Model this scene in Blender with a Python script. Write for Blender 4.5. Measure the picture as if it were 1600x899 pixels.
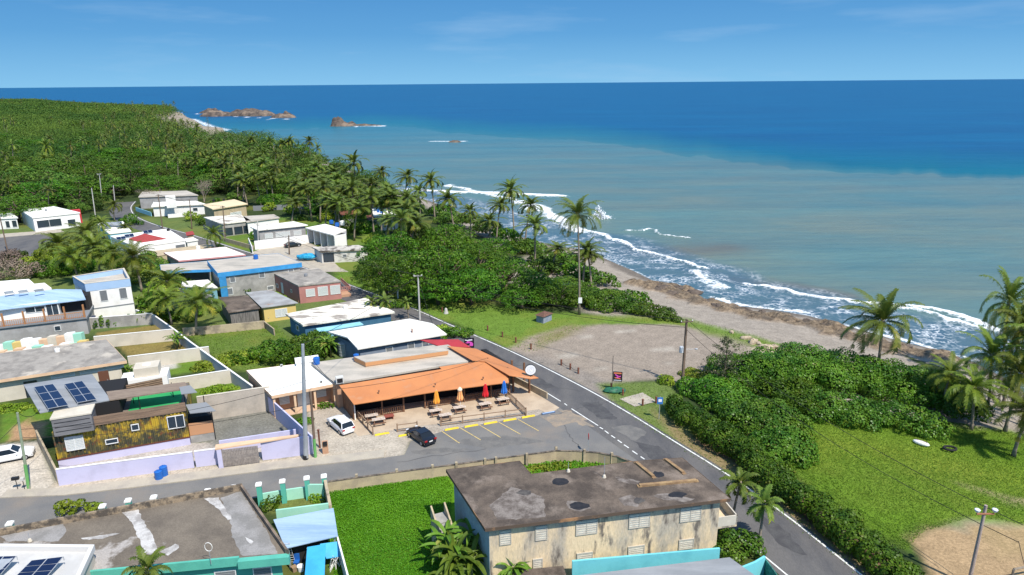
import bpy, math, random
import numpy as np
from mathutils import Vector, Matrix
random.seed(7); rng = np.random.default_rng(11)
R_ = math.radians
scene = bpy.context.scene
for o in list(bpy.data.objects): bpy.data.objects.remove(o)
col = scene.collection
# ---------------------------------------------------------------- camera
H, F_, PITCH, ROLL = 43.0, 1066.0, R_(16.7), R_(0.5)
cd = bpy.data.cameras.new('camera'); cam = bpy.data.objects.new('camera', cd); col.objects.link(cam)
cd.sensor_width = 36.0; cd.lens = F_/1600*36; cd.clip_start = 1.0; cd.clip_end = 120000.0
_c, _s = math.cos(ROLL), math.sin(ROLL)
Rv = Vector((1, 0, 0)); Uv = Vector((0, math.sin(PITCH), math.cos(PITCH))); Fv = Vector((0, math.cos(PITCH), -math.sin(PITCH)))
cx = Rv*_c - Uv*_s; cy = Rv*_s + Uv*_c; cz = -Fv
cam.matrix_world = Matrix(((cx.x, cy.x, cz.x, 0), (cx.y, cy.y, cz.y, 0), (cx.z, cy.z, cz.z, H), (0, 0, 0, 1)))
scene.camera = cam
scene.render.resolution_x = 1024; scene.render.resolution_y = 575
# ---------------------------------------------------------------- world, sun, exposure
SUN_EL, SUN_AZ = R_(55), R_(-50)       # direction towards the sun, azimuth counted from +X
world = bpy.data.worlds.new('World'); scene.world = world; world.use_nodes = True
wt = world.node_tree; wt.nodes.clear()
wo = wt.nodes.new('ShaderNodeOutputWorld'); bg = wt.nodes.new('ShaderNodeBackground'); sky = wt.nodes.new('ShaderNodeTexSky')
sky.sky_type = 'NISHITA'; sky.sun_disc = False; sky.sun_elevation = SUN_EL; sky.sun_rotation = math.pi/2 - SUN_AZ
sky.altitude = 0; sky.air_density = 1.0; sky.dust_density = 0.3; sky.ozone_density = 3.0
bg.inputs['Strength'].default_value = 0.15
tc = wt.nodes.new('ShaderNodeTexCoord'); mp = wt.nodes.new('ShaderNodeMapping'); mp.inputs['Scale'].default_value = (2.2, 2.2, 16)
mp.inputs['Location'].default_value = (3.1, 1.7, 0.4)
nz = wt.nodes.new('ShaderNodeTexNoise'); nz.inputs['Scale'].default_value = 1.6; nz.inputs['Detail'].default_value = 7; nz.inputs['Roughness'].default_value = .55
rp = wt.nodes.new('ShaderNodeMapRange'); rp.inputs[1].default_value = .54; rp.inputs[2].default_value = .82; rp.inputs[4].default_value = .35
mx = wt.nodes.new('ShaderNodeMix'); mx.data_type = 'RGBA'; mx.inputs[7].default_value = (2.2, 3.1, 4.1, 1)
hs = wt.nodes.new('ShaderNodeHueSaturation'); hs.inputs['Saturation'].default_value = 1.12; hs.inputs['Hue'].default_value = .493
L = wt.links.new
L(tc.outputs['Generated'], mp.inputs[0]); L(mp.outputs[0], nz.inputs[0]); L(nz.outputs[0], rp.inputs[0]); L(rp.outputs[0], mx.inputs[0])
sx = wt.nodes.new('ShaderNodeSeparateXYZ'); L(tc.outputs['Generated'], sx.inputs[0])
gr = wt.nodes.new('ShaderNodeValToRGB'); e = gr.color_ramp.elements
e[0].position = 0; e[0].color = (1.12, 2.55, 3.9, 1); e[1].position = 1; e[1].color = (.27, 1.15, 2.75, 1); x_ = e.new(.4); x_.color = (.58, 1.75, 3.3, 1)
zr = wt.nodes.new('ShaderNodeMapRange'); zr.inputs[1].default_value = 0; zr.inputs[2].default_value = .16; L(sx.outputs[2], zr.inputs[0]); L(zr.outputs[0], gr.inputs[0])
fr = wt.nodes.new('ShaderNodeMapRange'); fr.inputs[1].default_value = .12; fr.inputs[2].default_value = .6; fr.inputs[3].default_value = 1; fr.inputs[4].default_value = 0; L(sx.outputs[2], fr.inputs[0])
mg = wt.nodes.new('ShaderNodeMix'); mg.data_type = 'RGBA'; L(fr.outputs[0], mg.inputs[0]); L(gr.outputs[0], mg.inputs[7])
L(sky.outputs[0], hs.inputs['Color']); L(hs.outputs[0], mg.inputs[6]); L(mg.outputs[2], mx.inputs[6]); L(mx.outputs[2], bg.inputs[0]); L(bg.outputs[0], wo.inputs[0])
sd = bpy.data.lights.new('sun', 'SUN'); sd.energy = 4.1; sd.angle = R_(.53); sd.color = (1, .94, .85)
sun = bpy.data.objects.new('sun', sd); col.objects.link(sun); sun.location = (60, 40, 90)
sv = Vector((math.cos(SUN_EL)*math.cos(SUN_AZ), math.cos(SUN_EL)*math.sin(SUN_AZ), math.sin(SUN_EL)))
sun.rotation_euler = sv.to_track_quat('Z', 'Y').to_euler()
scene.view_settings.view_transform = 'Standard'; scene.view_settings.look = 'None'
scene.view_settings.exposure = 0.55; scene.view_settings.gamma = 1.0
scene.render.engine = 'CYCLES'
scene.cycles.max_bounces = 5; scene.cycles.diffuse_bounces = 2; scene.cycles.glossy_bounces = 2; scene.cycles.transparent_max_bounces = 4
# ---------------------------------------------------------------- pixel -> place
def U(u, v, z=0.0):
    x = (u-800)/F_; y = -(v-449.5)/F_
    x, y = x*_c + y*_s, -x*_s + y*_c
    d = Vector((x, math.cos(PITCH)+y*math.sin(PITCH), -math.sin(PITCH)+y*math.cos(PITCH)))
    t = (H-z)/-d.z
    return Vector((d.x*t, d.y*t, z))
def PX(p):                                     # place -> pixel
    q = Vector(p)-Vector((0, 0, H)); zc = q.dot(Fv)
    return 800+F_*q.dot(cx)/zc, 449.5-F_*q.dot(cy)/zc
def UL(pts, z=0.0): return [U(a, b, z) for a, b in pts]
def lerp(a, b, t): return a+(b-a)*t
# ---------------------------------------------------------------- mesh builder
WL = {}                                        # world origin of each parent
class MB:
    def __init__(s): s.v = []; s.f = []
    def add(s, vs, fs):
        n = len(s.v); s.v += [Vector(p) for p in vs]; s.f += [tuple(i+n for i in f) for f in fs]; return s
    def prism(s, poly, z0, z1, z1s=None):
        n = len(poly); z1s = z1s or [z1]*n
        vs = [(p[0], p[1], z0) for p in poly]+[(p[0], p[1], z) for p, z in zip(poly, z1s)]
        fs = [tuple(range(n-1, -1, -1)), tuple(range(n, 2*n))]+[(i, (i+1) % n, n+(i+1) % n, n+i) for i in range(n)]
        return s.add(vs, fs)
    def ring(s, poly, inner, z0, z1):
        n = len(poly); vs = [(p[0], p[1], z) for z in (z0, z1) for q in (poly, inner) for p in q]; fs = []
        for i in range(n):
            j = (i+1) % n
            fs += [(i, j, 2*n+j, 2*n+i), (n+j, n+i, 3*n+i, 3*n+j), (2*n+i, 2*n+j, 3*n+j, 3*n+i), (j, i, n+i, n+j)]
        return s.add(vs, fs)
    def box(s, c, sx, sy, sz, rz=0.0, tilt=None):
        M_ = Matrix.Rotation(rz, 3, 'Z')
        if tilt: M_ = M_ @ Matrix.Rotation(tilt[0], 3, 'X') @ Matrix.Rotation(tilt[1], 3, 'Y')
        c = Vector(c)
        vs = [c+M_ @ Vector((x*sx/2, y*sy/2, z*sz/2)) for z in (-1, 1) for y in (-1, 1) for x in (-1, 1)]
        return s.add(vs, [(0, 2, 3, 1), (4, 5, 7, 6), (0, 1, 5, 4), (2, 6, 7, 3), (1, 3, 7, 5), (0, 4, 6, 2)])
    def tube(s, pts, rad, n=8, cap=True):
        pts = [Vector(p) for p in pts]; m = len(pts)
        if not hasattr(rad, '__len__'): rad = [rad]*m
        rings = []; up = Vector((0, 0, 1))
        for i in range(m):
            d = (pts[min(i+1, m-1)]-pts[max(i-1, 0)]).normalized()
            a = up if abs(d.z) < .9 else Vector((1, 0, 0))
            x = d.cross(a).normalized(); y = d.cross(x).normalized()
            rings.append([pts[i]+(x*math.cos(k*2*math.pi/n)+y*math.sin(k*2*math.pi/n))*rad[i] for k in range(n)])
        vs = [p for r in rings for p in r]; fs = []
        for i in range(m-1):
            for k in range(n):
                j = (k+1) % n; fs.append((i*n+k, i*n+j, (i+1)*n+j, (i+1)*n+k))
        if cap: fs += [tuple(range(n-1, -1, -1)), tuple((m-1)*n+k for k in range(n))]
        return s.add(vs, fs)
    def lathe(s, c, prof, n=14):               # prof: (r, z)
        c = Vector(c); vs = [c+Vector((r*math.cos(k*2*math.pi/n), r*math.sin(k*2*math.pi/n), z)) for r, z in prof for k in range(n)]
        fs = [(i*n+k, i*n+(k+1) % n, (i+1)*n+(k+1) % n, (i+1)*n+k) for i in range(len(prof)-1) for k in range(n)]
        fs += [tuple(range(n-1, -1, -1)), tuple((len(prof)-1)*n+k for k in range(n))]
        return s.add(vs, fs)
    def ell(s, c, r, nu=12, nv=7):
        c = Vector(c); prof = [(math.sin(math.pi*i/nv), -math.cos(math.pi*i/nv)) for i in range(nv+1)]
        vs = [c+Vector((max(q, .001)*math.cos(k*2*math.pi/nu)*r[0], max(q, .001)*math.sin(k*2*math.pi/nu)*r[1], z*r[2])) for q, z in prof for k in range(nu)]
        return s.add(vs, [(i*nu+k, i*nu+(k+1) % nu, (i+1)*nu+(k+1) % nu, (i+1)*nu+k) for i in range(nv) for k in range(nu)])
    def build(s, name, m, parent=None, smooth=False, **kw):
        off = WL.get(parent.name, Vector()) if parent else Vector()
        me = bpy.data.meshes.new(name); me.from_pydata([tuple(p-off) for p in s.v], [], s.f); me.update()
        if smooth: me.polygons.foreach_set('use_smooth', [True]*len(me.polygons))
        me.materials.append(m); o = bpy.data.objects.new(name, me); col.objects.link(o)
        if parent: o.parent = parent; WL[o.name] = off
        for k, x in kw.items(): o[k] = x
        return o
def tag(o, label, cat, group=None, kind=None):
    if label: o['label'] = label
    if cat: o['category'] = cat
    if group: o['group'] = group
    if kind: o['kind'] = kind
    return o
def thing(name, label, cat, loc=(0, 0, 0), rz=0.0, group=None, local=False):
    o = bpy.data.objects.new(name, None); col.objects.link(o); o.empty_display_size = .5
    o.location = loc; o.rotation_euler = (0, 0, rz); WL[o.name] = Vector() if local else Vector(loc)
    return tag(o, label, cat, group)
def kids(o, idx={}): return [c for c in col.objects if c.parent == o]
def proto_tree(o): return (o, [proto_tree(c) for c in kids(o)])
def copy_tree(pt, parent=None):
    c = pt[0].copy(); col.objects.link(c)
    if parent: c.parent = parent
    for ch in pt[1]: copy_tree(ch, c)
    return c
class Proto:                                   # first use is the object itself, later uses are copies
    def __init__(s, o): s.o = o; s.t = proto_tree(o); s.used = False
    def put(s, loc, rz=0, sc=1, label=None, group=None):
        o = s.o if not s.used else copy_tree(s.t)
        s.used = True; o.location = loc; o.rotation_euler = (0, 0, rz); o.scale = (sc, sc, sc) if not hasattr(sc, '__len__') else sc
        if label: o['label'] = label
        if group: o['group'] = group
        return o
# ---------------------------------------------------------------- materials
MATS = {}
def mat(name, c1, c2=None, sc=1.0, lo=.4, hi=.6, rough=.8, c3=None, sc3=.3, lo3=.55, hi3=.7, bump=0.0, bsc=None, metal=0.0, st=(1, 1, 1), spec=.3, fine=.0, emit=None):
    if name in MATS: return MATS[name]
    m = bpy.data.materials.new(name); m.use_nodes = True; t = m.node_tree; N = t.nodes; K = t.links.new
    p = N['Principled BSDF']; p.inputs['Base Color'].default_value = (*c1, 1); p.inputs['Roughness'].default_value = rough
    p.inputs['Metallic'].default_value = metal; p.inputs['Specular IOR Level'].default_value = spec
    if c2 or bump or c3 or fine:
        tc = N.new('ShaderNodeTexCoord'); mp = N.new('ShaderNodeMapping'); mp.inputs['Scale'].default_value = st; K(tc.outputs['Object'], mp.inputs[0])
        def noise(scale, det=5, src=None, ro=.6):
            n = N.new('ShaderNodeTexNoise'); n.inputs['Scale'].default_value = scale; n.inputs['Detail'].default_value = det; n.inputs['Roughness'].default_value = ro
            K((src or mp).outputs[0], n.inputs[0]); return n
        cur = None
        def mixin(cur, c, scale, lo, hi, k=0):
            n = noise(scale, 6, None, .62); r = N.new('ShaderNodeMapRange'); r.inputs[1].default_value = lo; r.inputs[2].default_value = hi; K(n.outputs[0], r.inputs[0])
            x = N.new('ShaderNodeMix'); x.data_type = 'RGBA'; x.inputs[7].default_value = (*c, 1)
            if cur: K(cur, x.inputs[6])
            else: x.inputs[6].default_value = (*c1, 1)
            K(r.outputs[0], x.inputs[0]); return x.outputs[2]
        if c2: cur = mixin(cur, c2, sc, lo, hi)
        if c3: cur = mixin(cur, c3, sc3, lo3, hi3)
        if fine:
            n = noise(9, 3); r = N.new('ShaderNodeMapRange'); r.inputs[1].default_value = .3; r.inputs[2].default_value = .7; r.inputs[3].default_value = 1-fine; r.inputs[4].default_value = 1+fine; K(n.outputs[0], r.inputs[0])
            x = N.new('ShaderNodeVectorMath'); x.operation = 'SCALE'
            if cur: K(cur, x.inputs[0])
            else: x.inputs[0].default_value = c1
            K(r.outputs[0], x.inputs['Scale']); cur = x.outputs[0]
        if cur: K(cur, p.inputs['Base Color'])
        if bump:
            n = noise(bsc or sc*4, 4); b = N.new('ShaderNodeBump'); b.inputs['Strength'].default_value = bump; b.inputs['Distance'].default_value = .05; K(n.outputs[0], b.inputs['Height']); K(b.outputs[0], p.inputs['Normal'])
    if emit: p.inputs['Emission Color'].default_value = (*c1, 1); p.inputs['Emission Strength'].default_value = emit
    MATS[name] = m; return m
def leafmat(name, a, b, y=(.20, .18, .03), trans=.25, rough=.45, vr=(.7, 1.3)):
    """per-leaf tint attribute: 0..0.8 from a to b, above 0.8 towards y"""
    m = bpy.data.materials.new(name); m.use_nodes = True; t = m.node_tree; N = t.nodes; K = t.links.new
    p = N['Principled BSDF']; at = N.new('ShaderNodeAttribute'); at.attribute_name = 'tint'
    cr = N.new('ShaderNodeValToRGB'); e = cr.color_ramp.elements; e[0].color = (*a, 1); e[1].position = .8; e[1].color = (*b, 1); x = e.new(1.0); x.color = (*y, 1)
    oi = N.new('ShaderNodeObjectInfo'); hsv = N.new('ShaderNodeHueSaturation')
    mr = N.new('ShaderNodeMapRange'); mr.inputs[3].default_value = vr[0]; mr.inputs[4].default_value = vr[1]; K(oi.outputs['Random'], mr.inputs[0]); K(mr.outputs[0], hsv.inputs['Value'])
    mh = N.new('ShaderNodeMapRange'); mh.inputs[3].default_value = .488; mh.inputs[4].default_value = .518; K(oi.outputs['Random'], mh.inputs[0]); K(mh.outputs[0], hsv.inputs['Hue'])
    K(at.outputs['Fac'], cr.inputs[0]); K(cr.outputs[0], hsv.inputs['Color']); K(hsv.outputs[0], p.inputs['Base Color'])
    p.inputs['Roughness'].default_value = rough; p.inputs['Specular IOR Level'].default_value = .18
    tr = N.new('ShaderNodeBsdfTranslucent'); mixs = N.new('ShaderNodeMixShader'); mixs.inputs[0].default_value = trans
    K(hsv.outputs[0], tr.inputs[0]); K(p.outputs[0], mixs.inputs[1]); K(tr.outputs[0], mixs.inputs[2]); K(mixs.outputs[0], N['Material Output'].inputs[0])
    MATS[name] = m; return m
# ---------------------------------------------------------------- numpy helpers
def vnoise(x, y, s, seed=0):
    x = x/s; y = y/s; xi = np.floor(x).astype(np.int64); yi = np.floor(y).astype(np.int64); fx = x-xi; fy = y-yi
    fx = fx*fx*(3-2*fx); fy = fy*fy*(3-2*fy)
    def h(i, j):
        n = (i*374761393+j*668265263+seed*1442695041) & 0x7fffffff; n = ((n ^ (n >> 13))*1274126177) & 0x7fffffff; return ((n ^ (n >> 16)) & 0xffff)/65535.0
    return (h(xi, yi)*(1-fx)+h(xi+1, yi)*fx)*(1-fy)+(h(xi, yi+1)*(1-fx)+h(xi+1, yi+1)*fx)*fy*1.0
def fbm(x, y, s, seed=0, o=4):
    r = 0; a = .5; t = 0
    for i in range(o): r = r+a*vnoise(x, y, s, seed+i); t += a; a *= .5; s *= .5
    return r/t
def dline(x, y, pts, closed=False):
    d = np.full(x.shape, 1e9); P = [(p[0], p[1]) for p in pts]
    if closed: P = P+[P[0]]
    for (ax, ay), (bx, by) in zip(P[:-1], P[1:]):
        vx, vy = bx-ax, by-ay; L2 = vx*vx+vy*vy+1e-9; t = np.clip(((x-ax)*vx+(y-ay)*vy)/L2, 0, 1)
        d = np.minimum(d, (x-ax-t*vx)**2+(y-ay-t*vy)**2)
    return np.sqrt(d)
def inside(x, y, pts):
    c = np.zeros(x.shape, bool); P = [(p[0], p[1]) for p in pts]; j = len(P)-1
    for i in range(len(P)):
        (xi, yi), (xj, yj) = P[i], P[j]
        with np.errstate(divide='ignore', invalid='ignore'): c ^= ((yi > y) != (yj > y)) & (x < (xj-xi)*(y-yi)/(yj-yi+1e-12)+xi)
        j = i
    return c
def sdist(x, y, pts):                          # positive inside
    return np.where(inside(x, y, pts), 1, -1)*dline(x, y, pts, True)
def npmesh(name, V, Fq, m, parent=None, attrs=None, smooth=False, corners=4):
    me = bpy.data.meshes.new(name); n = len(Fq); me.vertices.add(len(V)); me.vertices.foreach_set('co', V.astype(np.float32).ravel())
    me.loops.add(n*corners); me.loops.foreach_set('vertex_index', Fq.astype(np.int32).ravel())
    me.polygons.add(n); me.polygons.foreach_set('loop_start', np.arange(0, n*corners, corners, dtype=np.int32))
    if smooth: me.polygons.foreach_set('use_smooth', np.ones(n, bool))
    me.update(calc_edges=True)
    for k, a in (attrs or {}).items():
        if a.ndim == 1: at = me.attributes.new(k, 'FLOAT', 'POINT'); at.data.foreach_set('value', a.astype(np.float32))
        else: at = me.attributes.new(k, 'FLOAT_COLOR', 'POINT'); at.data.foreach_set('color', np.concatenate([a, np.ones((len(a), 1))], 1).astype(np.float32).ravel())
    me.materials.append(m); o = bpy.data.objects.new(name, me); col.objects.link(o)
    if parent: o.parent = parent; WL[o.name] = WL.get(parent.name, Vector())
    return o
def polar(angs, rads, keep=None):
    A, Rr = np.meshgrid(angs, rads); X = np.sin(A)*Rr; Y = np.cos(A)*Rr; nr, na = A.shape
    i = np.arange(nr-1)[:, None]*na+np.arange(na-1)[None, :]
    return X.ravel(), Y.ravel(), np.stack([i, i+1, i+1+na, i+na], -1).reshape(-1, 4)[:, ::1]
# ================================================================ THE LAND AND THE SEA
shore = UL([(1900, 830), (1640, 660), (1590, 600), (1523, 566), (1478, 553), (1450, 543), (1418, 536), (1320, 508), (1262, 493), (1200, 482.6), (1150, 478), (1103, 468), (1075, 458), (1058, 443), (1020, 438), (990, 423), (950, 406), (930, 396),
            (908, 389), (870, 385), (800, 366), (740, 340), (700, 324), (660, 310), (640, 303), (600, 292), (540, 262), (470, 238), (400, 217), (352, 206), (348, 200), (318, 197), (306, 188), (292, 183), (284, 176), (268, 173), (200, 170), (120, 166), (60, 160), (0, 157), (-200, 153)], -3)
land = [(p.x, p.y) for p in shore]+[(-5000, 2600), (-5000, -400), (500, -400)]
def shore_d(x, y): return sdist(x, y, land)
def gz(d):                                     # ground height from the distance to the shoreline
    return np.interp(d, [-60, -8, 0, 5, 12, 22, 27], [-9, -5, -3.02, -2.3, -1.5, -.25, 0])
def ground_at(x, y): return float(gz(shore_d(np.array([x]), np.array([y])))[0])
RR = UL([(1348, 899), (1230, 806), (1140, 743), (1055, 690), (974, 640), (900, 599), (801, 550), (700, 506), (640, 480), (540, 443), (480, 420), (397, 397), (306, 369), (245, 352), (213, 338), (205, 325), (212, 315)])
RR = [RR[0]+(RR[0]-RR[1])*5]+RR
def offset_line(P, d):
    out = []
    for i, p in enumerate(P):
        t = (P[min(i+1, len(P)-1)]-P[max(i-1, 0)]).normalized(); out.append(p+Vector((-t.y, t.x, 0))*d)
    return out
def strip(name, P, d0, d1, z, m, **k):
    a = offset_line(P, d0); b = offset_line(P, d1); mb = MB(); n = len(P)
    mb.add([(p.x, p.y, z) for p in a]+[(p.x, p.y, z) for p in b], [(i, i+1, n+i+1, n+i) for i in range(n-1)])
    # orient up
    o = mb.build(name, m)
    for kk, x in k.items(): o[kk] = x
    return o
def smooth_line(P, n=6):
    out = []
    for i in range(len(P)-1):
        p0, p1, p2, p3 = P[max(i-1, 0)], P[i], P[i+1], P[min(i+2, len(P)-1)]
        for k in range(n):
            t = k/n; out.append(.5*((2*p1)+(p2-p0)*t+(2*p0-5*p1+4*p2-p3)*t*t+(3*p1-p0-3*p2+p3)*t**3))
    return out+[P[-1]]
RRs = smooth_line(RR)
SS = [U(-400, 822), U(0, 779), U(100, 775), U(199, 764), U(299, 751.6), U(433, 734), U(520, 725), U(600, 715.5)]   # upper edge of the side street
SL = [U(-400, 880), U(0, 833), U(200, 812), U(400, 778), U(510, 758), U(600, 745), U(700, 730), U(800, 716), U(869, 709), U(930, 711), U(985, 721), U(1010, 728)]
gravel = UL([(690, 556), (760, 552), (795, 548), (812, 530), (880, 512), (960, 505), (1060, 507), (1110, 520), (1160, 537), (1195, 558), (1180, 590), (1120, 600), (1040, 590), (960, 596), (945, 602), (985, 640), (940, 625), (880, 590), (790, 552)])
lot2 = UL([(795, 549), (840, 549), (870, 532), (905, 514), (960, 505), (1060, 507), (1110, 520), (1165, 540), (1200, 560), (1175, 590), (1100, 606), (1030, 596), (968, 600), (950, 615), (960, 640), (900, 601), (860, 580)])
verge = UL([(530, 420), (600, 440), (700, 470), (760, 478), (860, 488), (960, 492), (1080, 498), (1150, 515), (1240, 545), (1330, 570), (1400, 590), (1200, 600), (1165, 560), (1120, 522), (1060, 508), (960, 505), (905, 514), (870, 532), (835, 549), (797, 549), (700, 506), (600, 465), (520, 436)])
lawn = UL([(1230, 660), (1300, 640), (1650, 660), (1700, 830), (1520, 805), (1440, 830), (1410, 860), (1360, 835), (1280, 770), (1210, 720)])
dirt = UL([(1420, 850), (1450, 832), (1520, 812), (1610, 815), (1700, 830), (1760, 960), (1480, 960)])
roadverge = UL([(935, 600), (1000, 597), (1050, 598), (1060, 625), (1100, 660), (1290, 800), (1470, 930), (1385, 935), (1230, 812), (1055, 695), (960, 634)])
field = UL([(508, 770), (700, 742), (720, 760), (760, 850), (780, 960), (520, 960)])
behind_wall = UL([(740, 735), (869, 716), (930, 716), (985, 726), (1000, 745), (820, 790)])
patio_lot = UL([(478, 735), (475, 650), (530, 600), (640, 600), (830, 580), (890, 635), (860, 650), (640, 690), (630, 712), (600, 716)])
asphalt2 = UL([(600, 716), (632, 710), (642, 690), (700, 671), (840, 650), (862, 637), (893, 639.5), (1020, 735), (985, 720), (930, 710), (869, 708), (700, 729), (600, 744)])
lot_left = UL([(-60, 700), (60, 690), (90, 760), (80, 776), (0, 779), (-60, 785)])
shoulder = UL([(860, 650), (893, 639), (860, 610), (830, 600)])
back_green = UL([(283, 515), (425, 505), (470, 545), (520, 545), (480, 575), (385, 580), (360, 577), (330, 555)])
plotgr = UL([(340, 340), (600, 340), (600, 430), (330, 400)])
gardens = [UL([(150, 520), (260, 506), (272, 515), (150, 531)]), UL([(185, 541), (275, 533), (300, 547), (200, 557)])]
gardens_g = [UL([(250, 571), (310, 560), (330, 577), (260, 588)]), UL([(300, 605), (365, 592), (378, 612), (305, 622)]), UL([(0, 630), (90, 640), (90, 680), (0, 690)])]
pads = [UL([(968, 624), (1008, 614), (1035, 628), (990, 636)])]
hsites = UL([(-200, 380), (150, 340), (520, 340), (600, 400), (480, 420), (600, 470), (730, 540), (500, 570), (290, 510), (-200, 560)])
tealyard = UL([(405, 800), (420, 782), (500, 770), (512, 780), (512, 790), (430, 802)])
# land sheet
a1 = np.radians(np.concatenate([np.arange(-80, -42, 2), np.arange(-42, 42, .24), np.arange(42, 81, 2)]))
r1 = [14.0]
while r1[-1] < 420: r1.append(r1[-1]*(1.0058 if r1[-1] > 48 else 1.03))
while r1[-1] < 5200: r1.append(r1[-1]*1.03)
X, Y, Fq = polar(a1, np.array(r1))
D = shore_d(X, Y)
Z = gz(D)
wx = X+(fbm(X, Y, 5, 3)-.5)*4.0; wy = Y+(fbm(X, Y, 5, 9)-.5)*4.0        # warped sampling for ragged edges
vx = X+(fbm(X, Y, 1.5, 4)-.5)*.8; vy = Y+(fbm(X, Y, 1.5, 8)-.5)*.8
C = np.zeros((len(X), 3)); C[:] = (.035, .055, .018); VEG = np.full(len(X), .6)
def paint(poly, c, w=.5, warp=1, veg=0.0, amt=1.0):
    px_, py_ = (wx, wy) if warp == 1 else ((vx, vy) if warp == 2 else (X, Y))
    m = np.clip(sdist(px_, py_, poly)/w*.5+.5, 0, 1)*amt
    C[:] = C*(1-m[:, None])+np.array(c)*m[:, None]; VEG[:] = VEG*(1-m)+veg*m
GR = (.095, .16, .028)
paint(hsites, (.10, .14, .04), 3, 1, .6)
paint(plotgr, GR, 2, 1, .9)
# the shore: sand, wet sand, rocks
sandm = np.clip((np.interp(Y, [150, 175, 210, 300], [34, 22, 13, 11])-D+(fbm(X, Y, 14, 21)-.5)*np.interp(Y, [150, 200], [16, 6]))/3, 0, 1)*(Y > 20)
sandm = np.where((D > 10) & (X > 66), 0, sandm); sandm *= np.where(Y > 330, np.clip((16-D)/6, 0, 1), 1)
C = C*(1-sandm[:, None])+np.array((.29, .25, .205))*sandm[:, None]; VEG *= (1-sandm)
wet = np.clip((4.0-D+(fbm(X, Y, 6, 5)-.5)*5)/2, 0, 1)*.75
C = C*(1-wet[:, None])+np.array((.10, .085, .07))*wet[:, None]
rockline = UL([(1010, 447), (1040, 450), (1075, 462), (1130, 478), (1200, 494), (1290, 514), (1400, 545), (1470, 558)], -2)
dr = dline(wx, wy, rockline); rockm = np.clip((4.3-dr+(fbm(X, Y, 4, 51)-.5)*7)/1.5, 0, 1)
dr2 = dline(X, Y, UL([(1055, 447), (1095, 450)], -2.6)); rockm = np.maximum(rockm, np.clip((3-dr2)/1, 0, 1))
rc = np.array((.22, .15, .095))*(.25+1.5*np.clip(fbm(X, Y, 1.3, 61, 5)*1.6-.3, 0, 1)[:, None]); C = C*(1-rockm[:, None])+rc*rockm[:, None]
Z = Z+rockm*(np.abs(fbm(X, Y, 3.4, 71, 5)-.5)*4.2-.25)*np.clip((40-D)/10, 0, 1)+rockm*.25
paint(verge, (.12, .195, .03), 1.2, 1, 1.0)
paint(gravel, (.28, .225, .17), 1.0, 1, 0)
paint(lot2, (.265, .22, .175), 1.0, 1, 0)
paint(UL([(800, 550), (850, 556), (960, 600), (1000, 640), (974, 641), (900, 600)]), (.225, .195, .165), 1, 1, 0)
for q, c in [([(1075, 505), (1130, 517), (1170, 533), (1230, 548), (1190, 545), (1110, 522)], (.14, .18, .05)), ([(850, 540), (860, 520), (900, 508), (905, 514), (868, 534)], (.20, .17, .09))]: paint(UL(q), c, 2, 1, .6)
paint(lawn, (.115, .205, .018), 1.0, 1, .45)
paint(UL([(1240, 690), (1300, 668), (1420, 700), (1560, 720), (1600, 745), (1480, 745), (1360, 712), (1260, 712)]), (.20, .23, .03), 4, 1, .3, .8)
paint(UL([(1500, 762), (1600, 768), (1660, 790), (1560, 775)]), (.33, .25, .16), 1.0, 1, 0)
paint(dirt, (.34, .235, .13), .7, 1, .25)
paint(roadverge, (.12, .165, .045), .6, 2, .8)
paint(UL([(1020, 640), (1100, 690), (1290, 830), (1400, 915), (1370, 925), (1240, 825), (1060, 700)]), (.22, .17, .085), .8, 2, .5)
paint(UL([(1095, 670), (1310, 820), (1440, 925), (1400, 925), (1290, 833), (1080, 680)]), (.14, .09, .055), .7, 1, .1)
paint(field, (.085, .20, .008), .4, 2, .9)
paint(behind_wall, (.085, .15, .02), .5, 2, 1)
paint(patio_lot, (.36, .31, .25), .3, 3, 0)
paint(UL([(478, 735), (480, 700), (545, 660), (640, 685), (632, 712), (600, 716)]), (.40, .35, .28), .6, 2, 0)
paint(lot_left, (.46, .41, .34), .3, 3, 0)
paint(UL([(60, 778), (88, 752), (480, 712), (600, 700), (602, 717), (300, 754), (90, 778)]), (.42, .36, .28), .2, 3, 0)
paint(UL([(92, 752), (300, 724), (480, 712), (480, 684), (300, 692), (96, 722)]), (.40, .36, .32), .2, 3, 0)
paint(back_green, (.105, .155, .03), .5, 2, 1)
for g in gardens: paint(g, (.20, .155, .05), .3, 3, .5)
for g in gardens_g: paint(g, (.09, .17, .02), .5, 2, 1)
paint(tealyard, (.13, .15, .04), .3, 3, .6)
paint(UL([(235, 570), (275, 566), (280, 575), (240, 580)]), (.42, .40, .36), .4, 2, 0)
paint(UL([(20, 690), (40, 655), (70, 665), (60, 690)]), (.36, .22, .12), .5, 1, 0)
paint(UL([(300, 640), (400, 622), (450, 660), (445, 680), (330, 700)]), (.17, .165, .145), .4, 2, .1)
paint(UL([(1160, 545), (1200, 541), (1225, 548), (1190, 556)]), (.45, .38, .27), .6, 1, 0)
for q in [[(960, 517), (990, 515), (995, 519), (962, 521)], [(1018, 545), (1050, 542), (1060, 548), (1020, 550)], [(930, 575), (945, 573), (948, 577), (931, 579)], [(905, 525), (925, 524), (926, 528), (907, 529)], [(870, 554), (900, 552), (905, 558), (875, 560)], [(1040, 567), (1050, 566), (1050, 569), (1040, 570)]]:
    paint(UL(q), (.40, .36, .30), .6, 2, 0, .6)
beach_far = (Y > 500) & (D < 45) & (D > 0); C[beach_far] = (.30, .25, .19); VEG[beach_far] = 0
gm = bpy.data.materials.new('ground_cover'); gm.use_nodes = True; t = gm.node_tree; N = t.nodes; K = t.links.new; p = N['Principled BSDF']
p.inputs['Roughness'].default_value = .95; p.inputs['Specular IOR Level'].default_value = .1
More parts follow.
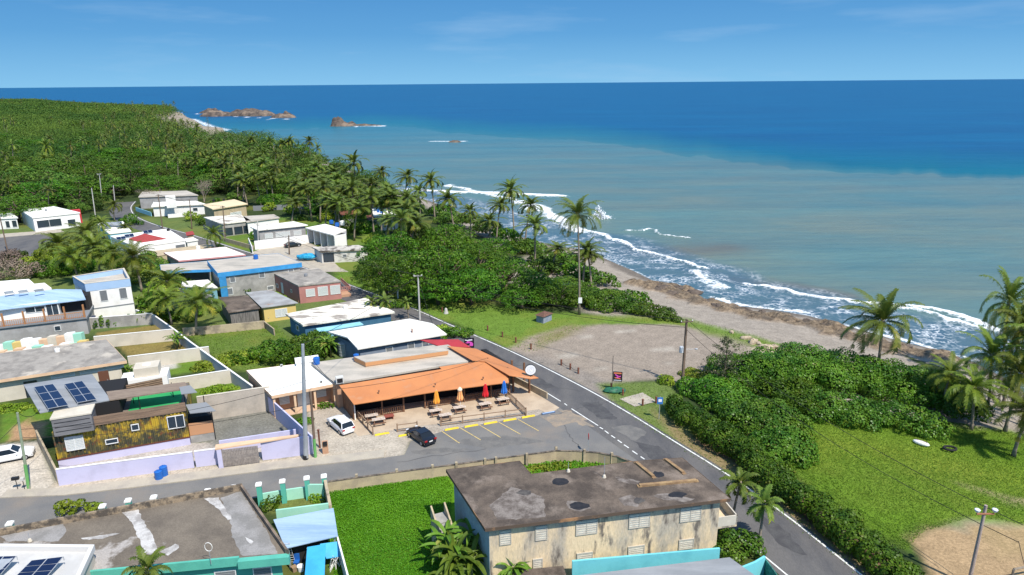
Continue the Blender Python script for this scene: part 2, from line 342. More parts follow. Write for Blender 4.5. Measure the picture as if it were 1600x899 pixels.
ac = N.new('ShaderNodeAttribute'); ac.attribute_name = 'ground_col'; av = N.new('ShaderNodeAttribute'); av.attribute_name = 'veg'
geo = N.new('ShaderNodeNewGeometry')
def nse(sc, det, ro=.6):
    n = N.new('ShaderNodeTexNoise'); n.inputs['Scale'].default_value = sc; n.inputs['Detail'].default_value = det; n.inputs['Roughness'].default_value = ro; K(geo.outputs['Position'], n.inputs[0]); return n
def mrange(src, a, b, c, d):
    r = N.new('ShaderNodeMapRange'); r.inputs[1].default_value = a; r.inputs[2].default_value = b; r.inputs[3].default_value = c; r.inputs[4].default_value = d; K(src, r.inputs[0]); return r.outputs[0]
def math_(op, a, b):
    x = N.new('ShaderNodeMath'); x.operation = op
    for i, q in enumerate((a, b)):
        if hasattr(q, 'links'): K(q, x.inputs[i])
        else: x.inputs[i].default_value = q
    return x.outputs[0]
def mixc(f, a, b):
    x = N.new('ShaderNodeMix'); x.data_type = 'RGBA'
    for q, i in ((f, 0), (a, 6), (b, 7)):
        if hasattr(q, 'links'): K(q, x.inputs[i])
        else: x.inputs[i].default_value = q
    return x.outputs[2]
n_big = nse(.07, 5); n_mid = nse(.55, 6, .7); n_fine = nse(3.5, 5, .75)
k1 = mrange(n_fine.outputs[0], .3, .7, .62, 1.38); k2 = mrange(n_mid.outputs[0], .3, .7, .8, 1.2)
sc_ = N.new('ShaderNodeVectorMath'); sc_.operation = 'SCALE'; K(ac.outputs['Color'], sc_.inputs[0]); K(math_('MULTIPLY', k1, k2), sc_.inputs['Scale'])
yel = math_('MULTIPLY', mrange(n_big.outputs[0], .48, .66, 0, .75), av.outputs['Fac'])
c_ = mixc(yel, sc_.outputs[0], (.19, .19, .04, 1))
dry = math_('MULTIPLY', mrange(n_mid.outputs[0], .62, .78, 0, .3), av.outputs['Fac'])
c_ = mixc(dry, c_, (.17, .14, .06, 1))
rk = N.new('ShaderNodeAttribute'); rk.attribute_name = 'rock'; rn = nse(1.1, 9, .72); rn2 = nse(.35, 5, .6)
rc_ = mixc(mrange(rn.outputs[0], .38, .62, 0, 1), (.06, .047, .036, 1), (.33, .25, .165, 1)); rc_ = mixc(mrange(rn2.outputs[0], .5, .62, 0, .75), rc_, (.10, .085, .07, 1))
c_ = mixc(rk.outputs['Fac'], c_, rc_); K(c_, p.inputs['Base Color'])
bp = N.new('ShaderNodeBump'); bp.inputs['Strength'].default_value = .5; bp.inputs['Distance'].default_value = .12; K(math_('ADD', n_fine.outputs[0], math_('MULTIPLY', math_('MULTIPLY', rn.outputs[0], rk.outputs['Fac']), 14.0)), bp.inputs['Height']); K(bp.outputs[0], p.inputs['Normal'])
keep = (D[Fq].max(1) > -40)
ground = npmesh('ground', np.stack([X, Y, Z], 1), Fq[keep], gm, None, {'ground_col': C, 'veg': VEG, 'rock': rockm*.9}, True)
ground['kind'] = 'structure'
# ---- the sea
a2 = np.radians(np.concatenate([np.arange(-70, -40, 2), np.arange(-40, 41, .2), np.arange(41, 85, 2)])); r2 = [60.0]
while r2[-1] < 700: r2.append(r2[-1]*1.0042)
while r2[-1] < 60000: r2.append(r2[-1]*1.03)
X2, Y2, F2 = polar(a2, np.array(r2)); D2 = -shore_d(X2, Y2)
edge = UL([(-200, 190), (200, 195), (330, 203), (470, 203), (540, 200), (600, 196), (700, 207), (800, 214), (900, 221), (1050, 238), (1150, 254), (1300, 268), (1450, 275), (1600, 275), (1800, 276)], -3)
ea = np.array([math.atan2(p.x, p.y) for p in edge]); er = np.array([math.hypot(p.x, p.y) for p in edge])
ang = np.arctan2(X2, Y2); rad = np.hypot(X2, Y2)
rb = np.interp(ang, ea, er)*(1+(fbm(ang*60, ang*0, 1.5, 5)-.5)*.10)
q = np.log(rad/rb)
soft = np.interp(ang, [-.5, 0, .15, .45, .6], [.35, .42, .38, .1, .05])
plume = np.clip(1-q/soft, 0, 1)*np.where(q > 0, .55, 1.0); plume = np.where(q < 0, 1.0, plume)
FL_ = {'a': ([(880, 350), (920, 361), (960, 375), (1000, 391), (1050, 404), (1105, 420)], .9), 'b': ([(1165, 444), (1200, 449), (1250, 462), (1290, 468), (1330, 471), (1400, 483), (1450, 492), (1500, 503), (1550, 520), (1600, 548)], .8),
       'c': ([(640, 297), (700, 300), (780, 303), (880, 307)], 3.0), 'd': ([(820, 316), (850, 330), (880, 348), (905, 362)], 3.0), 'e': ([(970, 361), (1010, 358), (1035, 366), (1070, 372)], .8),
       'f': ([(1090, 425), (1100, 440), (1120, 450)], 2.5), 'g': ([(355, 204), (330, 198), (300, 186)], 6), 'h': ([(675, 221), (725, 221)], 3.0), 'i': ([(405, 186), (418, 187)], 3), 'j': ([(1390, 478), (1450, 484), (1500, 494), (1555, 515)], 1.3),
       'k': ([(1105, 466), (1200, 480), (1262, 491)], 1.1), 'l': ([(1320, 505), (1418, 533), (1478, 550), (1523, 562)], 1.0), 'm': ([(925, 338), (940, 336), (948, 342)], 1.4), 'n': ([(510, 196), (560, 198), (600, 197)], 2.5), 'o': ([(305, 178), (380, 183), (460, 187)], 4), 'p': ([(700, 290), (800, 312), (830, 330)], 2.4)}
foam = np.zeros(len(X2))
wX = X2+(fbm(X2, Y2, 6, 31)-.5)*5; wY = Y2+(fbm(X2, Y2, 6, 37)-.5)*5
for k_, (pl, w) in FL_.items():
    d = dline(wX, wY, UL(pl, -3)); foam = np.maximum(foam, np.exp(-(d/w)**2)*(1.0 if k_ in 'abcdhjm' else .75))
foam = np.maximum(foam, np.exp(-(D2/.8)**2)*.42)
washw = np.interp(Y2, [90, 140, 170, 210, 300], [22, 20, 26, 26, 18])
wash = np.clip((washw-D2)/6, 0, 1)*(D2 > -3)*(rad < 330)
brown = np.exp(-(dline(wX, wY, UL([(1140, 436), (1190, 441), (1260, 452), (1330, 465)], -3))/3.5)**2)+.8*np.exp(-(dline(wX, wY, UL([(980, 392), (1060, 395), (1140, 388)], -3))/7)**2)
Z2 = np.full(len(X2), -3.0)+np.where(rad < 400, foam*(D2 > 3)*.55*np.where(wash > -1, 1, 0), 0)
wm = bpy.data.materials.new('sea_water'); wm.use_nodes = True; t = wm.node_tree; N = t.nodes; K = t.links.new; p = N['Principled BSDF']; geo = N.new('ShaderNodeNewGeometry')
def att(n): x = N.new('ShaderNodeAttribute'); x.attribute_name = n; return x.outputs['Fac']
def stretched(sx, sy, sc, det, ro=.6):
    mpn = N.new('ShaderNodeMapping'); mpn.inputs['Scale'].default_value = (sx, sy, 1); mpn.inputs['Rotation'].default_value = (0, 0, R_(18)); K(geo.outputs['Position'], mpn.inputs[0])
    n = N.new('ShaderNodeTexNoise'); n.inputs['Scale'].default_value = sc; n.inputs['Detail'].default_value = det; n.inputs['Roughness'].default_value = ro; K(mpn.outputs[0], n.inputs[0]); return n.outputs[0]
deepn = stretched(.35, 1, .012, 5); platen = stretched(.5, 1, .03, 6); fn = stretched(1, 1, .9, 7, .72); fn2 = stretched(1, 1, .16, 4)
deep = mixc(mrange(deepn, .35, .65, 0, 1), (.0, .066, .18, 1), (.0, .092, .215, 1)); deep = mixc(att('teal'), deep, (.0, .125, .165, 1))
turq = mixc(mrange(platen, .35, .65, 0, 1), (.105, .19, .18, 1), (.155, .195, .155, 1))
fars = mixc(att('far'), turq, (.02, .16, .23, 1))
stk = stretched(.10, 1, .035, 6, .65); plm = mrange(math_('ADD', att('plume'), math_('MULTIPLY', math_('SUBTRACT', stk, .5), .25)), .03, .97, 0, 1)
c_ = mixc(plm, deep, fars); c_ = mixc(mrange(stk, .35, .65, 0, .22), c_, (.0, .04, .10, 1)); c_ = mixc(mrange(stretched(.16, 1, .5, 5), .35, .7, 0, .22), c_, (.01, .06, .09, 1))
c_ = mixc(math_('MULTIPLY', att('brown'), .55), c_, (.13, .085, .06, 1))
c_ = mixc(math_('MULTIPLY', att('wash'), mrange(fn2, .3, .7, .55, 1)), c_, (.05, .105, .155, 1))
lace = N.new('ShaderNodeTexVoronoi'); lace.feature = 'DISTANCE_TO_EDGE'; lace.inputs['Scale'].default_value = .42
mpn = N.new('ShaderNodeVectorMath'); mpn.operation = 'ADD'; nn = N.new('ShaderNodeTexNoise'); nn.inputs['Scale'].default_value = .45; nn.inputs['Detail'].default_value = 8; K(geo.outputs['Position'], nn.inputs[0])
vs_ = N.new('ShaderNodeVectorMath'); vs_.operation = 'SCALE'; vs_.inputs['Scale'].default_value = 7.0; K(nn.outputs['Color'], vs_.inputs[0]); K(geo.outputs['Position'], mpn.inputs[0]); K(vs_.outputs[0], mpn.inputs[1]); K(mpn.outputs[0], lace.inputs[0])
lacef = math_('MULTIPLY', mrange(lace.outputs['Distance'], 0, .16, 1, 0), math_('MULTIPLY', att('wash'), math_('MULTIPLY', mrange(fn2, .44, .62, 0, 1), mrange(fn, .35, .6, .1, .9))))
fo = mrange(math_('ADD', att('foam'), math_('MULTIPLY', math_('SUBTRACT', fn, .5), 2.6)), .34, .80, 0, 1)
fo = math_('MULTIPLY', fo, mrange(att('foam'), .08, .3, 0, 1)); fo = math_('MAXIMUM', fo, lacef)
# scattered whitecaps and windrows far out
wc = mrange(stretched(.12, 1, .05, 6, .7), .72, .80, 0, .35)
c_ = mixc(fo, c_, (.80, .82, .82, 1)); K(c_, p.inputs['Base Color'])
K(mrange(fo, 0, 1, .32, .8), p.inputs['Roughness']); p.inputs['IOR'].default_value = 1.33; p.inputs['Specular IOR Level'].default_value = .12; p.inputs['Specular Tint'].default_value = (.08, .6, 1, 1)
b1 = N.new('ShaderNodeBump'); b1.inputs['Strength'].default_value = .8; b1.inputs['Distance'].default_value = .5
hh = math_('ADD', stretched(.45, 1, .35, 5, .6), math_('MULTIPLY', stretched(.3, 1, .06, 3), 2.0)); K(hh, b1.inputs['Height']); K(b1.outputs[0], p.inputs['Normal'])
keep2 = D2[F2].max(1) > -6
farm = np.clip((rad-250)/500, 0, 1)*.8+np.clip(q/.1, 0, 1)*.2
sea = npmesh('sea', np.stack([X2, Y2, Z2], 1), F2[keep2], wm, None, {'plume': plume, 'foam': foam, 'wash': wash, 'brown': np.clip(brown, 0, 1), 'teal': np.clip(1-np.maximum(q, 0)/.42, 0, 1)**1.3, 'far': np.clip(farm, 0, 1)}, True)
sea['kind'] = 'structure'
# ---- roads
def ccw0(P): return sum(P[i][0]*P[(i+1) % len(P)][1]-P[(i+1) % len(P)][0]*P[i][1] for i in range(len(P))) > 0
asph = mat('asphalt', (.125, .118, .112), (.085, .083, .085), .35, .4, .62, .85, c3=(.15, .14, .125), sc3=.12, lo3=.55, hi3=.7, bump=.2, bsc=14, st=(1, .35, 1), fine=.12)
asph2 = mat('pale_asphalt', (.185, .175, .16), (.145, .142, .138), .25, .4, .65, .9, c3=(.22, .185, .15), sc3=.1, lo3=.56, hi3=.72, bump=.2, bsc=14, fine=.12)
white_p = mat('white_road_paint', (.72, .72, .68), (.45, .45, .43), 2.5, .5, .7, .8)
yellow_p = mat('yellow_road_paint', (.62, .45, .16), (.3, .25, .15), 2.5, .5, .7, .8)
conc = mat('pale_concrete', (.42, .37, .29), (.34, .30, .25), .6, .4, .65, .9, fine=.1, bump=.15)
strip('main_road', RRs, -.35, 7.0, .02, asph, kind='structure')
strip('road_edge_line', [p for p in RRs], .0, .20, .03, white_p, kind='structure')
def poly_sheet(name, P, z, m, **k):
    mb = MB(); mb.add([(p[0], p[1], z) for p in P], [tuple(range(len(P)))]); o = mb.build(name, m)
    for kk, x in k.items(): o[kk] = x
    return o
SLr = list(reversed(SL))
side_poly = [SS[0], SS[1], SS[2], SS[3], SS[4], SS[5], SS[6], SS[7], U(632, 711), U(642, 690), U(700, 671.5), U(770, 660.5), U(840, 649.5), U(862, 637), U(890, 637.6), U(1015, 727)]+SLr[1:]
poly_sheet('side_street', list(reversed(side_poly)), .012, asph2, kind='structure')
Lline = offset_line(RRs, 6.75)
def seg_on(P, pa, pb, w, name):
    # part of a line between two pixels
    A, B_ = U(*pa), U(*pb); t = (B_-A).normalized(); n = Vector((-t.y, t.x, 0))*w/2; mb = MB()
    mb.add([(A-n).to_tuple()[:2]+(.034,), (B_-n).to_tuple()[:2]+(.034,), (B_+n).to_tuple()[:2]+(.034,), (A+n).to_tuple()[:2]+(.034,)], [(0, 1, 2, 3)]); o = mb.build(name, white_p); o['kind'] = 'structure'
for a, b in [((893, 639.2), (934.5, 665.6)), ((937, 668), (942, 671)), ((945, 673.5), (951, 678)), ((955, 681), (961, 685)), ((965, 688), (971.5, 692.5)), ((975, 695.5), (982.5, 700.5)), ((988, 705), (996, 710.5)), ((1001, 714), (1007, 718)), ((844, 608), (876, 627.5)), ((1142, 826), (1232, 901)), ((1100, 792), (1140, 824)), ((882, 631), (886, 634))]: seg_on(None, a, b, .16, 'road_marking')
for a, b in [((690, 674), (718, 693)), ((719, 669), (751, 688)), ((749, 664.5), (782, 684)), ((779, 660), (813, 679)), ((809, 655.5), (842, 674)), ((659, 684), (672, 696))]:
    A, B_ = U(*a), U(*b); t_ = (B_-A).normalized(); n_ = Vector((-t_.y, t_.x, 0))*.06; mb = MB(); mb.add([(p.x, p.y, .03) for p in (A-n_, B_-n_, B_+n_, A+n_)], [(0, 1, 2, 3)]); mb.build('parking_line', yellow_p)['kind'] = 'structure'
# side walk with a kerb along the lavender wall
kerb = MB(); up_edge = SS[1:]; inner = [p+Vector((-.2, 1.5 if i < 2 else 1.75, 0)) for i, p in enumerate(up_edge)]
kerb.prism([(p.x, p.y) for p in up_edge]+[(p.x, p.y) for p in reversed(inner)], -.05, .13)
kerb.build('pavement', conc)['kind'] = 'structure'
far_street = UL([(-60, 378), (0, 370), (80, 364), (90, 372), (60, 382), (64, 400), (-60, 402)])
poly_sheet('far_street', list(far_street), .02, asph, kind='structure')
poly_sheet('concrete_lot', list(UL([(385, 398), (420, 384), (470, 372), (500, 388), (530, 418), (545, 425), (470, 425), (430, 405)])), .016, conc, kind='structure')
poly_sheet('restaurant_terrace', list(UL([(560, 682), (534, 655), (620, 640), (800, 606), (833, 581), (882, 632), (858, 648), (842, 640), (690, 662), (640, 668)])), .018, mat('terrace_paving', (.48, .38, .27), (.40, .31, .22), .5, .4, .6, .85, fine=.08), kind='structure')
poly_sheet('concrete_pad', list(UL([(968, 624), (1004, 614), (1027, 628), (992, 636)])), .05, conc, kind='structure')
poly_sheet('far_pavement', list(UL([(0, 366), (95, 359), (100, 363), (0, 372)])), .05, conc, kind='structure')

# repairs, cracks and worn patches in the asphalt
pt_d = mat('dark_asphalt_repair', (.062, .06, .062), (.085, .083, .082), .8, rough=.85, fine=.15); pt_l = mat('worn_asphalt', (.17, .16, .145), (.13, .125, .118), .8, rough=.9, fine=.15)
rq_ = random.Random(4)
for i, (q_, m_) in enumerate([([(955, 668), (985, 664), (1012, 676), (990, 690)], pt_l), ([(990, 690), (1030, 698), (1075, 735), (1040, 738)], pt_d), ([(800, 583), (840, 590), (870, 606), (850, 608)], pt_d), ([(905, 630), (935, 628), (965, 655), (940, 656)], pt_d), ([(740, 548), (760, 546), (800, 568), (785, 570)], pt_d), ([(700, 690), (790, 680), (850, 690), (760, 702)], pt_l), ([(640, 706), (690, 700), (740, 702), (660, 712)], pt_l), ([(845, 652), (890, 645), (920, 655), (870, 668)], mat('sandy_wash', (.30, .235, .17), (.22, .19, .155), 1, rough=.95, fine=.15)), ([(870, 640), (892, 642), (930, 668), (905, 664)], MATS.get('sandy_wash') or pt_l), ([(300, 768), (360, 760), (390, 766), (320, 774)], pt_l), ([(1180, 800), (1230, 830), (1260, 870), (1215, 850)], pt_d)]):
    P = UL(q_); s_ = []
    for a, b in zip(P, P[1:]+P[:1]):
        k = max(2, int((b-a).length/.5)); s_ += [lerp(a, b, j/k)+Vector((rq_.uniform(-.18, .18), rq_.uniform(-.18, .18), 0)) for j in range(k)]
    if not ccw0(s_): s_.reverse()
    poly_sheet('road_repair', s_, .026+.0006*i if i in (0, 1, 2, 3, 4, 10) else .0165+.0006*i, m_, kind='structure')
for a, b in [((760, 590), (905, 612)), ((790, 572), (850, 566)), ((860, 648), (950, 628)), ((930, 622), (975, 632)), ((1110, 760), (1160, 790)), ((620, 722), (760, 705)), ((880, 665), (900, 700))]:
    A, B_ = U(*a), U(*b); n_ = 18; d_ = (B_-A).normalized(); pr_ = Vector((-d_.y, d_.x, 0)); l_, r_ = [], []; o_ = 0
    for j in range(n_+1): o_ += rq_.uniform(-.22, .22); c = lerp(A, B_, j/n_)+pr_*o_; w_ = rq_.uniform(.015, .05); l_.append(c+pr_*w_); r_.append(c-pr_*w_)
    mb = MB(); mb.add([(p.x, p.y, .0335) for p in r_]+[(p.x, p.y, .0335) for p in l_], [(j, j+1, n_+2+j, n_+1+j) for j in range(n_)]); mb.build('road_crack', MATS['dark_asphalt_repair'])['kind'] = 'structure'
# ================================================================ PLANTS
lm_broad = leafmat('broad_leaves', (.036, .10, .008), (.11, .21, .014), (.17, .19, .03), .22)
lm_dark = leafmat('dark_glossy_leaves', (.038, .10, .010), (.115, .20, .018), (.14, .15, .03), .18, .38)
lm_forest = leafmat('forest_leaves', (.042, .10, .014), (.125, .195, .026), (.17, .20, .03), .22, .6, (.5, 1.35))
lm_bright = leafmat('bright_leaves', (.13, .22, .012), (.28, .34, .035), (.38, .36, .05), .25)
lm_palm = leafmat('palm_leaflets', (.055, .105, .014), (.175, .21, .035), (.33, .27, .06), .22, .42)
lm_gpalm = leafmat('garden_palm_leaflets', (.06, .11, .012), (.20, .23, .03), (.42, .34, .05), .28, .42)
lm_banana = leafmat('banana_leaves', (.08, .17, .02), (.17, .25, .03), (.30, .22, .06), .3, .4)
lm_dry = leafmat('dry_twigs', (.17, .125, .10), (.25, .19, .15), (.25, .15, .08), .1, .8)
lm_cas = leafmat('feathery_needles', (.09, .125, .055), (.16, .19, .09), (.13, .13, .06), .2, .7)
bark = mat('palm_bark', (.30, .25, .19), (.19, .155, .115), 2.0, .4, .6, .9, st=(1, 1, 6))
bark2 = mat('tree_bark', (.16, .12, .085), (.10, .075, .055), 2.0, .4, .6, .95)
def leaves(name, P, Nn, S, m, parent=None, tint=None, hexa=False, asp=.62, r=rng):
    n = len(P); Nn = Nn/np.maximum(np.linalg.norm(Nn, axis=1, keepdims=True), 1e-6)
    rv = r.normal(size=(n, 3)); T = np.cross(Nn, rv); T /= np.maximum(np.linalg.norm(T, axis=1, keepdims=True), 1e-6); B = np.cross(Nn, T)
    S = np.broadcast_to(np.asarray(S, float).reshape(-1, 1), (n, 1))
    if hexa:
        a = np.arange(6)*math.pi/3; V = P[:, None]+(T[:, None]*np.cos(a)[None, :, None]+B[:, None]*np.sin(a)[None, :, None]*asp*1.3)*S[:, None]*.5; k = 6
    else:
        V = np.stack([P-T*S*.5, P-B*S*asp*.5+Nn*S*.1, P+T*S*.5, P+B*S*asp*.5+Nn*S*.1], 1); k = 4
    tint = r.random(n)*.8 if tint is None else tint
    return npmesh(name, V.reshape(-1, 3), np.arange(n*k).reshape(n, k), m, parent, {'tint': np.repeat(tint, k)}, False, k)
def sph(n, r=rng): v = r.normal(size=(n, 3)); return v/np.linalg.norm(v, axis=1, keepdims=True)
def lump_points(lumps, dens, r=rng, low=-.35, depth=.35):
    """points in the outer shell of a union of ellipsoids, with outward normals; lump: (c, r3)"""
    P, Nn, Dp = [], [], []
    for c, rr in lumps:
        c = np.array(c, float); rr = np.array(rr, float); area = 4*math.pi*((rr[0]*rr[1])**1.6/3+(rr[0]*rr[2])**1.6/3+(rr[1]*rr[2])**1.6/3)**(1/1.6)
        n = max(8, int(area*dens)); d = sph(n, r); d = d[d[:, 2] > low]; k = 1-depth*r.random((len(d), 1))**1.6
        P.append(c+d*rr*k); Nn.append(d/rr*rr.mean()); Dp.append(k[:, 0])
    P = np.concatenate(P); Nn = np.concatenate(Nn)
    ok = np.ones(len(P), bool)
    for c, rr in lumps: ok &= (((P-np.array(c))/(np.array(rr)*.72))**2).sum(1) > 1
    P, Nn = P[ok], Nn[ok]; Nn = Nn/np.linalg.norm(Nn, axis=1, keepdims=True)+r.normal(size=Nn.shape)*.38+np.array([0, 0, .12])
    return P, Nn
def patchy(P, Nn, r, seed, s, dead):
    a = fbm(P[:, 0]+seed*7.3+P[:, 2]*.6, P[:, 1]+P[:, 2]*.8, s, seed % 50, 3); b = fbm(P[:, 0]-P[:, 2]*.7+40, P[:, 1]+seed*3.1, s*.55, (seed+9) % 50, 2)
    keep = (b > .36) | (r.random(len(P)) < .30); P, Nn, a = P[keep], Nn[keep], a[keep]; n = len(P)
    t = np.clip((a-.5)*1.5+.42+r.normal(0, .13, n), 0, .8); t[r.random(n) < dead*(.3+2.4*(a > .66))] = .97; return P, Nn, t
def core(lumps, k, m, name, parent):
    mb = MB()
    for c, rr in lumps: mb.ell(c, [q*k for q in rr], 8, 5)
    o = mb.build(name, m, parent, True); return o
def limbs(mb, base, h, targets, r0, rr=random):
    mb.tube([base, base+Vector((rr.uniform(-.3, .3), rr.uniform(-.3, .3), h*.45))], [r0, r0*.75], 7)
    top = mb.v[-1]; f = base+Vector((0, 0, h*.42))
    for t_ in targets:
        t_ = Vector(t_); mid = lerp(f, t_, .5)+Vector((0, 0, -.35)); mb.tube([f, mid, t_], [r0*.5, r0*.32, r0*.12], 5)
def broad_tree(name, label, R, h, seed, m, dens, leaf, flat=.38, layers=4, group=None, cat='tree', nl=34):
    """spreading crown made of flattened leaf pads"""
    r = np.random.default_rng(seed); rr = random.Random(seed); t = thing(name, label, cat, group=group, local=True)
    lumps = []
    for i in range(nl):
        a = i*2.399+rr.uniform(-.3, .3); q = math.sqrt((i+.5)/nl); x, y = math.cos(a)*q*R*.82, math.sin(a)*q*R*.82
        z = h*(.97-.42*q**2.2)+rr.uniform(-.14, .06)*h; pr = R*rr.uniform(.15, .27); lumps.append(((x, y, z-pr*flat), (pr, pr, pr*flat*rr.uniform(.9, 1.4))))
    for i in range(int(nl*.5)):
        a = rr.uniform(0, 6.28); q = rr.uniform(.55, .97); pr = R*rr.uniform(.16, .24); lumps.append(((math.cos(a)*q*R*.86, math.sin(a)*q*R*.86, h*rr.uniform(.34, .6)), (pr, pr, pr*flat*1.3)))
    P, Nn = lump_points(lumps, dens, r, -.6, .45); P, Nn, tint = patchy(P, Nn, r, seed, 2.4, .02); n = len(P)
    S = leaf*(.7+.6*r.random(n)); leaves('crown', P, Nn, S, m, t, tint, False, .7, r)
    mb = MB(); limbs(mb, Vector((0, 0, -.2)), h, [l[0] for l in lumps[::4]], R*.05+.08); mb.build('trunk', bark2, t, True)
    return t
def frond(V, Q, TN, base, az, el, Ln, droop, nl, lw, ll, wind, r, tint):
    """rachis curve and leaflets; V verts, Q quads"""
    pts = []; p = np.array(base, float); e = el; a = az; n = 9; st = Ln/n
    for i in range(n+1):
        pts.append(p.copy()); d = np.array([math.cos(a)*math.cos(e), math.sin(a)*math.cos(e), math.sin(e)])
        d = d+np.array([wind[0], wind[1], 0])*(.35+.10*i)*.22; d /= np.linalg.norm(d); p = p+d*st; e -= droop*(.5+i/n)/n*1.6
    pts = np.array(pts)
    def add(q, tn): i = len(V); V.extend(q); Q.append((i, i+1, i+2, i+3)); TN.extend([tn]*4)
    for i in range(n):
        w0, w1 = .07*(1-i/n)+.02, .07*(1-(i+1)/n)+.015; s = np.cross(pts[i+1]-pts[i], [0, 0, 1]); s /= np.linalg.norm(s)+1e-6
        add([pts[i]-s*w0, pts[i]+s*w0, pts[i+1]+s*w1, pts[i+1]-s*w1], .88)
    for k in range(nl):
        f = .10+.9*(k+.5)/nl; x = f*n; i = min(int(x), n-1); q = pts[i]+(pts[i+1]-pts[i])*(x-i); d = pts[i+1]-pts[i]; d /= np.linalg.norm(d)
        s = np.cross(d, [0, 0, 1]); s /= np.linalg.norm(s)+1e-6; up = np.cross(s, d); l = ll*math.sin(math.pi*(.12+.8*f))**.6*(1.05-.35*f)*r.uniform(.8, 1.15)
        for sg in (-1, 1):
            o = s*sg*.75+d*.55+up*.12; m_ = q+o*l*.5; e_ = q+o*l*.9+np.array([wind[0]*.12*l, wind[1]*.12*l, -l*r.uniform(.12, .5)])
            tn = min(.99, max(0, tint+r.normal(0, .09))); add([q-d*lw*.5, q+d*lw*.5, m_+d*lw*.55, m_-d*lw*.45], tn); add([m_-d*lw*.45, m_+d*lw*.55, e_+d*lw*.12, e_], tn)
def palm(name, label, h, seed, nf=24, Ln=4.3, nl=24, lw=.14, ll=.95, wind=(-.9, .25), lean=(.6, .3), group=None, cat='palm tree', tr=.19, pm=None):
    r = np.random.default_rng(seed); t = thing(name, label, cat, group=group, local=True)
    top = Vector((lean[0]*h*.15, lean[1]*h*.15, h)); mb = MB(); pts = [Vector((top.x*(f**1.7), top.y*(f**1.7), h*f-.1*(f == 0))) for f in [i/7 for i in range(8)]]
    mb.tube(pts, [tr*1.5]+[tr*(1.05-.35*i/7) for i in range(1, 8)], 8); mb.ell(top+Vector((0, 0, .1)), (tr*1.4, tr*1.4, .5), 8, 5); mb.build('trunk', bark, t, True)
    V, Q, TN = [], [], []
    for i in range(nf):
        f = i/nf; az = i*2.399+r.uniform(-.3, .3); el = 1.4-1.95*f+r.uniform(-.15, .15); tint = .28+.22*r.random()
        if f > .82: tint = .70+.25*r.random()
        frond(V, Q, TN, (top.x, top.y, top.z+.15), az, el, Ln*r.uniform(.85, 1.08)*(1-.12*(f < .15)), (.75+.75*f)+r.uniform(-.2, .35), nl, lw, ll, wind, r, tint)
    npmesh('crown', np.array(V), np.array(Q), pm or lm_palm, t, {'tint': np.array(TN)})
    if h > 6:
        nb = MB()
        for i in range(7): a = i*.9; nb.ell(top+Vector((math.cos(a)*.32, math.sin(a)*.32, -.35-.1*(i % 2))), (.15, .15, .18), 6, 4)
        nb.build('coconut_bunch', mat('coconut_husk', (.20, .17, .05), rough=.6), t, True)
    return t
def banana(name, label, h, seed, nf=11, group=None):
    r = np.random.default_rng(seed); t = thing(name, label, 'banana plant', group=group, local=True); mb = MB(); V, Q, TN = [], [], []
    for s in range(3):
        bx, by = r.normal(0, .55, 2); hh = h*r.uniform(.4, .6); mb.tube([(bx, by, -.05), (bx*1.1, by*1.1, hh)], [.14, .08], 7)
        for i in range(nf):
            az = i*2.4+r.uniform(-.4, .4); e = 1.3-.10*i+r.uniform(-.1, .1); p = np.array([bx*1.1, by*1.1, hh]); Ln = h*r.uniform(.45, .65); n = 7; pts = []
            for k in range(n+1): pts.append(p.copy()); p = p+np.array([math.cos(az)*math.cos(e), math.sin(az)*math.cos(e), math.sin(e)])*Ln/n; e -= r.uniform(.12, .38)
            tn = .9 if r.random() < .06 else .2+.5*r.random()
            for k in range(1, n):
                w = .19*math.sin(math.pi*(k)/(n))**.6; w2 = .19*math.sin(math.pi*(k+1)/(n))**.6 if k+1 < n else .02
                s_ = np.cross(pts[k+1]-pts[k], [0, 0, 1]); s_ /= np.linalg.norm(s_)+1e-6
                for sg in (-1, 1):
                    i0 = len(V); V.extend([pts[k], pts[k]+s_*sg*w+[0, 0, .10], pts[k+1]+s_*sg*w2+[0, 0, .10], pts[k+1]]); Q.append((i0, i0+1, i0+2, i0+3)); TN.extend([tn]*4)
    mb.build('stem', mat('banana_stem', (.22, .24, .09), (.25, .17, .08), 2, rough=.7), t, True)
    npmesh('foliage', np.array(V), np.array(Q), lm_banana, t, {'tint': np.array(TN)}); return t
def bush(name, label, lumps, m=None, dens=22, leaf=.3, cat='bush', group=None, seed=1, hexa=True, world=True, loc=None, kind=None):
    """lumps in world coordinates"""
    r = np.random.default_rng(seed); c0 = Vector(loc) if loc is not None else Vector((lumps[0][0][0], lumps[0][0][1], 0)); t = thing(name, label, cat, c0, group=group)
    loc_l = [((c[0]-c0.x, c[1]-c0.y, c[2]-c0.z), rr) for c, rr in lumps]
    P, Nn = lump_points(loc_l, dens, r, -.75, .3); ok = P[:, 2] > -.1; P, Nn = P[ok], Nn[ok]; P, Nn, tint = patchy(P, Nn, r, seed, 1.6, .03); n = len(P)
    leaves('foliage', P, Nn, leaf*(.7+.6*r.random(n)), m or lm_dark, t, tint, hexa, .7, r)
    mb = MB()
    mb.tube([(0, 0, -.1), (.1, 0, max(.3, loc_l[0][0][2]))], [.09, .04], 5)
    mb.build('stem', bark2, t, True); return t
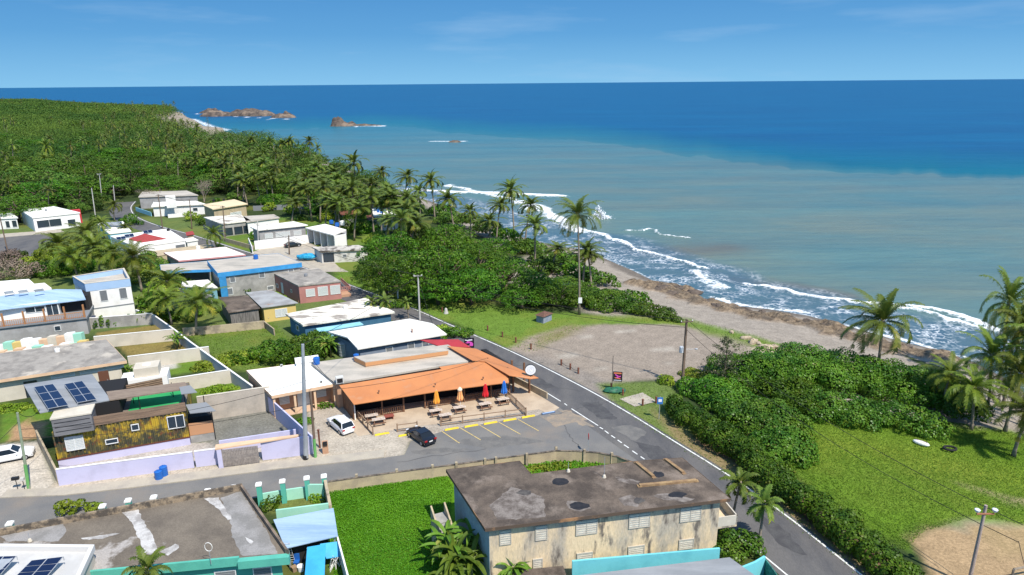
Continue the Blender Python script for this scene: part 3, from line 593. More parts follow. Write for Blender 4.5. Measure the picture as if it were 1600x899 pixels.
def rand_lumps(c, rx, ry, rz, n, seed, rot=0.0):
    """irregular thicket about (x, y), rz high"""
    rr = random.Random(seed); out = [((c[0], c[1], rz*.42), (rx*.62, ry*.62, rz*.5))]
    for i in range(n):
        a = i*2.399+rr.uniform(-.3, .3); q = math.sqrt((i+.5)/n); x, y = math.cos(a)*q*rx*.8, math.sin(a)*q*ry*.8; k = rr.uniform(.17, .30); hz = rz*rr.uniform(.5, 1.08)*(1-.42*q*q)
        x, y = x*math.cos(rot)-y*math.sin(rot), x*math.sin(rot)+y*math.cos(rot); mr = min(rx, ry)*k+.25
        out.append(((c[0]+x, c[1]+y, hz-mr*.75), (mr*1.15, mr*1.15, mr*.9)))
    return out
# ---------------------------------------------------------------- the stand of broad trees by the beach road
EXTRA = []
almond = [Proto(broad_tree('broadleaf_tree', 'dark', 7.4, 8.6, 31+i, lm_broad, 11, .36, .36, nl=46)) for i in range(3)]
stand = [(610, 372, 9, 1.0), (652, 352, 9, .95), (700, 362, 9, 1.05), (640, 412, 8, 1.0), (690, 405, 9, 1.1), (745, 392, 8.5, 1.0), (735, 420, 8, .9), (790, 408, 8, .92), (835, 424, 7, .8), (870, 436, 6, .7), (600, 405, 8, .9), (770, 372, 7, .85), (815, 440, 6, .65), (683, 427, 7, .78), (590, 392, 7, .75)]
names = ['far back by the brown roofed house', 'behind the tall beach palms', 'at the top of the beach road stand', 'over the parked plot by the decayed white house', 'in the middle of the beach road stand', 'right of the middle of the stand', 'overhanging the grass verge', 'left of the leaning beach palms', 'above the little shed', 'beside the tall white marked palm', 'at the left end of the stand', 'next to the sand gap between palms', 'low behind the little shed', 'hanging low over the verge shade', 'beside the white terrace house']
for i, (u, v, z, s) in enumerate(stand):
    p = U(u, v, z*.95); almond[i % 3].put((p.x, p.y, ground_at(p.x, p.y)), i*1.3, (s*1.1, s*1.1, s*z/8.6*1.12), 'spreading dark green broadleaf tree '+names[i], 'broadleaf trees of the beach road stand')
for i, (u, v, s, lab) in enumerate([(60, 300, 1.7, 'left of the tallest far pole'), (20, 318, 1.5, 'at the left edge behind the modern house'), (125, 292, 1.6, 'behind the far pale poles'), (200, 278, 1.8, 'above the far road bend'), (245, 285, 1.4, 'right of the far road bend'), (290, 262, 1.8, 'bright crowned behind the leafless tree'), (345, 268, 1.9, 'widest, behind the cream roofed house'), (400, 280, 1.8, 'broad, behind the grey roofed house'), (455, 292, 1.6, 'at the right end of the village woods'), (110, 262, 1.6, 'deeper in the woods above the poles'), (30, 268, 1.6, 'deeper in the woods at the left edge'), (180, 250, 1.7, 'deeper in the woods beyond the road bend'), (505, 300, 1.3, 'under the belt of palms')]):
    p = U(u, v-17, 10); almond[i % 3].put((p.x, p.y, 0), i*2.1, (s, s, s*.72), 'very large spreading tree of the woods edge, '+lab, 'large spreading trees of the woods edge')
rp3 = random.Random(12)
for i in range(34):
    p = U(rp3.uniform(-10, 340), rp3.uniform(192, 262), 8)
    if shore_d(np.array([p.x]), np.array([p.y]))[0] < 30: continue
    s = rp3.uniform(1.3, 2.2); almond[i % 3].put((p.x, p.y, 0), i*1.7, (s, s, rp3.uniform(.95, 1.25)), 'broad spreading tree standing out among the smaller trees of the woods', 'broad trees standing out in the woods')
rp2 = random.Random(3)
for i in range(60):
    u = rp2.uniform(300, 650); v = 218+(u-300)*.28+rp2.uniform(-12, 42); z = rp2.uniform(8, 11.5); EXTRA.append((u, v, z))
# ---------------------------------------------------------------- sea grape thicket and hedges
def hedge_line(name, label, px, w, h, n, seed, m=lm_dark, z=0, dens=24, leaf=.30, cat='hedge'):
    P = UL(px, z); rr = random.Random(seed); lumps = []; seg = [(a, b, (b-a).length) for a, b in zip(P[:-1], P[1:])]; tot = sum(s[2] for s in seg)
    for i in range(n):
        d = tot*i/(n-1)*.9999
        for a, b, l in seg:
            if d <= l: break
            d -= l
        p = lerp(a, b, d/l); hh = (h if not hasattr(h, '__len__') else np.interp(i/(n-1), np.linspace(0, 1, len(h)), h))*rr.uniform(.85, 1.1); ww = (w if not hasattr(w, '__len__') else np.interp(i/(n-1), np.linspace(0, 1, len(w)), w))
        q = rr.uniform(-.38, .38)*ww; nn_ = (b-a).normalized(); lumps.append(((p.x-nn_.y*q, p.y+nn_.x*q, hh*.48), (ww*rr.uniform(.34, .5), ww*rr.uniform(.34, .5), hh*.52)))
    return bush(name, label, lumps, m, dens, leaf, cat, None, seed)
hedge_line('hedge', 'long dark green sea grape hedge clipped along the right side of the coast road', [(1048, 640), (1075, 665), (1130, 703), (1200, 757), (1280, 815), (1350, 868), (1420, 925)], [2.2, 2.9, 3.1, 2.9, 2.8], [2.3, 2.9, 3.0, 2.7, 2.5], 110, 5, m=lm_broad, dens=46, leaf=.205)
for i, (c, rx, ry, rz, n, lab) in enumerate([((880, 462), 9, 5, 4.2, 16, 'tall sea grape thicket left of the marked palm trunk'), ((950, 478), 8, 4.5, 3.6, 16, 'sea grape thicket tapering towards the beach above the gravel lot'), ((1020, 492), 7, 2.6, 2.0, 14, 'low end of the sea grape thicket nearest the power pole'), ((905, 476), 6, 4, 3.6, 12, 'round sea grape bush around the base of the marked palm')]):
    p = U(*c); bush('sea_grape_thicket', lab, rand_lumps(p, rx, ry, rz, n*2, 60+i, R_(-40)), lm_dark, 26, .25, 'bush', 'sea grape thickets', 70+i)
SH = [((1115, 618), 5.5, 3.5, 4, 'green thicket at the hedge end beside the power pole', lm_broad), ((1180, 598), 8, 6, 6.0, 'large green thicket behind the feathery pine', lm_broad), ((1250, 590), 8.5, 6.5, 6.4, 'large leafy thicket in front of the beach', lm_dark), ((1325, 596), 8, 6, 5.8, 'bushy thicket below the lone leaning palm', lm_dark), ((1400, 610), 8, 6, 5.4, 'sea grape thicket left of the palm grove', lm_broad), ((1460, 615), 6, 5, 5.0, 'thicket touching the right hand palm grove', lm_dark), ((1300, 645), 8, 4.5, 4.2, 'thicket along the top edge of the big lawn', lm_dark), ((1400, 660), 7.5, 3.6, 3.6, 'low thicket beside the upturned dinghy', lm_dark), ((1195, 668), 6.5, 5, 5.0, 'pale sea grape bush behind the roadside hedge', lm_dark), ((1150, 640), 5, 3.6, 4.2, 'rounded bush just behind the start of the hedge', lm_dark), ((1225, 706), 4.2, 3.8, 4.2, 'sea grape bush bulging into the big lawn', lm_dark), ((1230, 630), 6, 4.5, 5.0, 'shaded thicket between the pale bush and the lawn', lm_broad), ((1085, 588), 2.2, 1.6, 1.6, 'small yellow green bush by the power pole', lm_bright), ((1040, 598), 1.2, 1.0, 1.8, 'small yellow flowering shrub beside the blue sign', lm_bright), ((1500, 640), 4, 3, 3.2, 'thicket under the palms at the lawn corner', lm_dark)]
for i, (c, rx, ry, rz, lab, m) in enumerate(SH):
    p = U(*c); bush('thicket', lab, rand_lumps(p, rx, ry, rz*.72, 40, 90+i, R_(-30)), m, 28, .235, 'bush', 'thickets beside the big lawn', 110+i)
# smaller bushes in the village
SB = [((432, 562), 6, 3.6, 3.2, lm_broad, 'shrubs filling the garden behind the white annex'), ((470, 570), 5, 4, 3.8, lm_broad, 'tall shrub behind the white annex roof'), ((380, 562), 5, 2.5, 1.8, lm_bright, 'low weeds along the long garden wall'), ((340, 572), 4, 2, 1.3, lm_bright, 'low creeper at the corner of the long garden wall'), ((500, 545), 4, 3, 3.4, lm_broad, 'shrub beside the steel water tank'), ((492, 548), 5, 3.6, 3.6, lm_broad, 'bush against the dark blue house wall'), ((372, 566), 3, 1.8, 1.6, lm_broad, 'bush in the open green plot'), ((705, 526), 5, 2.2, 1.8, lm_broad, 'bushes between the hip roof and the road'), ((685, 520), 3, 1.8, 1.6, lm_bright, 'small bush at the road corner of the hip roofed house'),
      ((128, 428), 6, 3.5, 4.6, lm_broad, 'round green bush behind the white parapet block'), ((85, 432), 6, 3.5, 4.2, lm_broad, 'green bush beside the grey dead scrub'), ((60, 428), 5, 3, 3.5, lm_broad, 'scrub behind the white flat roof'), ((275, 330), 7, 2.5, 2.5, lm_broad, 'hedge in front of the far white house'), ((250, 500), 5, 2.5, 3.0, lm_bright, 'banana and shrubs outside the garden wall'), ((285, 500), 5, 2.5, 2.5, lm_broad, 'shrub under the middle palms'), ((296, 402), 4, 1.6, 1.2, lm_broad, 'bush between the pink edged roof and the blue edged roof'), ((380, 458), 3, 2, 2.2, lm_broad, 'creeper growing beside the grey blue house'), ((548, 365), 5, 4, 6.5, lm_dark, 'tall dark bush beside the white bay house'), ((560, 345), 5, 4, 7.5, lm_dark, 'tall dark bush between the brown roof and the bays'), ((590, 385), 5, 3, 4.5, lm_bright, 'yellow green bush behind the decayed white house'),
      ((588, 425), 3, 2.5, 3.8, lm_dark, 'bush at the left end of the tree stand'), ((430, 326), 8, 4, 6, lm_broad, 'dark bush behind the far white houses'), ((75, 640), 2.2, 1.4, 1.2, lm_bright, 'weeds behind the container house'), ((18, 640), 3.5, 1.6, .8, lm_bright, 'weeds at the left edge behind the parked car'), ((110, 803), 1.7, .8, 1.9, lm_bright, 'bright yellow green bush behind the stained parapet'), ((146, 796), .9, .5, 1.0, lm_bright, 'small yellow green bush beside a teal pillar'), ((497, 778), 1.0, .9, 1.2, lm_bright, 'small yellowish bush in the teal walled yard'), ((425, 795), 1.0, .8, 1.8, lm_broad, 'small shrub beside the stained roof parapet'), ((1150, 862), 3, 2.2, 2.2, lm_dark, 'clipped bush between the balcony and the road'), ((320, 577), 2.5, 1.4, .7, lm_bright, 'long grass in the third walled garden'), ((345, 612), 3.5, 1.2, 1.2, lm_bright, 'weeds in the fourth walled garden'), ((475, 662), 1.6, .5, .9, lm_broad, 'clipped shrub left of the annex door'), ((508, 637), 1.8, .5, .9, lm_broad, 'clipped shrub right of the annex door'), ((860, 732), 4, .8, .5, lm_bright, 'weeds along the curved wall'), ((620, 480), 2.5, 1.4, 1.4, lm_broad, 'shrub between the small palms'), ((665, 480), 1.5, 1, 1, lm_broad, 'shrub at the foot of the white post')]
for i, (c, rx, ry, rz, m, lab) in enumerate(SB):
    p = U(*c); k = 1 if p.y > 95 else 1.6; bush('bush', lab, rand_lumps(p, rx, ry, rz, 12, 190+i, R_(15)), m, 24*k, .25/k**.5, 'bush', None, 210+i)
SV = [((640, 330), 7, 5, 4, 'shrubs on the shore slope under the lone sea palm'), ((690, 335), 7, 5, 4, 'shrubs on the shore slope behind the tree stand'), ((735, 350), 7, 4, 3.5, 'creepers on the shore slope left of the foam'), ((790, 372), 6, 4, 3, 'shrubs where the sand gap opens'), ((830, 392), 6, 4, 3, 'green slope below the short leaning palm'), ((880, 412), 7, 4, 3, 'green slope below the sand gap'), ((930, 440), 7, 3.5, 2.6, 'green slope beside the drooping palm'), ((985, 466), 6, 2.4, 1.8, 'low creepers at the beach side of the thicket'), ((760, 362), 7, 5, 3.6, 'shrubs beside the short palm above the stand'), ((815, 392), 7, 5, 3.2, 'creeper mound between the leaning palms'), ((860, 412), 7, 4.5, 3.2, 'creeper mound left of the marked palm crown'), ((905, 432), 7, 4, 3, 'creeper mound under the drooping palm'), ((705, 348), 7, 5, 4, 'shrubs under the palm above the stand'), ((600, 318), 7, 5, 4.5, 'shrubs behind the white roof with tanks'), ((850, 425), 5, 4, 3.4, 'dense bush between the stand and the marked palm')]
for i, (c, rx, ry, rz, lab) in enumerate(SV):
    p = U(*c); bush('bush', lab, rand_lumps(p, rx, ry, rz, 14, 700+i, R_(-40)), lm_broad if i % 2 else lm_forest, 9, .42, 'bush', None, 720+i)
VG = [(205, 352, 5), (222, 345, 4), (300, 345, 4), (318, 352, 3.5), (335, 358, 4), (250, 360, 4), (345, 395, 3), (30, 415, 5), (45, 425, 5), (150, 352, 4), (235, 425, 6), (255, 465, 5), (240, 480, 4), (275, 455, 5), (228, 440, 5), (310, 470, 4), (320, 490, 4), (100, 415, 5), (185, 420, 5), (160, 412, 5), (70, 410, 5), (390, 300, 6), (365, 312, 4), (455, 335, 4), (490, 335, 5), (470, 345, 3), (510, 345, 5), (575, 365, 5), (610, 350, 5), (432, 470, 2.5), (398, 372, 2.5), (368, 376, 2.5), (420, 330, 4), (340, 322, 4), (200, 305, 7), (150, 330, 6), (120, 335, 6), (560, 425, 3), (90, 395, 4)]
for i, (u, v, h) in enumerate(VG):
    p = U(u, v)
    if dline(np.array([p.x-3]), np.array([p.y-1]), [tuple(q)[:2] for q in RRs])[0] < 3.6+h*.8: continue
    bush('garden_tree', 'leafy garden shrub among the village houses and palms', rand_lumps(p, h*.75, h*.6, h*.85, 9, 800+i), (lm_broad, lm_forest, lm_bright)[i % 3] if h < 6 else lm_forest, 15, .32, 'garden shrub', 'leafy shrubs among the village houses', 860+i)
# dead scrub and bare trees
def bare_tree(label, px, zc, h, R, seed):
    rr = random.Random(seed); p = U(px[0], px[1], zc); t = thing('bare_tree', label, 'bare tree', (p.x, p.y, 0)); mb = MB(); tw = MB()
    def grow(a, d, l, r, k, m_):
        b = a+d*l; m_.tube([a, b], [r, r*.65], 5 if r > .05 else 3, False)
        if k: 
            for _ in range(3):
                n = (d+Vector((rr.uniform(-1, 1), rr.uniform(-1, 1), rr.uniform(-.25, .6)))*.75).normalized(); grow(b, n, l*rr.uniform(.6, .85), r*.55, k-1, tw if k < 4 else mb)
    for i in range(3): grow(Vector((p.x, p.y, 0)), Vector((rr.uniform(-.5, .5), rr.uniform(-.5, .5), 1)).normalized(), h*.3, .16, 5, mb)
    pale = mat('pale_bare_wood', (.34, .28, .22), (.24, .19, .15), 2)
    mb.build('trunk', pale, t); tw.build('twigs', pale, t)
bare_tree('leafless grey tree beside the far road bend', (233, 300), 5, 7, 5, 3); bare_tree('pale leafless tree beside the far white house', (316, 292), 6, 9, 5, 8)
for i, (c, rx, ry, rz, lab) in enumerate([((25, 436), 8, 4, 5, 'brown leafless scrub beside the white flat roof'), ((14, 420), 7, 4, 5, 'grey brown dead scrub at the left edge')]):
    p = U(*c); bush('dead_scrub', lab, rand_lumps(p, rx, ry, rz, 14, 400+i), lm_dry, 12, .35, 'dead scrub', None, 410+i, hexa=False)
def casuarina(label, px, zc, h, R, seed, lf=.36):
    r = np.random.default_rng(seed); p = U(px[0], px[1], zc); t = thing('feathery_pine', label, 'pine tree', (p.x, p.y, 0)); mb = MB(); b = Vector((p.x, p.y, 0)); mb.tube([b, b+Vector((.2, 0, h))], [.16, .03], 6); P = []
    for i in range(34):
        z = h*(.14+.84*i/34); a = i*2.4; l = R*(1.05-z/h)**.6*r.uniform(.35, 1.0); e = b+Vector((math.cos(a)*l, math.sin(a)*l, z+l*.35)); mb.tube([b+Vector((0, 0, z)), e], [.03, .01], 3, False)
        for f in r.random(34): P.append(np.array(lerp(b+Vector((0, 0, z)), e, .25+.8*f))+r.normal(0, .16, 3)+[0, 0, -.1])
    P = np.array(P)-np.array([p.x, p.y, 0]); mb.build('trunk', bark2, t); leaves('crown', P, r.normal(size=P.shape)+[0, 0, .2], lf, lm_cas, t, None, False, .34, r)
casuarina('wispy grey green pine rising above the thicket by the power pole', (1133, 565), 4, 8.0, 4.2, 5); casuarina('wispy pine standing by the far beach', (325, 195), 10, 17, 4.5, 6)
casuarina('shorter wispy pine left of the far beach', (338, 207), 7, 12, 4, 7)
# ---------------------------------------------------------------- palms
pal = [Proto(palm('coconut_palm', 'x', 11.5, 1, nf=28, lean=(-.5, .2))), Proto(palm('coconut_palm', 'x', 12.5, 2, nf=26, lean=(.7, .1))), Proto(palm('coconut_palm', 'x', 10, 3, nf=22, lean=(.2, -.5), wind=(-1.1, .3)))]
tall = palm('coconut_palm', 'tall coconut palm with a white box strapped to its long thin trunk', 19.5, 4, nf=30, Ln=5.9, lw=.15, ll=1.25, lean=(-.25, -.2), tr=.2); p = U(905, 492); tall.location = p
bx_ = MB(); bx_.box((.1, -.32, 3.0), .7, .12, 1.1); bx_.build('white_box', mat('box_white', (.75, .75, .72)), None); bo = bpy.data.objects['white_box']; bo.parent = tall
big = palm('coconut_palm', 'lone wind swept coconut palm leaning beside the thicket in front of the surf', 9.0, 17, nf=28, Ln=6.6, nl=38, lw=.13, ll=1.45, wind=(-1.5, .3), lean=(-.3, 0), tr=.24); p = U(1384, 500, 9); big.location = (p.x, p.y, ground_at(p.x, p.y)-.2)
PL = [(803, 300, 13, 1, 'palm leaning over the surf left of the tallest palm'), (820, 322, 11, .9, 'palm close beside the surf palm'), (836, 352, 10, 1, 'palm in front of the white wash left of the tallest palm'), (925, 400, 7, .9, 'drooping palm just right of the tallest trunk'), (862, 388, 6, .8, 'short leaning palm by the sand gap'), (912, 390, 8, .8, 'palm tucked behind the tallest palm'), (677, 284, 12, 1, 'palm standing alone against the pale sea'), (629, 278, 13, 1, 'palm with round head left of the lone sea palm'), (554, 256, 15, 1.1, 'tallest palm of the row above the bay house'), (708, 312, 11, 1, 'palm above the left part of the tree stand'), (775, 322, 10, .85, 'palm at the edge of the white foam'), (765, 345, 8, .9, 'short palm above the tree stand'), (640, 312, 11, 1, 'palm behind the white roof with tanks'), (600, 298, 11, 1, 'palm in the row left of the white roof'), (577, 290, 11, .9, 'palm with pale fronds in the row'), (610, 318, 9, .9, 'palm whose fronds hang over the white roof'), (520, 322, 8, 1.1, 'big palm behind the bay house'), (535, 303, 9, .9, 'palm above the brown roofed house'), (500, 262, 11, 1, 'palm in the row behind the round headed trees'), (515, 270, 11, 1, 'palm next to the tallest of the row'), (482, 222, 13, 1.0, 'right palm of the far cluster against the sea'), (455, 222, 13, 1, 'second palm of the far cluster'), (437, 225, 12, 1, 'third palm of the far cluster'), (420, 222, 12, 1, 'fourth palm of the far cluster'), (395, 220, 12, 1, 'left palm of the far cluster'), (452, 318, 8, 1, 'palm beside the dark bush at the far lawn'),
      (735, 330, 8, .8, 'short palm between the sea palms'), (555, 300, 9, .9, 'mid palm in the row by the tall one'), (590, 270, 11, .9, 'palm behind the row left of the round head'), (655, 300, 9, .9, 'palm under the lone sea palm'), (480, 285, 9, .9, 'palm in the pale green crowns'), (420, 262, 10, .9, 'palm rising from the pale green crowns'), (365, 232, 12, 1, 'palm near the wispy pines'), (345, 240, 11, 1, 'palm left of the wispy pines')]
for i, (u, v, z, s, lab) in enumerate(PL):
    s *= 1.38; p = U(u, v, z); pr = pal[i % 3]; hh = (11.5, 12.5, 10)[i % 3]; g = ground_at(p.x, p.y); pr.put((p.x, p.y, g), (i*.9) % .9-.4, (s, s, (z-g)/hh), 'coconut '+lab, 'coconut palms along the shore')
# the grove at the right edge and the garden palms
for i, (u, v, z) in enumerate(EXTRA):
    p = U(u, v, z)
    if shore_d(np.array([p.x]), np.array([p.y]))[0] < 8: continue
    pr = pal[i % 3]; hh = (11.5, 12.5, 10)[i % 3]; s = rp2.uniform(1.1, 1.45); pr.put((p.x, p.y, ground_at(p.x, p.y)), rp2.uniform(-.5, .5), (s, s, z/hh), 'coconut palm in the dense belt of palms between the village and the shore', 'belt of palms between the village and the shore')
gp = [Proto(palm('coconut_palm', 'x', 6.5, 21, nf=26, Ln=4.6, nl=32, lw=.10, ll=1.1, pm=lm_gpalm, wind=(-.8, .1))), Proto(palm('coconut_palm', 'x', 7.5, 22, nf=28, Ln=4.9, nl=32, lw=.10, ll=1.1, pm=lm_gpalm, wind=(-.5, -.1)))]
GP = [(1592, 520, 9, 1, 'tall palm of the grove at the right edge'), (1560, 560, 6.5, .95, 'palm of the right hand grove nearest the thicket'), (1590, 585, 6.5, 1, 'palm with yellow fronds at the right edge'), (1480, 588, 4.6, .8, 'short palm behind the right hand thickets'), (1530, 610, 4.5, .9, 'low palm in the shade of the grove'), (1600, 640, 5, 1, 'palm hanging over the lawn corner'), (1625, 545, 9, 1.1, 'palm half out of the right side'), (1585, 480, 10, .9, 'highest palm head of the right hand grove'),
      (95, 382, 7.5, .95, 'palm at the left of the garden cluster'), (128, 368, 8.5, 1, 'highest palm of the garden cluster'), (150, 388, 8, 1, 'central palm of the garden cluster'), (115, 400, 6.5, .95, 'low palm of the garden cluster'), (170, 398, 7, .95, 'palm right of the garden cluster'), (213, 404, 7.5, 1, 'palm with yellow hanging fronds beside the parapet block'), (265, 440, 6.5, .85, 'palm between the parapet block and the blue edged house'), (300, 474, 6, .95, 'large bright palm outside the long garden wall'), (262, 468, 5, .7, 'smaller palm behind the bright one'), (335, 366, 6, .7, 'small palm on the far street'), (70, 232, 12, 1, 'palm sticking out of the woods at the left'), (72, 250, 8, 1, 'palm pair below the wood palm'), (20, 262, 8, 1, 'palm at the left edge of the woods'), (270, 235, 10, 1, 'pale palm in the woods'), (160, 350, 5, .7, 'yellowish palm beside the far road'), (196, 355, 3.5, .6, 'small palm near the far red roof'), (175, 322, 5, .8, 'palm with orange fronds by the far road')]
for i, (u, v, z, s, lab) in enumerate(GP):
    s *= 1.35 if 8 <= i < 17 else 1.1; p = U(u, v, z); hh = (6.5, 7.5)[i % 2]; g = ground_at(p.x, p.y); gp[i % 2].put((p.x, p.y, g), (i*2.1) % 6.28, (s, s, (z-g)/hh), 'coconut '+lab, 'coconut palms of the gardens and the right hand grove')
sp = [Proto(palm('garden_palm', 'x', 3.6, 41, nf=16, Ln=2.1, nl=20, lw=.10, ll=.62, wind=(-.2, .1), tr=.12, cat='palm tree')), Proto(palm('garden_palm', 'x', 4.0, 42, nf=18, Ln=2.4, nl=20, lw=.11, ll=.68, wind=(-.3, 0), tr=.14))]
for i, (u, v, z, s, lab) in enumerate([(578, 474, 3.8, .95, 'small garden palm left of the pair in front of the blue house'), (603, 474, 4, 1, 'small garden palm beside the dark blue house corner'), (637, 474, 3.2, .8, 'small garden palm on the road side of the pair'), (1150, 757, 4.4, 1.0, 'garden palm behind the balcony of the stained block'), (1192, 795, 4.2, 1.15, 'garden palm beside the road with a shaggy trunk'), (610, 425, 2.6, .7, 'young yellow palm on the grass verge'), (237, 893, 5.2, 1.1, 'palm head poking up beside the stained roof'), (590, 478, 3.0, .8, 'short garden palm behind the pair')]):
    p = U(u, v, z); sp[i % 2].put((p.x, p.y, 0), i*1.7, (s, s, z/(3.6, 4.0)[i % 2]), lab, 'small garden palms')
ban = [Proto(banana('banana_plant', 'x', 4.2, 51)), Proto(banana('banana_plant', 'x', 4.0, 52, 13))]
for i, (u, v, s, lab) in enumerate([(700, 885, 1.0, 'banana plants left of the stained block'), (722, 900, 1.1, 'banana plants at the corner of the stained block'), (745, 872, 1.0, 'banana plants against the dark side wall'), (795, 915, .8, 'banana plants in front of the stained wall'), (585, 440, .9, 'banana clump at the left end of the verge'), (600, 442, .8, 'second banana clump by the verge'), (512, 558, .9, 'yellowish banana clump beside the water tank'), (492, 560, .7, 'banana clump behind the annex'), (278, 545, .7, 'banana plant inside the second garden'), (243, 500, .6, 'banana plant in the first garden corner'), (225, 505, .6, 'banana plant behind the garden wall'), (715, 920, 1.0, 'lowest banana plants at the bottom edge'), (200, 590, .5, 'small banana plant in the third garden'), (220, 480, .7, 'broad leaved plant behind the white block')]):
    p = U(u, v); ban[i % 2].put(p, i*1.1, s*1.12, lab, 'banana plants')
# row of thin shrubs in the first garden
for i in range(8):
    p = U(150+i*10.5, 514-i*1.1); h_ = (1.6, 2.4, 1.8, 1.4, 1.2, 2.2, 1.3, 2.8)[i]
    bush('garden_shrub', 'slim green shrub in the row against the first garden wall', [((p.x, p.y, h_*.5), (.5, .5, h_*.5)), ((p.x+.2, p.y, h_*.7), (.3, .3, h_*.35))], lm_dark, 20, .3, 'shrub', 'row of slim shrubs against the first garden wall', 600+i)
# ---------------------------------------------------------------- the woods 
woods = [Proto(broad_tree('wood_tree', 'x', 6.5, 8, 131+i, lm_forest, 5.0, .52, .42, nl=30)) for i in range(3)]
woods2 = [Proto(broad_tree('wood_tree', 'x', 6.5, 8, 141+i, lm_forest, 3.4, .65, .5, nl=24)) for i in range(2)]
poly_w = UL([(-140, 345), (0, 338), (60, 322), (140, 330), (175, 318), (190, 306), (215, 300), (300, 300), (330, 304), (400, 318), (470, 318), (505, 318), (560, 332), (600, 300)], 0)
fp = [(p.x, p.y) for p in poly_w]+[(-30, 330), (-80, 400), (-220, 600), (-310, 740), (-380, 900), (-560, 1250), (-720, 1520), (-1090, 2080), (-1500, 2290), (-2400, 2480), (-2600, 2000), (-260, 200)]
cand = []
rr = random.Random(5); yy = 225.0
while yy < 2250:
    sp_ = 10.5 if yy < 900 else 13; x = -0.82*yy-20
    while x < 30:
        xx, y_ = x+rr.uniform(-.4, .4)*sp_, yy+rr.uniform(-.4, .4)*sp_
        cand.append((xx, y_)); x += sp_
    yy += sp_*.85
ca = np.array(cand); ok = inside(ca[:, 0], ca[:, 1], fp) & (shore_d(ca[:, 0], ca[:, 1]) > np.where((ca[:, 1] > 560) & (ca[:, 1] < 1000), 52, 14)); ca = ca[ok]
ca = ca[np.abs(ca[:, 0]/ca[:, 1]) < .80]; ca = ca[np.argsort(np.hypot(ca[:, 0], ca[:, 1]))]
rp_ = np.array([(p.x, p.y) for p in RRs]); ok = dline(ca[:, 0], ca[:, 1], [tuple(p) for p in rp_[2:]]) > 9; ok &= dline(ca[:, 0], ca[:, 1], [tuple(U(207, 318))[:2], tuple(U(180, 309))[:2]]) > 0; ca = ca[ok]
NB = 285
for i, (x, y) in enumerate(ca[:NB]):
    d = math.hypot(x, y); pr = (woods if d < 420 else woods2); pr = pr[i % len(pr)]; s = rr.choice((.7, .8, .95, 1.1, 1.3, 1.7)); sz = rr.uniform(.6, 1.35)*(1.25 if s < 1 else .9)/s**.3
    pr.put((x, y, ground_at(x, y)), rr.uniform(0, 6.28), (s, s, s*sz*.85), 'round headed green tree in the dense woods behind the village', 'trees of the woods behind the village')
# beyond those: one mass of crowns, and palms among them
far = ca[NB:]; far = far[(fbm(far[:, 0], far[:, 1], 55, 4) > .30)]; P = []; Nn = []; S = []; TT = []
r = np.random.default_rng(77)
dd = np.hypot(far[:, 0], far[:, 1])
for k, (lo, hi, nlv, sz) in enumerate([(0, 800, 300, .75), (800, 1300, 110, 1.3), (1300, 4000, 45, 2.2)]):
    f = far[(dd >= lo) & (dd < hi)]; n = len(f)
    if not n: continue
    Rr_ = r.uniform(5.5, 12, (n, 1, 1)); hh = r.uniform(4, 8.5, (n, 1)); d = r.normal(size=(n, nlv, 3)); d /= np.linalg.norm(d, axis=2, keepdims=True); d[:, :, 2] = np.abs(d[:, :, 2]); q = d*Rr_*np.array([1, 1, .42]); q *= (1+.18*np.sin(d[:, :, :1]*9+d[:, :, 1:2]*7+n))
    q[:, :, 0] += f[:, 0, None]; q[:, :, 1] += f[:, 1, None]; q[:, :, 2] += hh-2; P.append(q.reshape(-1, 3)); Nn.append((d+r.normal(size=d.shape)*.25+[0, 0, .75]).reshape(-1, 3)); S.append(np.full(n*nlv, sz)*r.uniform(.7, 1.3, n*nlv)); TT.append((np.clip(1.5*(fbm(f[:, 0], f[:, 1], 120, 14, 3)[:, None]-.5)+.4+r.normal(0, .17, (n, 1))+r.normal(0, .05, (n, nlv)), 0, .78)).reshape(-1))
o = leaves('far_woods', np.concatenate(P), np.concatenate(Nn), np.concatenate(S), lm_forest, None, np.concatenate(TT), False, .8, r)
tag(o, 'dense green canopy of the far woods reaching to the headland', 'woods', None, 'stuff')
fpalm = [Proto(palm('coconut_palm', 'x', 12, 61+i, nf=15, Ln=4.4, nl=9, lw=.30, ll=1.1)) for i in range(2)]
rr = random.Random(9); cnt = 0; spots = []
for (u0, u1, v0, v1, n) in [(205, 290, 163, 182, 46), (160, 300, 182, 205, 46), (150, 330, 205, 235, 34), (235, 350, 225, 262, 16), (0, 100, 152, 164, 22), (100, 210, 158, 172, 24), (0, 130, 210, 300, 9), (330, 500, 240, 275, 14), (260, 310, 195, 215, 12), (0, 250, 172, 200, 12)]:
    for _ in range(n): spots.append((rr.uniform(u0, u1), rr.uniform(v0, v1)))
for u, v in spots:
    p = U(u, v, 10)
    if shore_d(np.array([p.x]), np.array([p.y]))[0] < (45 if 560 < p.y < 1000 else 9): continue
    s = rr.uniform(.85, 1.15); fpalm[cnt % 2].put((p.x, p.y, 0), rr.uniform(-.5, .5), (s, s, s*rr.uniform(.75, 1.1)), 'small distant coconut palm rising above the woods', 'distant coconut palms above the woods'); cnt += 1
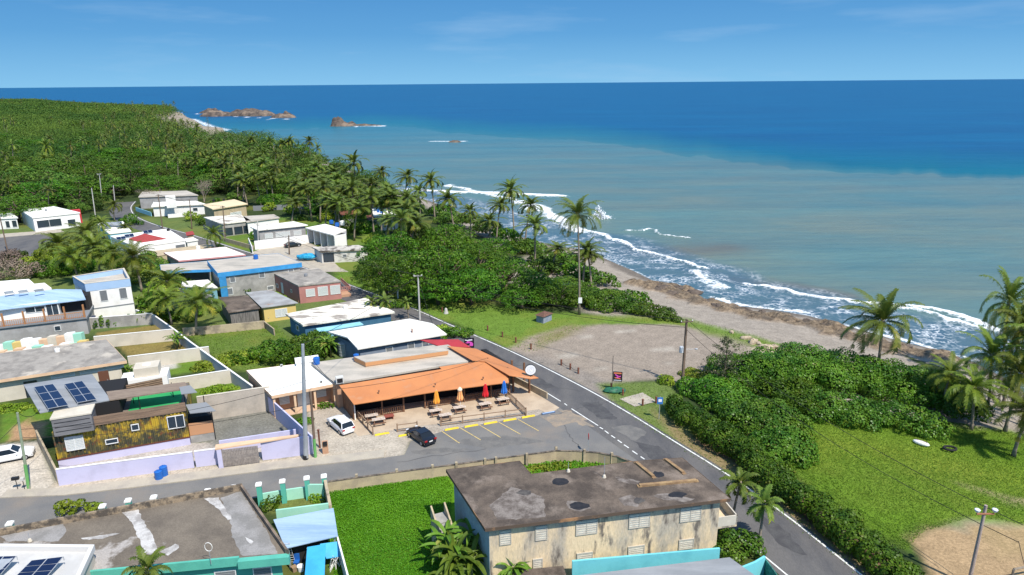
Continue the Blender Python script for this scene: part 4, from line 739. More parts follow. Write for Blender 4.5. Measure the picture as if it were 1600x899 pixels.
# ground cover: creeper leaves over the near green plot, grass tufts on the lawns
def scatter(name, label, cat, poly, n, size, m, seed, z=.05, hz=.12, up=1.2, asp=.6):
    r = np.random.default_rng(seed); xs = [p.x for p in poly]; ys = [p.y for p in poly]; x = r.uniform(min(xs), max(xs), n); y = r.uniform(min(ys), max(ys), n); ok = (sdist(x, y, poly) > -.2+0*x); ok &= fbm(x, y, 3, 5) > .0
    x, y = x[ok], y[ok]; k = len(x); g = gz(shore_d(x, y)); P = np.stack([x, y, g+z+hz*r.random(k)*(.4+fbm(x, y, 2.5, 8)*1.3)], 1); Nn = r.normal(size=(k, 3))*.6+[0, 0, up]; o = leaves(name, P, Nn, size*r.uniform(.6, 1.4, k), m, None, np.clip(fbm(x, y, 6, 3)*.9-.08+r.normal(0, .12, k), 0, .97), False, asp, r); tag(o, label, cat, None, 'stuff')
lm_creep = leafmat('creeper_leaves', (.06, .165, .006), (.14, .27, .012), (.19, .24, .03), .2, .5); lm_grass = leafmat('grass_blades', (.10, .18, .014), (.165, .245, .024), (.22, .21, .05), .2, .6)
scatter('creeper', 'bright green creeper covering the plot between the teal yard and the stained block', 'ground cover', UL([(516, 768), (696, 745), (706, 765), (700, 800), (700, 850), (780, 960), (530, 960)]), 130000, .13, lm_creep, 3, .03, .16)
scatter('lawn_grass', 'rough green grass of the big lawn behind the hedge', 'grass', lawn, 110000, .17, lm_grass, 4, .03, .10, .5, .3)
scatter('verge_grass', 'short grass of the verge between the road and the trees', 'grass', verge, 50000, .24, lm_grass, 6, .02, .08, .5, .3)
scatter('plot_grass', 'grass of the open plot behind the village walls', 'grass', back_green, 9000, .26, lm_grass, 7, .02, .1, .5, .3)
scatter('corner_grass', 'grass strip behind the curved wall', 'grass', behind_wall, 9000, .25, lm_creep, 9, .02, .2)
scatter('roadside_grass', 'thin grass strip between the coast road and the hedge', 'grass', roadverge, 14000, .2, lm_grass, 8, .02, .06, .5, .3)
# ================================================================ BUILDINGS
def ccw(P):
    a = sum(P[i][0]*P[(i+1) % len(P)][1]-P[(i+1) % len(P)][0]*P[i][1] for i in range(len(P))); return a > 0
def inset(P, d):
    n = len(P); out = []; s = 1 if ccw(P) else -1
    for i in range(n):
        a, b, c = (Vector((P[j % n][0], P[j % n][1])) for j in (i-1, i, i+1)); e1 = (b-a).normalized(); e2 = (c-b).normalized(); n1 = Vector((-e1.y, e1.x))*s; n2 = Vector((-e2.y, e2.x))*s
        k = n1+n2; k = k/max(k.dot(n1), .25); out.append((b.x+k.x*d, b.y+k.y*d))
    return out
w_white = mat('white_paint', (.80, .78, .74), (.70, .67, .62), .5, .5, .75, .7, fine=.04)
w_roofwhite = mat('white_roof_coating', (.82, .79, .71), (.70, .66, .57), .35, .5, .7, .75, c3=(.45, .41, .35), sc3=1.1, lo3=.66, hi3=.75, fine=.04)
w_roofclean = mat('clean_white_roof', (.84, .82, .76), (.76, .73, .66), .3, .5, .7, .7)
r_patch = mat('patchy_white_roof', (.74, .69, .58), (.30, .26, .22), .42, .50, .58, .85, st=(.6, 1.6, 1), fine=.08)
r_grey = mat('grey_roof_concrete', (.33, .30, .26), (.22, .20, .175), .45, .42, .6, .9, c3=(.46, .41, .34), sc3=.25, lo3=.55, hi3=.65, fine=.12, bump=.2)
r_pale = mat('pale_roof_concrete', (.48, .43, .36), (.36, .33, .28), .35, .42, .6, .9, c3=(.20, .18, .16), sc3=.35, lo3=.64, hi3=.73, fine=.1, st=(.5, 1.3, 1))
r_dark = mat('stained_black_roof', (.145, .112, .086), (.07, .055, .044), .38, .38, .60, .95, c3=(.25, .20, .16), sc3=.3, lo3=.52, hi3=.72, fine=.22, bump=.35)
r_brown = mat('brown_stained_roof', (.18, .15, .115), (.13, .108, .085), .35, .4, .6, .95, c3=(.36, .33, .30), sc3=.16, lo3=.58, hi3=.63, fine=.2, bump=.3)
edge_old = mat('rusty_roof_edge', (.10, .07, .05), (.36, .19, .09), .5, .55, .66, .9)
w_grey = mat('grey_wall', (.36, .35, .34), (.28, .27, .26), .6, rough=.85, fine=.06)
w_cement = mat('raw_cement_wall', (.38, .36, .33), (.26, .25, .23), .5, rough=.9, fine=.1)
w_lav = mat('lavender_wall', (.52, .50, .66), (.46, .44, .58), .5, .5, .7, .8, fine=.03)
w_lav_in = mat('stained_cement_wall', (.47, .41, .34), (.36, .32, .27), .5, rough=.9, fine=.08)
w_cream = mat('cream_wall', (.60, .54, .44), (.52, .47, .38), .5, rough=.85, fine=.04)
w_peach = mat('peach_paint', (.70, .48, .30), (.60, .40, .26), .6, rough=.8)
w_peachwall = mat('terracotta_peach_wall', (.48, .28, .17), (.42, .24, .15), .6, rough=.8, fine=.05)
w_blue = mat('deep_blue_wall', (.045, .13, .22), (.06, .16, .25), .6, rough=.8, fine=.08)
w_lblue = mat('light_blue_wall', (.24, .52, .62), (.30, .56, .64), .5, rough=.8)
w_bluewall = mat('slate_blue_wall', (.20, .24, .30), (.15, .18, .23), .6, rough=.85, fine=.06)
w_pink = mat('dusty_pink_wall', (.44, .20, .17), (.38, .17, .15), .6, rough=.85, fine=.05)
w_yel = mat('yellow_wall', (.62, .46, .16), rough=.8)
w_teal = mat('teal_wall', (.10, .42, .32), (.08, .34, .27), .5, .5, .7, .8, fine=.04)
w_mint = mat('mint_wall', (.36, .66, .50), (.30, .60, .46), .4, rough=.8, fine=.03)
w_aqua = mat('aqua_wall', (.17, .55, .60), (.13, .46, .52), .5, .5, .7, .8, fine=.04)
w_old = mat('peeling_cream_wall', (.70, .54, .34), (.42, .36, .28), .5, .44, .58, .9, c3=(.15, .125, .10), sc3=1.0, lo3=.53, hi3=.64, st=(1, 1, .32), fine=.14, bump=.2)
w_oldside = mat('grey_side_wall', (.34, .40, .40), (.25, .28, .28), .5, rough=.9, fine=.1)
w_decay = mat('mouldy_white_wall', (.62, .60, .55), (.40, .38, .34), .7, .5, .62, .9, fine=.1)
w_wood = mat('grey_weathered_boards', (.22, .20, .18), (.11, .10, .09), 1.2, .4, .6, .9, st=(6, 6, .5), fine=.2)
w_band = mat('bright_blue_band', (.05, .30, .60), (.04, .24, .50), .8, rough=.75)
w_sky = mat('pale_blue_paint', (.36, .50, .68), (.32, .46, .64), .4, rough=.8)
w_wall_st = mat('stained_block_wall', (.44, .36, .24), (.27, .22, .16), .6, .45, .6, .95, c3=(.11, .09, .07), sc3=.9, lo3=.6, hi3=.7, fine=.12)
w_tanwall = mat('tan_stucco', (.46, .37, .24), (.36, .29, .20), .6, .45, .62, .95, fine=.08)
blackstain = mat('black_mould', (.06, .05, .042), (.20, .16, .12), 1.5, rough=.95)
orange_m = mat('orange_sheet_roof', (.54, .215, .08), (.46, .18, .07), .25, .38, .65, .6, c3=(.46, .24, .13), sc3=.5, lo3=.58, hi3=.75, fine=.05, st=(1, 1, 1))
red_m = mat('red_sheet_roof', (.38, .04, .05), (.30, .035, .045), .5, rough=.5)
bluem = mat('pale_blue_sheet_roof', (.34, .46, .60), (.24, .35, .48), .5, .4, .6, .45, st=(.25, 2.4, 1), fine=.06)
zinc = mat('zinc_sheet', (.29, .30, .31), (.22, .23, .24), .35, .4, .6, .5, st=(.3, 2, 1), fine=.05)
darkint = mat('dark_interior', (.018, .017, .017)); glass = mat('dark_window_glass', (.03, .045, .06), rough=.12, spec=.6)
slat = mat('white_louvers', (.66, .68, .66), rough=.55); slatd = mat('grey_louvers', (.22, .23, .24), rough=.6); framew = mat('window_frame_white', (.72, .72, .70), rough=.6)
wood_b = mat('brown_stained_wood', (.22, .11, .06), (.15, .075, .045), 2.0, rough=.7, st=(1, 1, 1)); wood_p = mat('pale_brown_wood', (.30, .20, .13), (.22, .145, .095), 1.5, rough=.8); wood_o = mat('orange_brown_wood', (.45, .21, .09), rough=.7)
black_m = mat('black_metal', (.02, .02, .022), rough=.5); steel = mat('galvanised_steel', (.42, .44, .46), (.34, .36, .38), 1, rough=.5, metal=.3)
panel_b = mat('solar_cell_blue', (.008, .016, .05), rough=.15, spec=.6); tilered = mat('red_tile_roof', (.38, .06, .05), (.28, .045, .04), 3, rough=.7); bluepl = mat('blue_plastic', (.02, .12, .42), rough=.4)
def window(parent, a, b, nrm, f, z, w, h, style='glass', name=None):
    """centre at fraction f of wall a->b; a, b are 2D, z = sill"""
    d = Vector((b[0]-a[0], b[1]-a[1])); L_ = d.length; d /= L_; c = Vector(a[:2])+d*(f*L_ if f <= 1.0 else f); rz = math.atan2(d.y, d.x); n = Vector(nrm)
    def P(o, zz): return (c.x+d.x*o[0]+n.x*o[1], c.y+d.y*o[0]+n.y*o[1], zz)
    t = .08; mb = MB()
    for sx in (-1, 1): mb.box(P((sx*(w/2-t/2), .04), z+h/2), t, .10, h, rz)
    for zz in (z+t/2, z+h-t/2): mb.box(P((0, .04), zz), w-2*t, .10, t, rz)
    if style in ('glass2', 'slats2'): mb.box(P((0, .04), z+h/2), t, .10, h-2*t, rz)
    fr = mb.build(name or ('window' if style != 'door' else 'door'), {'door': slat, 'dark': black_m}.get(style, framew), parent)
    if style.startswith('slats') or style == 'grey':
        mb = MB(); n_ = max(3, int(h/.22)); m_ = slatd if style == 'grey' else slat
        for i in range(n_): mb.box(P((0, .035), z+t+(h-2*t)*(i+.5)/n_), w-2*t-.01, .05, (h-2*t)/n_*.80, rz, (R_(10), 0))
        mb.build('louvers', m_, fr)
        MB().box(P((0, .008), z+h/2), w-2*t, .012, h-2*t, rz).build('pane', slatd, fr)
    else:
        MB().box(P((0, .012), z+h/2), w-2*t, .02, h-2*t, rz).build('pane' if style != 'door' else 'leaf', glass if style != 'door' else slat, fr)
    return fr
ALLB = {}
def house(name, label, px, h, wall, roof, over=.35, t=.25, z0=0.0, fascia=None, parapet=0, pmat=None, wins=(), cat='house', group=None, slope=None, zs=None, world=None, front=None):
    A = [Vector(p) for p in world] if world else UL(px, h)
    if len(A) == 3: A = [A[0], A[1], A[1]+A[2]-A[0], A[2]]
    P = [(p.x, p.y) for p in A]
    if not ccw(P): P = P[::-1]
    W = inset(P, over); c = sum((Vector(p) for p in W), Vector((0, 0)))/len(W); r = thing(name, label, cat, (c.x, c.y, z0), group=group)
    if slope:                                  # slope: heights of the roof corners
        MB().prism(W, z0, 0, [s-t-.01 for s in slope]).build('walls', wall, r); mb = MB(); n = len(P); vs = [(p[0], p[1], s-t) for p, s in zip(P, slope)]+[(p[0], p[1], s) for p, s in zip(P, slope)]
        mb.add(vs, [tuple(range(n-1, -1, -1)), tuple(range(n, 2*n))]+[(i, (i+1) % n, n+(i+1) % n, n+i) for i in range(n)]); ro = mb.build('roof', roof, r)
    else:
        MB().prism(W, z0, h-t).build('walls', wall, r); ro = MB().prism(P, h-t, h).build('roof', roof, r)
    if fascia: MB().ring(inset(P, -.03), inset(P, .02), h-t-.03, h+.02).build('fascia', fascia, ro)
    if parapet: MB().ring(inset(P, .004), inset(P, .2), h+.002, h+parapet).build('parapet', pmat or wall, ro)
    n = len(W)
    for w in wins:
        s, f, z, ww, hh = w[:5]; st = w[5] if len(w) > 5 else 'glass'; a, b = W[s % n], W[(s+1) % n]; d = Vector((b[0]-a[0], b[1]-a[1])).normalized(); window(r, a, b, (d.y, -d.x), f, z0+z, ww, hh, st)
    ALLB[label] = (r, P, W, h, ro); return r, P, W, ro
def P2(q, z=0): return [(p.x, p.y) for p in UL(q, z)]
def sheet_slab(name, P3, th, m, parent):       # P3 world points with heights (top)
    n = len(P3); mb = MB(); vs = [(p[0], p[1], p[2]-th) for p in P3]+[tuple(p) for p in P3]; a = sum(P3[i][0]*P3[(i+1) % n][1]-P3[(i+1) % n][0]*P3[i][1] for i in range(n))
    f1, f2 = tuple(range(n-1, -1, -1)), tuple(range(n, 2*n)); sides = [(i, (i+1) % n, n+(i+1) % n, n+i) for i in range(n)]
    if a < 0: f1, f2 = f1[::-1], f2[::-1]; sides = [s[::-1] for s in sides]
    mb.add(vs, [f1, f2]+sides); return mb.build(name, m, parent)
def wall_line(name, label, pts, h, th, m, cat='wall', capm=None, z0=-.05, world=False, group=None):
    A = [Vector(p) for p in pts] if world else UL(pts, h); r = thing(name, label, cat, (A[0].x, A[0].y, 0), group=group)
    l = offset_line(A, th/2); q = offset_line(A, -th/2); P = [(p.x, p.y) for p in q]+[(p.x, p.y) for p in reversed(l)]; mb = MB(); n = len(A)
    for i in range(n-1): mb.prism([P[i], P[i+1], P[2*n-2-i], P[2*n-1-i]], z0, h-(.06 if capm else 0))
    o = mb.build('body' if n == 2 else 'body', m, r)
    if capm:
        l = offset_line(A, th/2+.03); q = offset_line(A, -th/2-.03); mb = MB()
        for i in range(n-1): mb.prism([(q[i].x, q[i].y), (q[i+1].x, q[i+1].y), (l[i+1].x, l[i+1].y), (l[i].x, l[i].y)], h-.06, h)
        mb.build('coping', capm, r)
    return r, A
# ---- 1 restaurant -------------------------------------------------------
gr_ = UL([(524, 599), (486, 567), (700, 538.5), (742, 563)], 3.9)
R0 = thing('beach_restaurant', 'long single storey restaurant under orange sheet roofs at the road corner', 'restaurant', tuple(U(640, 620)))
gp_ = [(p.x, p.y) for p in gr_]; gq = inset(gp_, .25)
MB().prism(gq, 0, 3.62).build('back_walls', w_peachwall, R0); MB().prism(gp_, 3.63, 3.9).build('concrete_roof', r_pale, R0)
# raised slab with orange band
up_ = UL([(571, 566), (700, 547.5), (677, 539.2), (553, 557.5)], 4.75); upq = inset([(p.x, p.y) for p in up_], .06)
MB().prism(upq, 3.9, 4.6).build('raised_block', w_peach, R0); rs = MB().prism([(p.x, p.y) for p in up_], 4.6, 4.75).build('raised_slab', r_pale, R0); MB().ring(inset([(p.x, p.y) for p in up_], -.02), inset([(p.x, p.y) for p in up_], .01), 4.1, 4.66).build('orange_band', mat('orange_band', (.55, .27, .12)), rs)
f1 = [U(552.7, 632, 2.9), U(690, 610.5, 2.9), U(795, 597.5, 2.9), U(793.5, 587, 3.4), U(758, 564.5, 4.25), U(733, 567, 4.2), U(686, 573.5, 4.1), U(690, 577, 4.02), U(530, 602.3, 3.96)]
rf = sheet_slab('front_roof', f1, .10, orange_m, R0)
f2 = [U(829, 592, 3.05), U(841.5, 590.5, 3.05), U(744, 545, 3.7), U(699, 541, 4.3), U(738, 563.5, 4.4), U(758, 565, 4.35), U(795, 586.5, 3.75)]
sheet_slab('side_roof', f2, .10, orange_m, R0)
def rib_lines(P3, k, parent, name):            # standing ribs from top edge to bottom edge of a quad
    mb = MB(); a, b, c, d = P3
    for i in range(k+1): f = (i+.5)/(k+1); p, q = lerp(a, b, f), lerp(d, c, f); mb.tube([p+Vector((0, 0, .012)), q+Vector((0, 0, .012))], .022, 4)
    mb.build(name, orange_m, parent)
for c in [(592, 612), (680, 601), (755, 591), (744, 553), (762, 561), (793, 576)]:
    p = U(c[0], c[1], 3.6); mb = MB(); mb.lathe((p.x, p.y, 3.5), [(.09, 0), (.09, .2), (.13, .22), (.13, .27)], 8); mb.build('roof_vent', mat('rusty_vent', (.25, .12, .07)), R0)
# veranda posts, rails and dark dining room
front = [U(555, 656), U(594, 649), U(624, 645), U(657, 640), U(719, 630), U(765, 622), U(797, 617)]
fa, fb = front[0], front[-1]; fd = (fb-fa).normalized(); fn_ = Vector((fd.y, -fd.x, 0)); flen = (fb-fa).length
for i, f in enumerate([0, .167, .30, .435, .69, .87, .995]):
    p = fa+fd*flen*f; MB().box((p.x, p.y, 1.42), .2, .2, 2.85, math.atan2(fd.y, fd.x)).build('post', wood_b if i else w_white, R0)
def balus(a, b, h, mname='railing', m=None, parent=None, bal=True, z=0, sp=.28, th=.07):
    a, b = Vector(a), Vector(b); d = (b-a); Ln = d.length; d.normalize(); rz = math.atan2(d.y, d.x); c = lerp(a, b, .5); mb = MB(); mb.box((c.x, c.y, z+h-.05), Ln, .10, .09, rz); mb.box((c.x, c.y, z+.14), Ln, .08, .08, rz)
    if bal:
        for i in range(max(2, int(Ln/sp))): p = lerp(a, b, (i+.5)/max(2, int(Ln/sp))); mb.box((p.x, p.y, z+(h+.06)/2), th, .05, h-.26, rz)
    return mb.build(mname, m or wood_b, parent)
for f0, f1_ in [(.01, .16), (.175, .295), (.445, .68), (.70, .86), (.88, .985)]: balus(fa+fd*flen*f0, fa+fd*flen*f1_, 1.0, 'railing', wood_b, R0)
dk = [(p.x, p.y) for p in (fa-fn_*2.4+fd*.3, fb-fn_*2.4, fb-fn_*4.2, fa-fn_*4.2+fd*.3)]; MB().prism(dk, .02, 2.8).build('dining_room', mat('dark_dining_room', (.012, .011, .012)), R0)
side_a = U(553, 657); side_b = U(533, 632); MB().prism([(p.x, p.y) for p in (side_a, side_a+Vector((.12, .05, 0)), side_b+Vector((.12, .05, 0)), side_b)], 0, 2.9, [2.75, 2.75, 3.7, 3.7]).build('wooden_side_wall', wood_b, R0)
for c in [(802, 612), (827, 614), (819, 596), (800, 592)]:
    p = U(*c); MB().box((p.x, p.y, 1.5), .26, .26, 3.0, .3).build('porch_post', wood_b, R0)
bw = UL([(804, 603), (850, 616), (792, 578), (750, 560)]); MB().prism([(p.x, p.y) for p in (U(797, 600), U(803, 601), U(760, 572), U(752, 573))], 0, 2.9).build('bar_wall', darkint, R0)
rw, _ = wall_line('road_rail_wall', 'low tan slatted wall between the restaurant porch and the coast road', [(768, 569), (812, 592), (855, 613.5)], 1.0, .18, w_tanwall)
# big round sign on the porch roof
p = U(829, 590, 3.1); sg = thing('round_sign', 'round white sign with a faint grey emblem standing on the porch roof', 'sign', (p.x, p.y, 3.12)); mb = MB(); mb.box((p.x, p.y, 3.25), .1, .1, .5); mb.build('bracket', black_m, sg)
ctr = Vector((p.x, p.y, 4.25)); look = (Vector((0, -20, 0))-Vector((p.x, p.y, 0))).normalized(); sdv = Vector((-look.y, look.x, 0))
def disc(c, r0, r1, th, nrm, n=28):
    s_ = Vector((-nrm.y, nrm.x, 0)); u_ = Vector((0, 0, 1)); mb = MB(); vs = []; 
    for off, r_ in ((-th/2, r0), (th/2, r1)): vs += [c+nrm*off+(s_*math.cos(k*2*math.pi/n)+u_*math.sin(k*2*math.pi/n))*r_ for k in range(n)]
    return mb.add(vs, [tuple(range(n-1, -1, -1)), tuple(range(n, 2*n))]+[(k, (k+1) % n, n+(k+1) % n, n+k) for k in range(n)])
disc(ctr-look*.12, .78, .80, .24, look).build('rim', black_m, sg); fc = disc(ctr+look*.02, .74, .74, .05, look).build('face', mat('sign_face_white', (.85, .85, .85), rough=.4), sg)
def ring_mark(c, r, w, nrm, m, name, parent, a0=0, a1=6.283, n=20):
    s_ = Vector((-nrm.y, nrm.x, 0)); u_ = Vector((0, 0, 1)); mb = MB(); vs = [c+(s_*math.cos(a0+(a1-a0)*k/n)+u_*math.sin(a0+(a1-a0)*k/n))*q for k in range(n+1) for q in (r-w/2, r+w/2)]
    mb.add(vs, [(2*k, 2*k+1, 2*k+3, 2*k+2) for k in range(n)]); mb.build(name, m, parent)
gm_ = mat('faint_grey_print', (.55, .56, .60)); ring_mark(ctr+look*.052, .46, .04, look, gm_, 'emblem_ring', fc); ring_mark(ctr+look*.052, .22, .05, look, gm_, 'emblem_curl', fc, .3, 5.0)
# ventilation / AC boxes, things on roofs
def acbox(label, px, z, s=.9, cat='air conditioner'):
    p = U(px[0], px[1], z); r = thing('air_conditioner', label, cat, (p.x, p.y, z)); mb = MB(); mb.box((p.x, p.y, z+s*.45), s, s*.8, s*.85, .35); mb.build('casing', mat('casing_grey', (.55, .55, .52)), r)
    MB().box((p.x+math.sin(.35)*.42*s, p.y-math.cos(.35)*.42*s, z+s*.45), s*.75, .04, s*.6, .35).build('grille', black_m, r)
acbox('grey air conditioner on the restaurant roof beside the white annex', (531, 598), 3.9, 1.0)
def tank(name, label, px, z, r_, h, m, cat='water tank', cap=None):
    p = U(px[0], px[1], z); o = thing(name, label, cat, (p.x, p.y, z)); mb = MB(); k = 18; prof = [(r_*.96, 0)]+[(r_*(1+.03*(i % 2)), h*(.04+.86*i/9)) for i in range(10)]+[(r_*.7, h*.96), (r_*.2, h)]; mb.lathe((p.x, p.y, z), prof, k); mb.build('shell', m, o, False)
    MB().lathe((p.x, p.y, z+h), [(r_*.25, 0), (r_*.25, .06), (r_*.1, .08)], 10).build('lid', cap or m, o)
tank('water_tank', 'ribbed steel water tank behind the restaurant', (539, 556), 0, .95, 2.6, steel)
tank('blue_drum', 'blue drum standing on the restaurant roof behind the annex', (495, 569), 3.9, .45, 1.1, bluepl, 'drum')
tank('blue_drum', 'dark blue drum tucked under the raised slab of the restaurant roof', (557, 563), 3.9, .4, 1.0, bluepl, 'drum')
p = U(480, 566, 3.5); o = thing('white_cistern', 'flat white cistern beside the blue drum behind the annex', 'water tank', (p.x, p.y, 2.6)); MB().box((p.x, p.y, 3.3), 3.2, 2.0, 1.2, .35).build('body', w_white, o); MB().box((p.x, p.y, 3.94), 3.4, 2.2, .12, .35).build('lid', w_roofclean, o)
p = U(540, 603, 3); 
# red roof beyond
f3 = [U(656, 531, 3.6), U(716, 530.5, 3.6), U(736, 543, 3.0), U(687, 541, 3.0)]; rr_ = thing('red_roofed_shed', 'shed with a bright red sheet roof behind the restaurant', 'shed', (f3[3].x, f3[3].y, 0)); sheet_slab('roof', [(p.x, p.y, p.z) for p in f3], .1, red_m, rr_); MB().prism(inset([(p.x, p.y) for p in f3], .4), 0, 2.8).build('walls', w_bluewall, rr_)
# ---- 2 white annex -------------------------------------------------------
an = UL([(424.5, 619), (525.5, 599.5), (484, 566.5), (385, 579)], 3.4); ap = [(p.x, p.y) for p in an]
AN = thing('white_roofed_annex', 'small terracotta walled house with a clean white flat roof beside the restaurant', 'house', (an[0].x, an[0].y, 0))
q = inset(ap, .12); d_ = Vector((q[1][0]-q[0][0], q[1][1]-q[0][1])).normalized(); nn2 = Vector((-d_.y, d_.x)); body = [(q[0][0]+nn2.x*1.9, q[0][1]+nn2.y*1.9), (q[1][0]+nn2.x*1.9, q[1][1]+nn2.y*1.9), q[2], q[3]]
MB().prism(body, 0, 3.08).build('walls', w_peachwall, AN); ro = MB().prism(ap, 3.1, 3.4).build('roof', w_roofclean, AN); MB().ring(inset(ap, -.03), inset(ap, .02), 3.0, 3.42).build('fascia', w_peach, ro); MB().prism(inset(ap, .1), -.02, .12).build('floor', mat('peach_floor', (.55, .38, .26)), AN)
for f in (.02, .34, .66, .98): c = lerp(Vector(q[0]), Vector(q[1]), f)+nn2*.2; MB().box((c.x, c.y, 1.55), .28, .28, 3.0, math.atan2(d_.y, d_.x)).build('column', w_peach, AN)
nf = (d_.y, -d_.x)
window(AN, body[0], body[1], nf, .2, .95, 1.3, 1.4, 'slats'); window(AN, body[0], body[1], nf, .8, .95, 1.3, 1.4, 'slats'); window(AN, body[0], body[1], nf, .5, .12, 1.6, 2.4, 'door')
acbox('small white ventilator near the front edge of the white annex roof', (502, 598), 3.4, .35, 'roof ventilator'); acbox('small white ventilator near the back of the white annex roof', (440, 573), 3.4, .35, 'roof ventilator')
# ---- 3 lavender compound ----------------------------------------------------
rL, A_ = wall_line('lavender_wall', 'long lavender boundary wall along the side street in front of the container house', [(87, 733), (300, 705.5)], 2.1, .2, w_lav, capm=w_white)
wall_line('lavender_wall', 'taller lavender wall stretch beside the wooden gate', [(407, 691), (489, 681)], 2.4, .2, w_lav)
wall_line('side_wall', 'stained wall running back from the street corner of the container lot', [(87, 733), (56, 672)], 2.0, .2, w_wall_st)
wall_line('lavender_wall', 'lavender wall running back between the courtyard and the parked white car', [(489, 683), (419, 620)], 2.3, .2, w_lav)
wall_line('cement_wall', 'tall stained cement wall closing the gravel courtyard at the back', [(307, 620), (421, 603.5)], 3.6, .25, w_lav_in, capm=w_cream)
wall_line('lavender_wall', 'low lavender inner wall behind the peach canopy', [(342, 689), (462, 671)], 1.7, .2, w_lav)
g = thing('gate_canopy', 'peach canopy slab over the grey wooden courtyard gate', 'canopy', tuple(U(370, 720))); MB().prism(P2([(336, 702), (463, 682), (470, 678.5), (337, 695)], 2.6), 2.45, 2.62).build('slab', w_peach, g); MB().prism(P2([(338, 704), (345, 703), (347, 700), (339, 701)], 2.4), 0, 2.44).build('pillar', w_lav, g)
ga, gb = U(347, 731), U(406, 723.5); gt = thing('wooden_gate', 'closed grey board gate in the lavender wall', 'gate', tuple(ga)); mb = MB(); d = (gb-ga).normalized(); n = 24
for i in range(n): c = lerp(ga, gb, (i+.5)/n); mb.box((c.x, c.y, 1.2), (gb-ga).length/n*.86, .06, 2.2, math.atan2(d.y, d.x))
mb.build('boards', mat('grey_gate_boards', (.30, .26, .23), (.22, .19, .17), 3, rough=.9), gt); c = lerp(ga, gb, .5); mb = MB()
for zz in (.4, 1.9): mb.box((c.x-d.y*-.06, c.y+.06, zz), (gb-ga).length, .05, .1, math.atan2(d.y, d.x))
mb.build('rails', steel, gt)
wall_line('post_wall', 'short lavender wall end where the gate hangs', [(303, 705), (343, 700)], 2.1, .2, w_lav, capm=w_white)
# ---- 4 container house ------------------------------------------------------
c0, c1 = U(93, 731), U(298, 694.5); CH = thing('container_house', 'two level house of rusty yellow and black corrugated containers with a wooden roof terrace', 'house', tuple(c0))
cdv = (c1-c0).normalized(); cnv = Vector((-cdv.y, cdv.x, 0)); CL = (c1-c0).length; zt = 4.6
cw = bpy.data.materials.new('rusty_yellow_container'); cw.use_nodes = True; t = cw.node_tree; N = t.nodes; K = t.links.new; p = N['Principled BSDF']; p.inputs['Roughness'].default_value = .7; geo = N.new('ShaderNodeNewGeometry')
def nze(sc, det=6, ro=.65, st=(1, 1, 1)):
    mpn = N.new('ShaderNodeMapping'); mpn.inputs['Scale'].default_value = st; K(geo.outputs['Position'], mpn.inputs[0]); n = N.new('ShaderNodeTexNoise'); n.inputs['Scale'].default_value = sc; n.inputs['Detail'].default_value = det; n.inputs['Roughness'].default_value = ro; K(mpn.outputs[0], n.inputs[0]); return n.outputs[0]
c_ = mixc(mrange(nze(.45), .44, .54, 0, 1), (.46, .31, .025, 1), (.05, .05, .03, 1)); c_ = mixc(mrange(nze(1.3), .56, .66, 0, 1), c_, (.20, .05, .02, 1)); c_ = mixc(mrange(nze(1.5, 6, .7, (1, 1, .18)), .52, .64, 0, .8), c_, (.10, .09, .035, 1)); K(c_, p.inputs['Base Color'])
def corrugated(a, d, n_, Ln, D_, z0, z1, m, parent, name='container_shell'):
    mb = MB(); k = int(Ln/.42); front_ = []
    for i in range(k+1):
        x = Ln*i/k
        for (dx, o) in ((0, 0), (.35, 0), (.5, .13), (.85, .13)):
            if i == k and dx: break
            q_ = a+d*(x+dx*Ln/k)+n_*(o if i < k else 0); front_.append((q_.x, q_.y))
    back = [((a+d*Ln+n_*D_).x, (a+d*Ln+n_*D_).y), ((a+n_*D_).x, (a+n_*D_).y)]; return mb.prism(front_+back, z0, z1).build(name, m, parent)
corrugated(c0, cdv, cnv, CL, 9.2, 1.0, zt, cw, CH)
MB().prism([(q.x, q.y) for q in (c0-cnv*.05, c1-cnv*.05, c1+cnv*9.1, c0+cnv*9.1)], 0, .98).build('plinth', w_lav, CH)
MB().prism([(q.x, q.y) for q in (c0-cnv*.12-cdv*.08, c1-cnv*.12+cdv*.1, c1-cnv*.02+cdv*.1, c0-cnv*.02-cdv*.08)], .99, 1.12).build('base_rail', mat('rust_red_rail', (.12, .04, .025)), CH)
def ch(u, v, z): return c0+cdv*u+cnv*v+Vector((0, 0, z))
mb = MB()
for i in range(5): q_ = lerp(ch(4.4, -.04, 0), ch(CL+.1, -.04, 0), .5); mb.box((q_.x, q_.y, zt+.12+i*.24), CL-4.3, .05, .215, math.atan2(cdv.y, cdv.x))
mb.build('terrace_boards', mat('driftwood_boards', (.27, .18, .12), (.17, .115, .08), 1.0, rough=.85, st=(.3, .3, 5)), CH)
MB().prism([tuple(ch(u, v, 0)[:2]) for u, v in ((4.5, .1), (CL, .1), (CL, 9.0), (4.5, 9.0))], zt+.002, zt+.06).build('terrace_deck', mat('terrace_decking', (.20, .165, .135), (.15, .125, .1), 1.2), CH)
MB().prism([tuple(ch(u, v, 0)[:2]) for u, v in ((7.6, 1.8), (13.5, 2.0), (13.5, 6.6), (7.6, 6.6))], zt+.065, zt+.10).build('green_turf', mat('green_turf', (.03, .33, .10), (.025, .27, .085), .8, rough=.95), CH)
